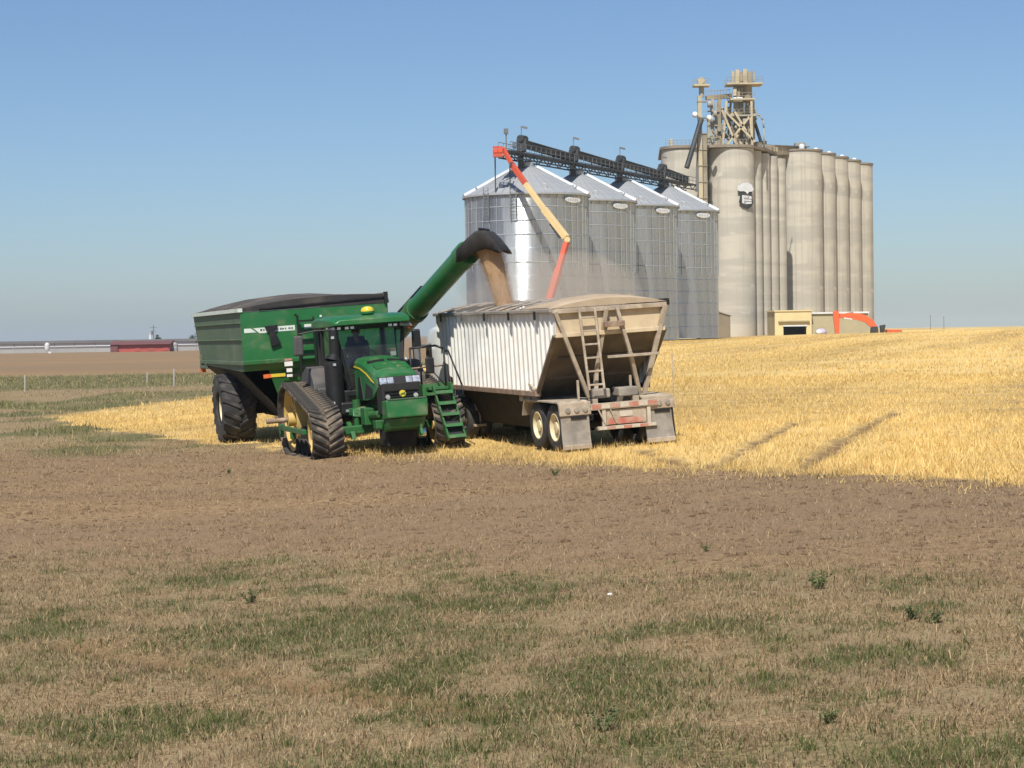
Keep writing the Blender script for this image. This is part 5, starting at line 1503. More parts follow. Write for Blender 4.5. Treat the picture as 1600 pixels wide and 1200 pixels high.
# decal with dark lettering blocks, partly hidden by the bracket
zd = 3.08
MB().prism([(-1.90, zd - 0.05), (-1.90, zd + 0.06), (-1.72, zd + 0.06), (-1.58, zd - 0.05)], 'x', XF + 0.003, XF + 0.007).build('decal_stripe', 'white_decal', cart)
MB().prism([(-1.66, zd + 0.06), (-0.55, zd + 0.075), (-0.55, zd - 0.065), (-1.28, zd - 0.065), (-1.36, zd - 0.085), (-1.5, zd - 0.075)], 'x', XF + 0.003, XF + 0.007).build('decal_stripe', 'white_decal', cart)
MB().prism([(-0.30, zd + 0.075), (-0.05, zd + 0.08), (-0.05, zd - 0.03), (-0.30, zd - 0.035)], 'x', XF + 0.003, XF + 0.007).build('decal_stripe', 'white_decal', cart)
for (u, w, h) in ((-1.45, 0.05, 0.06), (-1.38, 0.03, 0.06), (-1.18, 0.05, 0.03), (-1.11, 0.04, 0.035), (-1.05, 0.05, 0.03), (-0.93, 0.04, 0.05), (-0.87, 0.05, 0.04), (-0.80, 0.03, 0.05), (-0.70, 0.05, 0.045), (-0.63, 0.04, 0.045)):
    MB().prism([(u - w / 2, zd - h / 2), (u + w / 2, zd - h / 2 + 0.006), (u + w / 2, zd + h / 2), (u - w / 2, zd + h / 2)], 'x', XF + 0.008, XF + 0.011).build('decal_letter', 'dark_decal', cart)
# black indicator bracket on the front
MB().prism([(-1.37, 3.18), (-1.02, 3.20), (-1.05, 3.10), (-1.12, 3.06), (-0.96, 2.70), (-1.22, 2.62), (-1.26, 3.02), (-1.33, 3.08)], 'x', XF + 0.012, XF + 0.09).build('level_indicator', 'black_plastic', cart, bevel=0.01)
# stickers and reflector bar
for (y, z, w, h, m) in ((-0.80, 2.26, 0.20, 0.055, 'red_tape'), (-0.80, 2.15, 0.22, 0.12, 'white_paint'), (-0.79, 1.98, 0.15, 0.10, 'white_paint'), (-0.79, 1.84, 0.15, 0.07, 'white_paint')):
    MB().box(XF + 0.056, XF + 0.062, y - w / 2, y + w / 2, z - h / 2, z + h / 2).build('sticker', m, cart)
MB().bar((XF + 0.02, -1.28, 1.87), (XF + 0.02, -0.90, 1.87), 0.05, 0.085).build('reflector_bar', 'yellow_decal', cart)
MB().bar((XF + 0.02, -1.48, 1.86), (XF + 0.02, -1.285, 1.87), 0.05, 0.10).build('reflector_end', 'orange_light', cart)
MB().bar((XF - 0.12, -0.95, 1.84), (XF - 0.12, 0.2, 1.80), 0.06, 0.06).build('reflector_arm', 'black_plastic', cart)
# front ladder
for y in (-0.50, -0.08):
    MB().bar((XF + 0.16, y, 1.55), (XF + 0.16, y, 3.34), 0.05, 0.05).build('ladder_rail', 'black_plastic', cart)
for k in range(6):
    MB().bar((XF + 0.16, -0.50, 1.75 + 0.30 * k), (XF + 0.16, -0.08, 1.75 + 0.30 * k), 0.045, 0.05).build('ladder_rung', 'black_plastic', cart)
MB().tube((XF + 0.16, -0.56, 3.44), (XF + 0.16, -0.48, 3.34), 0.03, n=8).build('ladder_hook', 'black_plastic', cart)
# axle, tongue
MB().box(-0.3, 0.3, -1.3, 1.3, 0.75, 1.05).build('axle_beam', 'shaded_underside', cart, bevel=0.03)
MB().bar((2.4, 0, 0.75), (5.75, 0, 0.58), 0.30, 0.28).build('tongue', 'shaded_underside', cart, bevel=0.02)
MB().tube((XF - 0.9, 0.7, 0.75), (XR + 2.4, 0.3, 0.62), 0.28, n=14).build('floor_auger', 'shaded_underside', cart, smooth=35)
CW_R, CW_W = 0.965, 0.93
lugc = []
for sg in (-1, 1):
    mb = MB()
    # lug from the middle to the shoulder, swept; thickness outward along z
    mb.hexa([(0.0, -0.02 * sg, -0.02), (0.13, -0.02 * sg, -0.02), (-0.10, sg * CW_W * 0.50, -0.08), (-0.26, sg * CW_W * 0.50, -0.08), (0.02, -0.02 * sg, 0.06), (0.10, -0.02 * sg, 0.06), (-0.13, sg * CW_W * 0.49, 0.02), (-0.23, sg * CW_W * 0.49, 0.02)])
    m_ = mb.mesh('tread_lug'); m_.materials.append(M['rubber']); lugc.append(m_)
for s in (-1, 1):
    c_ = (0, s * 1.69, CW_R)
    ty = tyre(MB(), CW_R - 0.045, CW_W, c_, 0.46, 56).build('tyre', 'rubber', cart, smooth=35)
    for k in range(17):
        for q in (0, 1):
            a = 2 * math.pi * (k + 0.5 * q) / 17
            m4 = Matrix.Translation(c_) @ Matrix.Rotation(a, 4, 'Y') @ Matrix.Translation((0, 0, CW_R - 0.05))
            inst('tread_lug', lugc[q], ty, m4)
    w = disc_wheel(MB(), 0.47, CW_W * 0.74, c_, 32, 0.15).build('wheel_rim', 'cream_rim', cart, smooth=35)
    bolts(MB().tube((0, c_[1] - 0.25, CW_R), (0, c_[1] + 0.25, CW_R), 0.10, n=14), 0.16, 10, c_, c_[1] + s * 0.12).build('hub', 'cream_rim', w, smooth=35)

# unloading auger
CI = CM.inverted()
tip_w = at(731, 394, 46.0); base_w = at(596, 545, 50.4)
tip = CI @ tip_w; base = CI @ base_w
ax = (tip - base).normalized()
ag = MB().tube(base - ax * 1.2, tip, 0.275, n=28)
ag.build('auger_tube', 'green_paint', cart, smooth=35)
j1 = base + ax * ((tip - base).length * 0.42)
MB().tube(j1 - ax * 0.10, j1 + ax * 0.10, 0.315, n=28).build('auger_flange', 'green_cast', cart, smooth=35)
MB().tube(tip - ax * 0.36, tip - ax * 0.02, 0.30, n=28).build('auger_collar', 'green_paint', cart, smooth=35)
upv = (Vector((0, 0, 1)) - ax * ax.z).normalized(); sdv = ax.cross(upv)
MB().tube(base + upv * 0.36 + ax * 0.2, j1 + upv * 0.34 + ax * 0.6, 0.06, n=10).build('auger_cylinder', 'black_plastic', cart, smooth=35)
for (f, v, m, r) in ((0.40, -0.20, 'orange_light', 0.07), (0.30, 0.10, 'headlight', 0.06), (0.945, 0.12, 'headlight', 0.05)):
    p = base + ax * ((tip - base).length * f) - sdv * 0.0
    camdir = (CI.to_3x3() @ (Vector((0, 0, CAM_Z)) - (CM @ p))).normalized()
    side = (camdir - ax * camdir.dot(ax)).normalized()
    q = p + side * 0.29 + upv * v
    MB().ball(q, r, 10, 6).build('auger_lamp', m, cart, smooth=True)
p = base + ax * ((tip - base).length * 0.30); camdir = (CI.to_3x3() @ (Vector((0, 0, CAM_Z)) - (CM @ p))).normalized(); side = (camdir - ax * camdir.dot(ax)).normalized()
MB().bar(p + side * 0.29 - upv * 0.05, p + side * 0.29 - upv * 0.05 + ax * 0.34, 0.08, 0.03, tuple(side)).build('auger_sticker', 'white_paint', cart)
# rubber spout hood at the tip: an open-bottomed hood bending downwards
dn = CI.to_3x3() @ Vector((0, 0, -1))
ax = CI.to_3x3() @ Vector((0.94, -0.34, 0.0)); sdv = CI.to_3x3() @ Vector((0.34, 0.94, 0.0))
out = (ax - dn * ax.dot(dn)).normalized()
HOOD = [(-0.16, 0.10), (0.06, 0.30), (0.28, 0.47), (0.42, 0.505), (0.57, 0.485), (0.74, 0.33), (0.90, 0.14), (0.99, 0.02)]
secs = []
for j, (o_, u_) in enumerate(HOOD):
    c = tip + out * o_ - dn * u_
    dd = (0.36, 0.50, 0.52, 0.50, 0.44, 0.32, 0.20, 0.08)[j]
    sec = [c + sdv * -0.37 + dn * dd, c + sdv * -0.37 + dn * 0.06, c + sdv * -0.26, c + sdv * 0.26, c + sdv * 0.37 + dn * 0.06, c + sdv * 0.37 + dn * dd]
    secs.append(sec)
sp = MB().loft(secs, caps=False, closed=False).build('spout_hood', 'tarp_black', cart, smooth=28)
sp.modifiers.new('solid', 'SOLIDIFY').thickness = 0.025
bk_ = MB()
for o_, u_ in ((0.42, 0.52),):
    c = tip + out * o_ - dn * u_; bk_.tube(c - sdv * 0.3, c + sdv * 0.3, 0.04, n=8)
bk_.build('hood_hinge', 'black_plastic', cart)
SPOUT = CM @ (tip + out * 0.42 - dn * 0.20)

# ------------------------------------------------------------------ hopper trailer
th_ = R(19); FXt, FYt = -math.sin(th_), math.cos(th_)
trl = thing('hopper_trailer', 'white corrugated grain hopper trailer being filled, dusty rear with ladder', 'trailer')
TMt = place(trl, 2.25, 41.40, FXt, FYt, span=3.0, pitch=0.020)
LT, W2, ZT_, ZV, ZB_ = 8.63, 1.30, 3.02, 2.50, 1.28


def zlow(x):
    if x < 1.3: return ZV + (ZB_ - ZV) * x / 1.3
    if x > 7.5: return ZB_ + (ZV - ZB_) * (x - 7.5) / (LT - 7.5)
    return ZB_


for s in (-1, 1):
    xs = []; pitch = 0.30; x = 0.0
    while x < LT - 0.02:
        for dx, o in ((0.0, 0.0), (0.16, 0.0), (0.20, 0.05), (0.26, 0.05)):
            if x + dx < LT: xs.append((x + dx, o))
        x += pitch
    xs.append((LT, 0.0))
    xs += [(1.3, None), (7.5, None)]; xs = sorted(xs, key=lambda q: q[0])
    pts = []; lo = 0.0
    for xx, o in xs:
        if o is None: o = lo
        lo = o; pts.append((xx, s * (W2 - 0.05 + o)))
    P = [(x_, y_, ZT_) for x_, y_ in pts] + [(x_, y_, zlow(x_)) for x_, y_ in pts]
    n = len(pts)
    o = MB().add(P, [(k, k + 1, n + k + 1, n + k) for k in range(n - 1)]).build('side_panel', 'white_paint', trl)
    sm = o.modifiers.new('solid', 'SOLIDIFY'); sm.thickness = 0.02; sm.offset = -s
    MB().box(-0.02, LT + 0.02, s * W2 - 0.07, s * W2 + 0.07, ZT_ - 0.02, ZT_ + 0.06).build('top_rail', 'rail_grey', trl, bevel=0.015)
    MB().box(1.25, 7.55, s * W2 - 0.09, s * W2 + 0.05, ZB_ - 0.11, ZB_ + 0.003).build('bottom_rail', 'rusty_rail', trl, bevel=0.01)
    MB().bar((0, s * (W2 - 0.03), ZV), (1.3, s * (W2 - 0.03), ZB_ - 0.04), 0.10, 0.06).build('end_rail', 'dusty_steel', trl)
    for k in range(5):
        x_ = 0.9 + 1.75 * k
        MB().box(x_ - 0.04, x_ + 0.04, s * W2 + 0.07, s * W2 + 0.10, ZT_ - 0.16, ZT_ + 0.02).build('tarp_clip', 'black_plastic', trl)


def tpanel(pts, name, matn, th=0.025, parent=trl):
    a, b, c = Vector(pts[0]), Vector(pts[1]), Vector(pts[2]); n_ = (b - a).cross(c - a).normalized() * th
    n = len(pts); P = [Vector(p) for p in pts] + [Vector(p) - n_ for p in pts]
    return MB().add(P, [tuple(range(n)), tuple(range(n, 2 * n))[::-1]] + [(i, n + i, n + (i + 1) % n, (i + 1) % n) for i in range(n)]).build(name, matn, parent)


# rear end: upright panel, then the slope of the hopper
tpanel([(0, W2 - 0.06, ZV), (0, -W2 + 0.06, ZV), (0, -W2 + 0.06, ZT_), (0, W2 - 0.06, ZT_)], 'rear_panel', 'cream_paint')
MB().box(-0.06, 0.0, -W2 + 0.03, W2 - 0.03, ZV - 0.04, ZV + 0.05).build('rear_rib', 'cream_paint', trl, bevel=0.01)
MB().box(-0.10, 0.0, -W2 - 0.02, W2 + 0.02, ZT_ - 0.05, ZT_ + 0.05).build('rear_top_rail', 'dusty_frame', trl, bevel=0.01)
tpanel([(0.01, W2 - 0.07, ZV - 0.04), (2.55, W2 - 0.35, 0.60), (2.55, -W2 + 0.35, 0.60), (0.01, -W2 + 0.07, ZV - 0.04)], 'rear_slope', 'dusty_steel')
for k in range(3):
    f = 0.25 + 0.25 * k
    MB().bar((2.55 * f - 0.03, W2 - 0.3, ZV - 0.06 + (0.72 - ZV) * f), (2.55 * f - 0.03, -W2 + 0.3, ZV - 0.06 + (0.72 - ZV) * f), 0.05, 0.05).build('slope_rib', 'dusty_steel', trl)
tpanel([(LT - 0.01, -W2 + 0.07, ZV), (LT - 2.3, -W2 + 0.35, 0.72), (LT - 2.3, W2 - 0.35, 0.72), (LT - 0.01, W2 - 0.07, ZV)], 'front_slope', 'dusty_steel')
tpanel([(LT, -W2 + 0.06, ZV), (LT, W2 - 0.06, ZV), (LT, W2 - 0.06, ZT_), (LT, -W2 + 0.06, ZT_)], 'front_panel', 'white_paint')
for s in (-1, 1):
    tpanel([(1.3, s * (W2 - 0.10), ZB_ - 0.02), (7.5, s * (W2 - 0.10), ZB_ - 0.02), (6.7, s * 0.80, 0.36), (2.2, s * 0.80, 0.36)], 'hopper_side', 'shaded_underside')
tpanel([(2.2, 0.81, 0.37), (6.7, 0.81, 0.37), (6.7, -0.81, 0.37), (2.2, -0.81, 0.37)], 'hopper_floor', 'shaded_underside')
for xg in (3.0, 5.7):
    MB().box(xg - 0.45, xg + 0.45, -0.5, 0.5, 0.22, 0.34).build('hopper_gate', 'shaded_underside', trl)
# open top: bows, grain load, tarp roll and the covered rear
bowp = [(-W2, 0.06), (-0.9, 0.15), (-0.45, 0.21), (0, 0.235), (0.45, 0.21), (0.9, 0.15), (W2, 0.06)]
for k in range(9):
    x_ = 2.25 + 0.76 * k
    MB().path([(x_, y, ZT_ + h) for y, h in bowp], 0.028, 8).build('roof_bow', 'rail_grey', trl, smooth=True)
MB().path([(1.9, 0, ZT_ + 0.235), (LT, 0, ZT_ + 0.235)], 0.022, 8).build('ridge_strap', 'rail_grey', trl)
secs = []
for j in range(9):
    x_ = -0.06 + 2.05 * j / 8
    f = 1.0 + 0.28 * math.sin(math.pi * min(j / 8 * 1.2, 1)) - (0.12 if j == 0 else 0)
    secs.append([(x_, y * 1.02, ZT_ + 0.02 + h * f) for y, h in bowp])
cp = MB().loft(secs, caps=False, closed=False).build('rear_tarp_cap', 'tarp_tan', trl, smooth=True)
cp.modifiers.new('solid', 'SOLIDIFY').thickness = 0.02
P = [(-0.062, y * 1.02, ZT_ + 0.02 + h * 0.88) for y, h in bowp]
MB().add(P + [(p[0] + 0.02, p[1], p[2]) for p in P], [tuple(range(7)), tuple(range(7, 14))[::-1]] + [(i, 7 + i, 7 + (i + 1) % 7, (i + 1) % 7) for i in range(7)]).build('tarp_cap_end', 'tarp_tan', trl)
MB().tube((1.95, -W2 - 0.06, ZT_ + 0.16), (LT, -W2 - 0.06, ZT_ + 0.16), 0.09, n=12).build('tarp_roll', 'tarp_tan', trl, smooth=35)
MB().box(-0.04, 0.20, -W2 - 0.12, -W2 + 0.06, ZT_ - 0.02, ZT_ + 0.13).build('tarp_hook', 'black_plastic', trl, bevel=0.02)
# rear frame: braces, ladder
xr = 0.06


def rb3(a, b, w, name, m='dusty_frame', h=None):
    return MB().bar(a, b, w, h or w, (1, 0, 0)).build(name, m, trl, bevel=0.008)


rb3((-0.10, W2 - 0.02, ZT_), (xr + 0.1, 0.52, 1.12), 0.085, 'rear_brace')
rb3((-0.10, -W2 + 0.02, ZT_), (xr + 0.1, -0.78, 1.12), 0.095, 'rear_brace')
rb3((-0.12, 0.10, ZT_), (xr + 0.15, 0.30, 1.62), 0.08, 'rear_brace')
rb3((xr + 0.15, 0.30, 1.62), (xr + 0.1, 0.36, 1.1), 0.085, 'rear_brace')
rb3((-0.12, -0.14, ZT_), (-0.18, -0.36, 2.05), 0.075, 'rear_brace')
rb3((-0.18, -0.36, 2.05), (xr + 0.1, -0.68, 1.05), 0.085, 'rear_brace')
rb3((-0.22, 0.18, 1.98), (-0.22, -1.02, 1.98), 0.06, 'cross_brace')
MB().box(-0.24, -0.12, -0.26, 0.20, 2.62, 2.74).build('brace_bracket', 'rusty_rail', trl, bevel=0.01)
for y0, y1 in ((0.74, 0.66), (0.38, 0.32)):
    rb3((-0.14, y0, ZT_ + 0.02), (-0.26, y1, 1.30), 0.05, 'ladder_rail')
for k in range(6):
    f = 0.10 + 0.175 * k
    rb3((-0.14 - 0.12 * f, 0.74 - 0.08 * f, ZT_ - 1.65 * f), (-0.14 - 0.12 * f, 0.38 - 0.06 * f, ZT_ - 1.65 * f), 0.04, 'ladder_rung')
for y, z1 in ((0.80, 1.52), (-0.42, 1.55)):
    rb3((0.05, y, 1.05), (0.05, y, z1), 0.05, 'short_post')
# chassis
for y in (-0.48, 0.48):
    MB().box(-0.085, 2.6, y - 0.07, y + 0.07, 0.92, 1.10).build('frame_rail', 'dusty_frame', trl, bevel=0.01)
MB().box(-0.06, 0.34, -0.55, -0.10, 1.101, 1.30).build('air_tank_box', 'mudflap', trl, bevel=0.03)
MB().box(-0.06, 0.34, 0.10, 0.50, 1.101, 1.30).build('air_tank_box', 'mudflap', trl, bevel=0.03)
xb_ = -0.14
MB().box(xb_ - 0.05, xb_ + 0.05, -0.92, 0.62, 0.86, 1.00).build('tail_bar', 'dusty_frame', trl, bevel=0.01)
for k in range(7):
    y = 0.60 - 0.218 * k
    MB().box(xb_ - 0.056, xb_ - 0.051, y - 0.20, y - 0.004, 0.885, 0.985).build('reflective_tape', 'red_tape' if k % 2 == 0 else 'white_tape', trl)
MB().box(xb_ - 0.05, xb_ + 0.05, -0.88, 0.48, 0.42, 0.50).build('underride_bar', 'dusty_frame', trl, bevel=0.01)
for k in range(7):
    y = 0.46 - 0.19 * k
    MB().box(xb_ - 0.056, xb_ - 0.051, y - 0.185, y - 0.004, 0.43, 0.49).build('reflective_tape', 'red_tape' if k % 2 else 'white_tape', trl)
for y in (-0.72, 0.32):
    MB().box(xb_ - 0.03, xb_ + 0.03, y - 0.04, y + 0.04, 0.50, 0.86).build('underride_post', 'white_tape', trl)
MB().box(xb_ - 0.01, xb_ + 0.01, -0.66, 0.26, 0.52, 0.84).build('plate_panel', 'dusty_frame', trl)
MB().box(xb_ - 0.018, xb_ - 0.011, -0.58, 0.24, 0.53, 0.66).build('warning_panel', 'red_tape', trl)
MB().box(xb_ - 0.026, xb_ - 0.013, -0.34, -0.04, 0.68, 0.80).build('number_plate', 'white_tape', trl)
MB().bar((xb_ - 0.04, 0.45, 0.86), (xb_ - 0.04, 0.30, 0.52), 0.03, 0.03).bar((xb_ - 0.04, 0.18, 0.86), (xb_ - 0.04, 0.05, 0.55), 0.03, 0.03).build('chain', 'dusty_frame', trl)
# wheels, fenders, flaps
for xa_ in (0.50, 1.58):
    for s in (-1, 1):
        for j, yo in enumerate((1.10, 0.76)):
            c_ = (xa_, s * yo, 0.515)
            ty = tyre(MB(), 0.515, 0.27, c_, 0.30, 40).build('tyre', 'rubber', trl, smooth=35)
            tr_ = MB()
            for k in range(3):
                tr_.lathe([(0.522, -0.075 + 0.055 * k), (0.522, -0.05 + 0.055 * k)], c_, 'y', 40)
            tr_.build('tread_band', 'rubber', ty)
            if j == 0:
                w_ = MB().lathe([(0.31, s * 0.12), (0.29, s * 0.13), (0.27, s * 0.06), (0.22, s * 0.03), (0.13, s * 0.035), (0.11, s * 0.10), (0.0, s * 0.11)], c_, 'y', 32).build('wheel_rim', 'cream_rim', trl, smooth=35)
                bolts(MB(), 0.165, 10, c_, c_[1] + s * 0.03, 0.018).build('wheel_nut_set', 'dusty_frame', w_)
    MB().tube((xa_, -1.0, 0.515), (xa_, 1.0, 0.515), 0.075, n=12).build('axle', 'shaded_underside', trl, smooth=35)
for y in (-0.55, 0.55):
    MB().box(0.15, 2.0, y - 0.06, y + 0.06, 0.66, 0.90).build('suspension_beam', 'shaded_underside', trl)
MB().tube((0.5, 0, 0.55), (0.5, 0, 0.85), 0.2, n=12).box(0.1, 1.7, -0.2, 0.2, 0.55, 0.7).build('brake_gear', 'shaded_underside', trl, bevel=0.02)
for s in (-1, 1):
    prof = [(2.38, 0.72), (2.26, 0.98), (2.14, 1.085), (0.08, 1.085), (-0.02, 1.05), (-0.06, 0.80), (-0.035, 0.80), (0.01, 1.02), (0.09, 1.055), (2.12, 1.055), (2.23, 0.965), (2.35, 0.71)]
    MB().prism(prof, 'y', s * 0.62, s * 1.30).build('fender', 'dusty_frame', trl)
    MB().box(-0.14, -0.07, s * 0.96 - 0.36, s * 0.96 + 0.36, 0.78, 1.06).build('light_panel', 'dusty_frame', trl, bevel=0.015)
    for u in (-0.22, -0.02, 0.18):
        MB().lathe([(0.0, -0.03), (0.055, -0.025), (0.06, 0.0)], (-0.141, s * 0.96 + u, 0.90), 'x', 14).build('tail_light', 'mudflap', trl)
    # flap: a sheet that bows a little backwards
    secs = []
    for j in range(7):
        z = 0.775 - 0.11 * j
        x_ = -0.10 - (0.0025 * j * j if s < 0 else 0.0015 * j * j)
        hw = 0.325
        secs.append([(x_, s * 0.97 - hw, z), (x_, s * 0.97 + hw, z), (x_ + 0.015, s * 0.97 + hw, z), (x_ + 0.015, s * 0.97 - hw, z)])
    fl = MB().loft(secs).build('mud_flap', 'mudflap', trl)
    MB().box(-0.21 if s < 0 else -0.175, -0.14, s * 0.97 - 0.33, s * 0.97 + 0.33, 0.06, 0.16).build('flap_weight', 'dusty_frame', fl, bevel=0.01)
    MB().box(-0.125, -0.116, s * 0.97 - 0.26, s * 0.97 + 0.10, 0.70, 0.76).build('flap_tear', 'black_plastic', fl)
MB().tube((-0.08, -1.36, 0.75), (-0.10, -1.37, 1.95), 0.014, n=6).build('marker_whip', 'dusty_frame', trl)
MB().bar((-0.10, -1.29, 0.78), (-0.14, -1.31, 0.12), 0.03, 0.05).build('flap_stay', 'black_plastic', trl)
# landing gear and side details
for s in (-1, 1):
    MB().box(6.75, 6.90, s * 0.92 - 0.07, s * 0.92 + 0.07, 0.30, 1.20).build('landing_leg', 'dusty_frame', trl, bevel=0.01)
    MB().box(6.62, 7.03, s * 0.92 - 0.16, s * 0.92 + 0.16, 0.24, 0.30).build('landing_foot', 'dusty_frame', trl, bevel=0.01)
    MB().bar((6.8, s * 0.92, 0.75), (6.2, s * 0.7, 1.15), 0.06, 0.06).bar((6.82, s * 1.0, 0.62), (6.82, s * 1.12, 0.45), 0.05, 0.05).build('landing_brace', 'dusty_frame', trl)
    for k in range(3):
        MB().box(1.5 + 0.42 * k, 1.80 + 0.42 * k, s * (W2 - 0.10) - 0.06, s * (W2 - 0.10) + 0.06, ZB_ - 0.26, ZB_ - 0.12).build('toggle_box', 'dusty_frame', trl, bevel=0.03)
MB().bar((1.45, W2 - 0.02, ZB_ + 0.02), (1.75, W2, ZB_ + 0.16), 0.05, 0.05).ball((1.42, W2, ZB_ + 0.05), 0.06, 8, 6).build('valve_handle', 'dusty_frame', trl)
MB().box(6.9, 8.2, -0.55, 0.55, 1.00, 1.12).build('kingpin_plate', 'shaded_underside', trl)
MB().box(4.05, 4.35, W2 - 0.52, W2 - 0.50, 0.72, 0.78).bar((4.05, W2 - 0.5, 0.80), (4.2, W2 - 0.5, 0.72), 0.03, 0.05).build('gate_crank', 'white_paint', trl)

# grain heap inside the trailer
gpts = []; gf = []
nxg, nyg = 30, 12
for i in range(nxg):
    for j in range(nyg):
        x_ = 0.15 + (LT - 0.3) * i / (nxg - 1); y_ = -1.22 + 2.44 * j / (nyg - 1)
        h_ = 2.66 + 0.22 * math.exp(-((x_ - 4.9) / 1.3) ** 2) * (1 - abs(y_) / 1.4) + 0.03 * math.sin(i * 1.7 + j * 2.3)
        gpts.append((x_, y_, h_))
for i in range(nxg - 1):
    for j in range(nyg - 1):
        gf.append((i * nyg + j, (i + 1) * nyg + j, (i + 1) * nyg + j + 1, i * nyg + j + 1))
gh = MB().add(gpts, gf).build('grain_load', 'grain', None, smooth=True)
gh.matrix_world = TMt.copy(); setkind(gh, 'stuff'); tag(gh, 'heap of tan grain filling the open top of trailer', 'grain')

# ------------------------------------------------------------------ falling grain and its dust
land = TMt @ Vector((4.9, 0.62, 2.90)); start = SPOUT
gs = MB(); secs = []
for j in range(41):
    t = j / 40
    hor = Vector((land.x - start.x, land.y - start.y, 0)) * (t ** 0.8)
    c = Vector((start.x, start.y, start.z)) + hor; c.z = start.z + (land.z - start.z) * t
    r = 0.17 * (1 - t) ** 2.2 + 0.145 + 0.045 * t + (0.06 if j > 38 else 0)
    ring = []
    for k in range(36):
        a = 2 * math.pi * k / 36
        rr = r * (1 + 0.10 * (vnoise(k * 0.5, j * 0.08, 77) - 0.5) * 2 + 0.05 * (vnoise(k * 0.9, j * 0.5, 78) - 0.5))
        ring.append(c + Vector((math.cos(a) * rr * 1.05, math.sin(a) * rr * 0.75, 0)))
    secs.append(ring)
gs.loft(secs)
stream = gs.build('falling_grain', 'grain', None, smooth=True)
setkind(stream, 'stuff'); tag(stream, 'tan stream of grain pouring from auger spout into trailer', 'grain')
kn = 26000
tt = rng.uniform(0, 1, kn); aa = rng.uniform(0, 2 * math.pi, kn)
rr = (0.17 * (1 - tt) ** 2.2 + 0.145 + 0.045 * tt) * (1 + np.abs(rng.normal(0, 0.24, kn)))
cx_ = start.x + (land.x - start.x) * tt ** 0.8 + np.cos(aa) * rr * 1.05
cy_ = start.y + (land.y - start.y) * tt ** 0.8 + np.sin(aa) * rr * 0.75
cz_ = start.z + (land.z - start.z) * tt + rng.normal(0, 0.03, kn)
cen = np.stack([cx_, cy_, cz_], -1)
tri = rng.normal(0, 1, (kn, 3, 3)); tri = tri / np.linalg.norm(tri, axis=2, keepdims=True) * rng.uniform(0.005, 0.012, (kn, 1, 1))
me = np_mesh('grain_spray', (cen[:, None] + tri).reshape(-1, 3), np.arange(3 * kn), np.arange(0, 3 * kn, 3))
np_color(me, np.repeat(np.array([[0.50, 0.335, 0.195]]) * rng.uniform(0.7, 1.3, (kn, 1)), 3, 0))
spray = link('grain_spray', me, 'plant', stream); setkind(spray, 'stuff')


def dust(name, c, rad, dens, label, seed):
    mb = MB().ball((0, 0, 0), 1.0, 24, 16)
    V = []
    for x, y, z in mb.v:
        k = 1 + 0.35 * (float(fbm(np.array(x * 1.3 + 5 + seed), np.array(y * 1.3 + z * 1.7), 91)) - 0.5) * 2
        V.append((x * rad[0] * k, y * rad[1] * k, z * rad[2] * k))
    mb.v = V
    m = bpy.data.materials.new(name); m.use_nodes = True
    N = m.node_tree.nodes; N.remove(N['Principled BSDF'])
    pv = N.new('ShaderNodeVolumePrincipled'); pv.inputs['Color'].default_value = (0.80, 0.72, 0.62, 1); pv.inputs['Density'].default_value = dens
    pv.inputs['Anisotropy'].default_value = 0.0
    m.node_tree.links.new(pv.outputs[0], N['Material Output'].inputs['Volume'])
    o = mb.build(name, m, None, smooth=True); o.location = c
    setkind(o, 'stuff'); tag(o, label, 'dust')
    return o


dust('grain_dust', land + Vector((0.95, 0.6, 0.55)), (2.3, 1.8, 1.05), 0.22, 'thin tan dust drifting over the open trailer top', 1)

# ------------------------------------------------------------------ highway truck in front of the trailer
trk = thing('semi_truck', 'white highway truck coupled to the front of the hopper trailer', 'truck')
pv_ = TMt @ Vector((7.9, 0.0, 0)); ta = R(15)
TKX, TKY = -math.sin(ta), math.cos(ta)
TMk = place(trk, pv_.x + 0.05, pv_.y, TKX, TKY, span=2.5)
for y in (-0.42, 0.42):
    MB().box(-1.2, 6.2, y - 0.05, y + 0.05, 0.72, 0.98).build('frame_rail', 'shaded_underside', trk)
secs = []
for (x, hw, z0, z1, rr) in ((0.95, 1.08, 1.0, 2.74, 0.12), (1.05, 1.12, 1.0, 2.84, 0.14), (2.2, 1.14, 1.0, 2.86, 0.14), (2.9, 1.12, 1.0, 2.82, 0.14), (3.35, 1.02, 1.0, 2.60, 0.16)):
    secs.append([(x, -hw, z0), (x, -hw, z1 - rr * 1.6), (x, -hw + rr * 0.5, z1 - rr * 0.5), (x, -hw + rr * 1.6, z1), (x, hw - rr * 1.6, z1), (x, hw - rr * 0.5, z1 - rr * 0.5), (x, hw, z1 - rr * 1.6), (x, hw, z0)])
cabt = MB().loft(secs).build('cab', 'truck_paint', trk, smooth=30)
secs = []
for (x, hw, z0, z1) in ((3.35, 0.98, 0.95, 1.86), (4.2, 0.90, 0.9, 1.78), (5.2, 0.80, 0.85, 1.62), (5.55, 0.70, 0.85, 1.45)):
    secs.append([(x, -hw, z0), (x, -hw, z1 - 0.2), (x, -hw + 0.25, z1), (x, hw - 0.25, z1), (x, hw, z1 - 0.2), (x, hw, z0)])
MB().loft(secs).build('hood', 'truck_paint', trk, smooth=30)
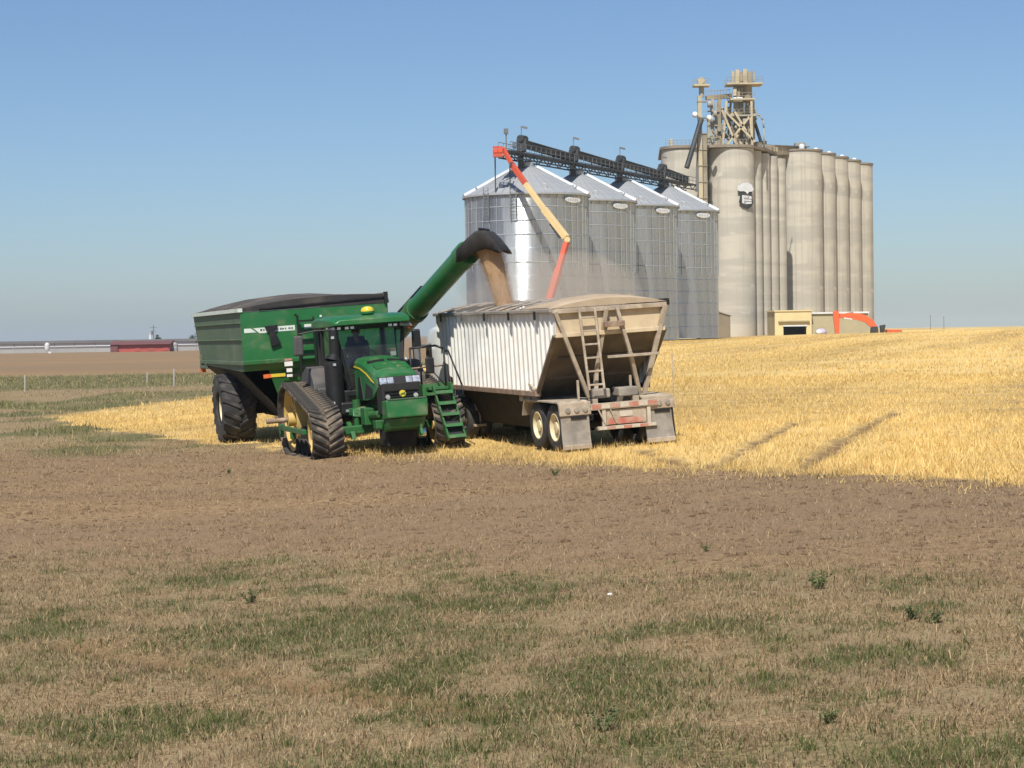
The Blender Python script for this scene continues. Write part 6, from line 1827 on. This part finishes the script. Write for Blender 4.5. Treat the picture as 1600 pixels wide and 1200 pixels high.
for s in (-1, 1):
    MB().prism([(2.35, 1.75), (2.38, 2.38), (2.95, 2.36), (3.18, 1.80)], 'y', s * 1.13 - 0.006, s * 1.13 + 0.022).build('side_window', 'truck_glass', trk)
    MB().prism([(2.25, 1.02), (2.25, 2.44), (3.05, 2.42), (3.30, 1.8), (3.25, 1.02)], 'y', s * 1.12, s * 1.135).build('door', 'truck_paint', trk)
    MB().box(1.1, 3.1, s * 1.135, s * 1.15, 1.30, 1.36).build('side_stripe', 'yellow_decal', trk)
    MB().box(3.1, 3.2, s * 1.38 - 0.10, s * 1.38 + 0.10, 1.85, 2.35).build('mirror', 'chrome', trk, bevel=0.02)
    MB().bar((3.1, s * 1.1, 2.36), (3.15, s * 1.38, 2.36), 0.04, 0.04).bar((3.1, s * 1.1, 1.84), (3.15, s * 1.38, 1.84), 0.04, 0.04).build('mirror_arm', 'chrome', trk)
    MB().tube((0.82, s * 1.0, 0.9), (0.82, s * 1.0, 3.0), 0.07, n=14).build('exhaust_stack', 'chrome', trk, smooth=35)
    MB().tube((1.3, s * 0.98, 0.72), (3.0, s * 0.98, 0.72), 0.28, n=20).build('fuel_tank', 'chrome', trk, smooth=35)
    MB().prism([(4.0, 0.75), (4.1, 1.15), (4.55, 1.28), (5.1, 1.2), (5.3, 0.8), (5.2, 0.8), (5.0, 1.1), (4.55, 1.18), (4.2, 1.08), (4.1, 0.75)], 'y', s * 0.8, s * 1.18).build('fender', 'truck_paint', trk, smooth=40)
    for xw, dual in ((4.65, 0), (0.55, 1), (-0.75, 1)):
        for yo in ((1.0, 0.68) if dual else (1.02,)):
            tyre(MB(), 0.51, 0.28, (xw, s * yo, 0.51), 0.30, 32).build('tyre', 'rubber', trk, smooth=35)
        MB().lathe([(0.30, s * 0.12), (0.26, s * 0.10), (0.20, s * 0.04), (0.12, s * 0.08), (0, s * 0.09)], (xw, s * (1.0 if dual else 1.02), 0.51), 'y', 24).build('wheel_rim', 'chrome', trk, smooth=35)
    MB().box(5.5, 5.6, s * 0.62 - 0.1, s * 0.62 + 0.1, 1.05, 1.22).build('headlight', 'headlight', trk, bevel=0.02)
MB().add([(3.36, -0.90, 1.90), (3.36, 0.90, 1.90), (3.20, 0.86, 2.46), (3.20, -0.86, 2.46)], [(0, 1, 2, 3)]).build('windscreen', 'truck_glass', trk)
MB().box(5.62, 5.85, -1.1, 1.1, 0.45, 0.80).build('bumper', 'chrome', trk, bevel=0.04)
MB().box(5.56, 5.60, -0.5, 0.5, 0.9, 1.4).build('grille', 'chrome', trk)
for k in range(5):
    MB().box(3.05, 3.12, -0.6 + 0.3 * k - 0.05, -0.6 + 0.3 * k + 0.05, 2.70, 2.76).build('roof_lamp', 'orange_light', trk)
MB().lathe([(0, 0), (0.5, 0), (0.5, 0.06), (0, 0.06)], (0, 0, 1.0), 'z', 24).build('coupling_plate', 'shaded_underside', trk)

# ------------------------------------------------------------------ boom lift at the first bin
bl = thing('boom_lift', 'red and cream articulated boom lift reaching over the first bin', 'boom lift', (3.2, 214, gz(3.2, 214)))


def lbar(a, b, w, h, name, m, taper=1.0):
    return wpart(MB().bar(a, b, w, h), name, m, bl, bevel=0.03)


J0 = at(852, 492, 216); J1 = at(886, 376, 221.5); J2 = at(821, 287, 224.5); J3 = at(800, 257, 226.0); J4 = at(786, 232, 227.0)
lbar(J0, J0.lerp(J1, 0.60), 0.70, 0.75, 'lower_boom', 'lift_red')
lbar(J0.lerp(J1, 0.60) , J1, 0.55, 0.6, 'lower_boom', 'lift_red')
lbar(J1 + Vector((-0.1, 0, 0.35)), J1.lerp(J2, 0.55), 0.62, 0.72, 'upper_boom', 'lift_cream')
lbar(J1.lerp(J2, 0.55), J2, 0.5, 0.58, 'upper_boom', 'lift_cream')
lbar(J2, J3, 0.44, 0.62, 'fly_boom', 'lift_red')
lbar(J3, J4, 0.36, 0.50, 'jib', 'lift_red')
wpart(MB().tube(J1 + Vector((0, -0.5, 0.1)), J1 + Vector((0, 0.5, 0.1)), 0.34, n=14), 'knuckle', 'lift_cream', bl, smooth=35)
wpart(MB().tube(J1.lerp(J2, 0.10) + Vector((-0.35, 0, -0.35)), J1.lerp(J2, 0.34) + Vector((-0.30, 0, -0.30)), 0.14, n=10), 'lift_cylinder', 'dark_steel', bl, smooth=35)
wpart(MB().tube(J3 + Vector((0, -0.35, 0)), J3 + Vector((0, 0.35, 0)), 0.28, n=12), 'knuckle', 'dark_steel', bl, smooth=35)
bk = at(779, 237, 227.0)
bm_ = MB().box(bk.x - 0.62, bk.x + 0.45, 226.5, 227.6, bk.z - 0.62, bk.z - 0.52)
for z in (-0.1, 0.55):
    for y in (226.5, 227.6):
        bm_.bar((bk.x - 0.62, y, bk.z + z), (bk.x + 0.45, y, bk.z + z), 0.10, 0.12)
    for x in (-0.62, 0.45):
        bm_.bar((bk.x + x, 226.5, bk.z + z), (bk.x + x, 227.6, bk.z + z), 0.10, 0.12)
for x in (-0.62, -0.1, 0.45):
    for y in (226.5, 227.6):
        bm_.bar((bk.x + x, y, bk.z - 0.6), (bk.x + x, y, bk.z + 0.55), 0.10, 0.10)
bm_.box(bk.x - 0.55, bk.x + 0.40, 226.53, 226.56, bk.z - 0.5, bk.z + 0.35)
wpart(bm_, 'basket', 'lift_red', bl)
g0_ = gz(3.4, 216)
wpart(MB().box(J0.x - 1.3, J0.x + 1.5, 214.8, 217.2, g0_ + 1.1, J0.z + 0.3), 'turret', 'lift_red', bl, bevel=0.15)
wpart(MB().box(J0.x - 2.0, J0.x + 2.0, 214.9, 217.1, g0_ + 0.5, g0_ + 1.08), 'chassis', 'lift_cream', bl, bevel=0.08)
for x in (-1.5, 1.5):
    for y in (214.7, 217.3):
        wpart(tyre(MB(), 0.55, 0.4, (J0.x + x, y, g0_ + 0.55), 0.28, 24), 'tyre', 'rubber', bl, smooth=35)

# ------------------------------------------------------------------ excavator by the annex
ex = thing('excavator', 'orange excavator half hidden behind the field crest, boom over the shed', 'excavator', (58, 300, gz(58, 300)))
ZE = 299.0


def ep(px, py, dz=0):
    return at(px, py, ZE + dz)


def eplate(pts, name, m, w, dz=0, parent=None):
    P = []
    for y in (-w / 2, w / 2):
        for px, py in pts:
            q = ep(px, py, dz); P.append((q.x, q.y + y, q.z))
    n = len(pts)
    return wpart(MB().add(P, [tuple(range(n)), tuple(range(n, 2 * n))[::-1]] + [(i, n + i, n + (i + 1) % n, (i + 1) % n) for i in range(n)]), name, m, ex, bevel=0.03)


eplate([(1311, 490.5), (1330, 489), (1342, 489.5), (1353, 493), (1364, 500), (1370, 510), (1367, 514), (1361, 512), (1352, 504), (1340, 500), (1325, 498), (1312, 497)], 'boom', 'excavator_orange', 0.7)
eplate([(1301.5, 487), (1306, 485), (1310, 487), (1311.5, 497), (1311, 524), (1305, 526), (1303.5, 508), (1302, 498)], 'stick', 'excavator_orange', 0.5, -0.5)
eplate([(1304, 521), (1311, 521), (1313, 527), (1309, 533), (1302, 531)], 'bucket', 'rusty_rail', 0.9, -0.5)
wpart(MB().tube(ep(1320, 491, -0.2), ep(1333, 488.2, -0.2), 0.14, n=10), 'boom_cylinder', 'rusty_rail', ex, smooth=35)
eplate([(1318, 496), (1331, 498), (1331, 499.6), (1318, 498)], 'boom_lettering', 'white_panel', 0.74)
eplate([(1361, 510), (1371, 510.5), (1372, 521), (1360, 521)], 'boom_foot', 'dark_steel', 0.9)
eplate([(1375, 508.5), (1383, 507), (1382, 513), (1380, 521), (1376, 521)], 'cab', 'dark_steel', 1.0, 0.8)
eplate([(1384, 514.8), (1407, 515.2), (1408, 522), (1384, 522)], 'engine_cover', 'excavator_orange', 2.2, 1.5)
q = ep(1384, 516); gq = gz(q.x, ZE)
for y in (-1.2, 1.2):
    tk = hull2d([(q.x - 1.9 + 0.45 * math.cos(t), gq + 0.45 + 0.45 * math.sin(t)) for t in np.linspace(0, 6.28, 20)] + [(q.x + 1.9 + 0.45 * math.cos(t), gq + 0.45 + 0.45 * math.sin(t)) for t in np.linspace(0, 6.28, 20)])
    wpart(MB().prism(tk, 'y', ZE + 1.0 + y - 0.3, ZE + 1.0 + y + 0.3), 'track', 'shaded_underside', ex)
wpart(MB().box(q.x - 1.3, q.x + 2.0, ZE - 0.2, ZE + 2.2, gq + 0.7, ep(1384, 521).z + 0.1), 'turntable', 'shaded_underside', ex)

# ------------------------------------------------------------------ ground cover
def blades(name, x, y, h, w, lean, col, two=True, seed=1, flat=0.0):
    r_ = np.random.default_rng(seed); n = len(x)
    z = surf(x, y) - 0.005
    a = r_.uniform(0, 2 * math.pi, n); dx, dy = np.cos(a), np.sin(a)
    b = r_.uniform(0, 2 * math.pi, n); lx, ly = np.cos(b) * lean * h, np.sin(b) * lean * h
    up = h * np.sqrt(np.clip(1 - lean ** 2, 0.05, 1))
    base = np.stack([x, y, z], -1); wd = np.stack([dx * w / 2, dy * w / 2, np.zeros(n)], -1)
    tip = base + np.stack([lx, ly, up], -1)
    if two:
        mid = base + np.stack([lx * 0.32, ly * 0.32, up * 0.60], -1)
        co = np.stack([base - wd, base + wd, mid + wd * 0.75, mid - wd * 0.75, tip], 1).reshape(-1, 3)
        o = (np.arange(n) * 5)[:, None]
        fl = np.concatenate([o + np.array([[0, 1, 2, 3]]), o + np.array([[3, 2, 4]])], 1).ravel()
        st = (np.arange(n)[:, None] * 7 + np.array([[0, 4]])).ravel(); k = 5
    else:
        co = np.stack([base - wd, base + wd, tip], 1).reshape(-1, 3)
        fl = np.arange(3 * n); st = np.arange(0, 3 * n, 3); k = 3
    me = np_mesh(name, co, fl, st)
    np_color(me, np.repeat(col, k, 0))
    return link(name, me, 'plant')


def wedge(n, y0, y1, pad=1.12, power=1.0):
    """random points over the piece of ground the camera looks across, denser near"""
    u = rng.uniform(0, 1, n)
    y = y0 * (y1 / y0) ** u if power == 0 else (y0 ** power + (y1 ** power - y0 ** power) * u) ** (1 / power)
    x = rng.uniform(-0.28, 0.28, n) * pad * y
    return x, y


def pick(c0, c1, t):
    return np.asarray(c0)[None] + (np.asarray(c1) - np.asarray(c0))[None] * t[:, None]


TAN0, TAN1 = (0.25, 0.18, 0.105), (0.45, 0.35, 0.215)
GRN0, GRN1 = (0.070, 0.100, 0.048), (0.165, 0.185, 0.100)
GLD0, GLD1 = (0.57, 0.39, 0.125), (0.90, 0.67, 0.285)

# short dry thatch over the whole foreground: bent, broken, lying every way
x, y = wedge(330000, 10.5, 31, 1.25, 0.6)
g, gr, tn, tr, ru = zones(x, y)
clump = fbm(x * 4.5, y * 4.5, 61, 2)
keep = (rng.uniform(0, 1, len(x)) < np.clip(0.10 + 0.9 * np.maximum(tn, gr), 0, 1) * (1 - 0.6 * ru) * (0.25 + 1.1 * sstep(0.30, 0.62, clump))) & (g < 0.5)
x, y, gr, tn = x[keep], y[keep], gr[keep], tn[keep]
t = rng.uniform(0, 1, len(x)) ** 1.6
tone = (0.72 + 0.5 * fbm(x * 0.8, y * 0.8, 62))[:, None]
col = pick((0.215, 0.148, 0.078), (0.53, 0.405, 0.24), t) * tone
isg = rng.uniform(0, 1, len(x)) < 0.10 + 0.16 * gr
col = np.where(isg[:, None], pick((0.085, 0.095, 0.035), (0.19, 0.185, 0.080), rng.uniform(0, 1, len(x))), col)
setkind(tag(blades('dry_grass', x, y, rng.gamma(3.2, 0.012, len(x)) + 0.008, 0.0055 * rng.uniform(0.7, 1.7, len(x)), rng.uniform(0.25, 0.985, len(x)), col, True, 3), 'short bleached dry grass and thatch covering the foreground', 'grass'), 'stuff')


# green tufts: blades grow in small clumps inside the greener patches
cx0, cy0 = wedge(26000, 10.5, 30, 1.25, 0.6)
g, gr, tn, tr, ru = zones(cx0, cy0)
keep = (rng.uniform(0, 1, len(cx0)) < 0.04 * tn + 0.62 * gr) & (g < 0.4)
cx0, cy0, gr = cx0[keep], cy0[keep], gr[keep]
per_ = rng.integers(6, 26, len(cx0)); id_ = np.repeat(np.arange(len(cx0)), per_)
rad = rng.uniform(0.02, 0.09, len(cx0))[id_]
x = cx0[id_] + rng.normal(0, 1, len(id_)) * rad; y = cy0[id_] + rng.normal(0, 1, len(id_)) * rad
ct = rng.uniform(0, 1, len(cx0))[id_]
col = pick((0.060, 0.088, 0.022), (0.150, 0.170, 0.055), np.clip(ct * 0.6 + rng.uniform(0, 0.5, len(x)), 0, 1))
dry = rng.uniform(0, 1, len(x)) < 0.16
col = np.where(dry[:, None], pick((0.22, 0.17, 0.09), (0.42, 0.33, 0.18), rng.uniform(0, 1, len(x))), col)
h = rng.gamma(4, 0.010, len(x)) * (0.6 + 0.9 * rng.uniform(0, 1, len(cx0))[id_]) + 0.008
setkind(tag(blades('green_grass', x, y, h, 0.0065 * rng.uniform(0.7, 1.5, len(x)), rng.uniform(0.1, 0.9, len(x)), col, True, 4), 'clumps of short green grass scattered through the foreground', 'grass'), 'stuff')

# broken straw lying on the bare brown field
x, y = wedge(260000, 13, 56, 1.2, 0.9)
g, gr, tn, tr, ru = zones(x, y)
keep = (g < 0.35) & (rng.uniform(0, 1, len(x)) < 0.15 + 0.95 * sstep(0.3, 0.65, fbm(x * 2.2, y * 2.2, 67)))
x, y, gr = x[keep], y[keep], gr[keep]
t = rng.uniform(0, 1, len(x))
col = pick((0.18, 0.115, 0.056), (0.54, 0.40, 0.235), t ** 1.6)
isg = rng.uniform(0, 1, len(x)) < gr * 0.6
col = np.where(isg[:, None], pick((0.075, 0.090, 0.032), (0.17, 0.17, 0.07), t), col)
s = 0.7 + y / 60
setkind(tag(blades('straw', x, y, rng.gamma(3, 0.013, len(x)) * s + 0.008, 0.008 * s * rng.uniform(0.7, 1.5, len(x)), rng.uniform(0.45, 0.99, len(x)), col, False, 5), 'broken straw lying across the brown harvested field', 'straw'), 'stuff')

# standing golden stubble
x, y = wedge(520000, 22, 90, 1.18, 0.6)
g, gr, tn, tr, ru = zones(x, y)
near = 1 - sstep(45, 60, y)
uu = x * math.cos(R(18)) - y * math.sin(R(18)); vv = x * math.sin(R(18)) + y * math.cos(R(18))
swath = fbm(uu * 0.30, vv * 0.03, 69)
prob = np.where(g > 0.25, g, 0) * (1 - 0.97 * tr) * (0.30 + 0.70 * sstep(0.25, 0.6, fbm(x * 1.4, y * 1.4, 70))) * (0.5 + 0.5 * sstep(0.3, 0.6, swath))
keep = rng.uniform(0, 1, len(x)) < prob
x, y, swath = x[keep], y[keep], swath[keep]
t = rng.uniform(0, 1, len(x))
side = np.zeros(len(x))
for t_ in TRACKS:
    dd = seg_dist(x, y, t_); side = np.maximum(side, sstep(0.25, 0.45, dd) * (1 - sstep(0.6, 1.0, dd)))
col = pick(GLD0, GLD1, np.clip(t + 0.35 * side, 0, 1)) * (0.74 + 0.32 * fbm(x * 1.6, y * 1.6, 73) + 0.55 * (swath - 0.42))[:, None]
hb = 0.60 + 0.75 * fbm(x * 0.7, y * 0.7, 79)
h = rng.gamma(5, 0.020, len(x)) * hb * (1 + 0.3 * side)
setkind(tag(blades('stubble', x, y, h, rng.uniform(0.009, 0.022, len(x)) * (0.6 + y / 60), rng.uniform(0.1, 0.93, len(x)), col, False, 7), 'golden cut wheat stubble standing in the field', 'stubble'), 'stuff')

# scattered far stubble tufts, larger and sparser
x, y = wedge(110000, 80, 260, 1.1, 1.2)
g, gr, tn, tr, ru = zones(x, y)
keep = rng.uniform(0, 1, len(x)) < g * sstep(0.35, 0.6, fbm(x * 0.05, y * 0.35, 83))
x, y = x[keep], y[keep]
uu = x * math.cos(R(18)) - y * math.sin(R(18)); vv = x * math.sin(R(18)) + y * math.cos(R(18))
col = pick(GLD0, GLD1, rng.uniform(0, 1, len(x))) * (0.95 + 0.6 * (fbm(uu * 0.22, vv * 0.012, 69) - 0.45))[:, None]
setkind(tag(blades('stubble', x, y, rng.uniform(0.10, 0.20, len(x)), rng.uniform(0.05, 0.12, len(x)), rng.uniform(0, 0.5, len(x)), col, False, 9), 'sparse golden stubble far up the field towards the bins', 'stubble'), 'stuff')

# weeds and rough grass left of the golden field
x, y = wedge(190000, 47, 175, 1.15, 0.8)
g, gr, tn, tr, ru = zones(x, y)
keep = (x < 3) & (rng.uniform(0, 1, len(x)) < (1 - g) * np.maximum(gr, tn * 0.75) * sstep(0.3, 0.62, fbm(x * 0.6, y * 0.4, 85)))
x, y, gr = x[keep], y[keep], gr[keep]
t = rng.uniform(0, 1, len(x))
isg = rng.uniform(0, 1, len(x)) < 0.10 + 0.8 * gr * np.where(y > 105, 0.6, 0.9)
col = np.where(isg[:, None], pick((0.11, 0.12, 0.045), (0.26, 0.25, 0.11), t), pick((0.28, 0.21, 0.12), (0.48, 0.38, 0.20), t))
col = np.where(isg[:, None], pick((0.15, 0.15, 0.058), (0.31, 0.28, 0.12), t), col)
s = 0.5 + y / 70
setkind(tag(blades('rough_grass', x, y, rng.gamma(4, 0.028, len(x)) * (0.6 + 0.7 * gr), 0.022 * s * rng.uniform(0.6, 1.5, len(x)), rng.uniform(0.1, 0.8, len(x)), col, False, 13), 'rough green and tan weeds bordering the field at left', 'weeds'), 'stuff')

# fringe of taller straw and weeds along the field edge
x = rng.uniform(-4, 12, 26000); y = np.interp(x, FRONT[:, 0], FRONT[:, 1]) + rng.normal(0.0, 1.0, len(x))
t = rng.uniform(0, 1, len(x)); isg = rng.uniform(0, 1, len(x)) < 0.06 + 0.35 * (fbm(x * 1.2, y * 1.2, 95) > 0.60)
col = np.where(isg[:, None], pick((0.09, 0.09, 0.045), (0.17, 0.16, 0.08), t), pick((0.40, 0.26, 0.10), GLD1, t))
keep = rng.uniform(0, 1, len(x)) < sstep(0.3, 0.6, fbm(x * 1.5, y * 1.5, 97))
setkind(tag(blades('edge_straw', x[keep], y[keep], rng.gamma(3, 0.033, keep.sum()), rng.uniform(0.008, 0.016, keep.sum()), rng.uniform(0.2, 0.97, keep.sum()), col[keep], False, 15), 'loose straw along the front edge of the golden stubble', 'straw'), 'stuff')

# clods of soil on the bare field
ico = MB().ball((0, 0, 0), 1, 6, 4)
cv = np.array(ico.v); cfs = ico.f
x, y = wedge(9000, 13, 52, 1.1, 1.0)
g, gr, tn, tr, ru = zones(x, y)
keep = (g < 0.3) & (rng.uniform(0, 1, len(x)) < 0.35 + 0.65 * (fbm(x * 0.7, y * 0.7, 87) > 0.5)) & (tn < 0.9)
x, y = x[keep], y[keep]; n = len(x); nv = len(cv)
r = np.minimum(rng.gamma(2.0, 0.007, n) + 0.006, 0.04)
co = cv[None] * (1 + rng.uniform(-0.3, 0.3, (n, nv, 1))) * r[:, None, None] * np.array([1.5, 1.2, 0.7]) + np.stack([x, y, surf(x, y)], -1)[:, None]
lens = np.array([len(f) for f in cfs]); flat = np.concatenate([np.array(f) for f in cfs])
fl = (np.arange(n)[:, None] * nv + flat[None]).ravel()
st = (np.arange(n)[:, None] * lens.sum() + np.concatenate([[0], np.cumsum(lens)[:-1]])[None]).ravel()
me = np_mesh('soil_clods', co.reshape(-1, 3), fl, st)
np_color(me, np.repeat(pick((0.15, 0.095, 0.055), (0.28, 0.19, 0.12), rng.uniform(0, 1, n)), nv, 0))
setkind(tag(link('soil_clods', me, 'plant'), 'small lumps of dry soil on the brown field', 'soil'), 'stuff')


# single leafy weeds that stand out in the foreground
def weed(px, py, size, label, dark=False):
    gx_, gy_ = gpt(px, py)
    t = thing('weed_plant', label, 'weed', (gx_, gy_, float(surf(np.array([gx_]), np.array([gy_]))[0])), 'leafy weeds in the foreground')
    r_ = np.random.default_rng(px)
    stem = MB(); n = 7; tips = []
    for k in range(n):
        a = r_.uniform(0, 6.28); l = size * r_.uniform(0.6, 1.1); ln = r_.uniform(0.3, 0.8)
        p = Vector((math.cos(a) * l * ln, math.sin(a) * l * ln, l * 0.75)); stem.tube((0, 0, -0.01), p, 0.006, 0.003, n=5); tips.append(p)
    stem.build('stem', 'green_cast' if False else M['weed_stem'], t)
    m = 150
    ti = r_.integers(0, n, m); f = r_.uniform(0.25, 1.08, m)
    P = np.array([tuple(tips[i]) for i in ti]) * f[:, None] + r_.normal(0, size * 0.06, (m, 3))
    v = r_.normal(0, 1, (m, 3, 3)); v /= np.linalg.norm(v, axis=2, keepdims=True)
    co = (P[:, None] + v * size * 0.11).reshape(-1, 3)
    me = np_mesh('leaves', co, np.arange(3 * m), np.arange(0, 3 * m, 3))
    c = pick((0.070, 0.095, 0.030), (0.19, 0.22, 0.09), r_.uniform(0, 1, m)) * (0.7 if dark else 1)
    np_color(me, np.repeat(c, 3, 0)); link('leaves', me, 'plant', t)


mat('weed_stem', (0.10, 0.13, 0.05), 0.8, col2=(0.16, 0.16, 0.08))
for a in ((1277, 922, 0.20, 'leafy pale green weed alone on the brown field, right of centre'), (1426, 972, 0.17, 'bright green weed left of a darker weed near the right edge', False), (1458, 978, 0.16, 'dark green weed just right of a brighter weed near the right edge', True),
          (942, 1146, 0.17, 'dark leafy weed near the bottom, right of centre', True), (1294, 1140, 0.13, 'small green weed low in the right foreground'), (391, 940, 0.17, 'dark weed standing in dry grass left of centre', True), (1103, 862, 0.10, 'tiny green weed in the middle of the brown field')):
    weed(*a)
# dark weeds along the edge in front of the trailer
for (px, py, lab) in ((868, 742, 'tall thin weed at the field edge below the trailer wheels'), (430, 655, 'low weed between the cart tyre and the tractor track'), (357, 741, 'low dark weed patch on brown soil in front of the cart tyre')):
    weed(px, py, 0.17, lab, True)
sx_, sy_ = gpt(953, 934)
st_ = MB().ball((0, 0, 0.012), 0.022, 8, 6, (1.3, 1, 0.7)).build('white_stone', 'stone_white', smooth=True)
st_.location = (sx_, sy_, float(surf(np.array([sx_]), np.array([sy_]))[0])); tag(st_, 'tiny bright white stone on the brown soil at centre', 'stone')

# ------------------------------------------------------------------ summer haze
hz_ = MB().box(-12600, 12600, -700, 14800, -3.0, 60.0).build('haze', None)
hm = bpy.data.materials.new('haze_air'); hm.use_nodes = True
hn = hm.node_tree.nodes; hn.remove(hn['Principled BSDF'])
hv = hn.new('ShaderNodeVolumePrincipled')
hv.inputs['Color'].default_value = (0.55, 0.68, 0.79, 1); hv.inputs['Density'].default_value = 0.00015; hv.inputs['Anisotropy'].default_value = 0.0
hm.node_tree.links.new(hv.outputs[0], hn['Material Output'].inputs['Volume'])
hz_.data.materials.append(hm)
setkind(hz_, 'stuff'); tag(hz_, 'thin summer haze hanging over the whole field', 'haze')
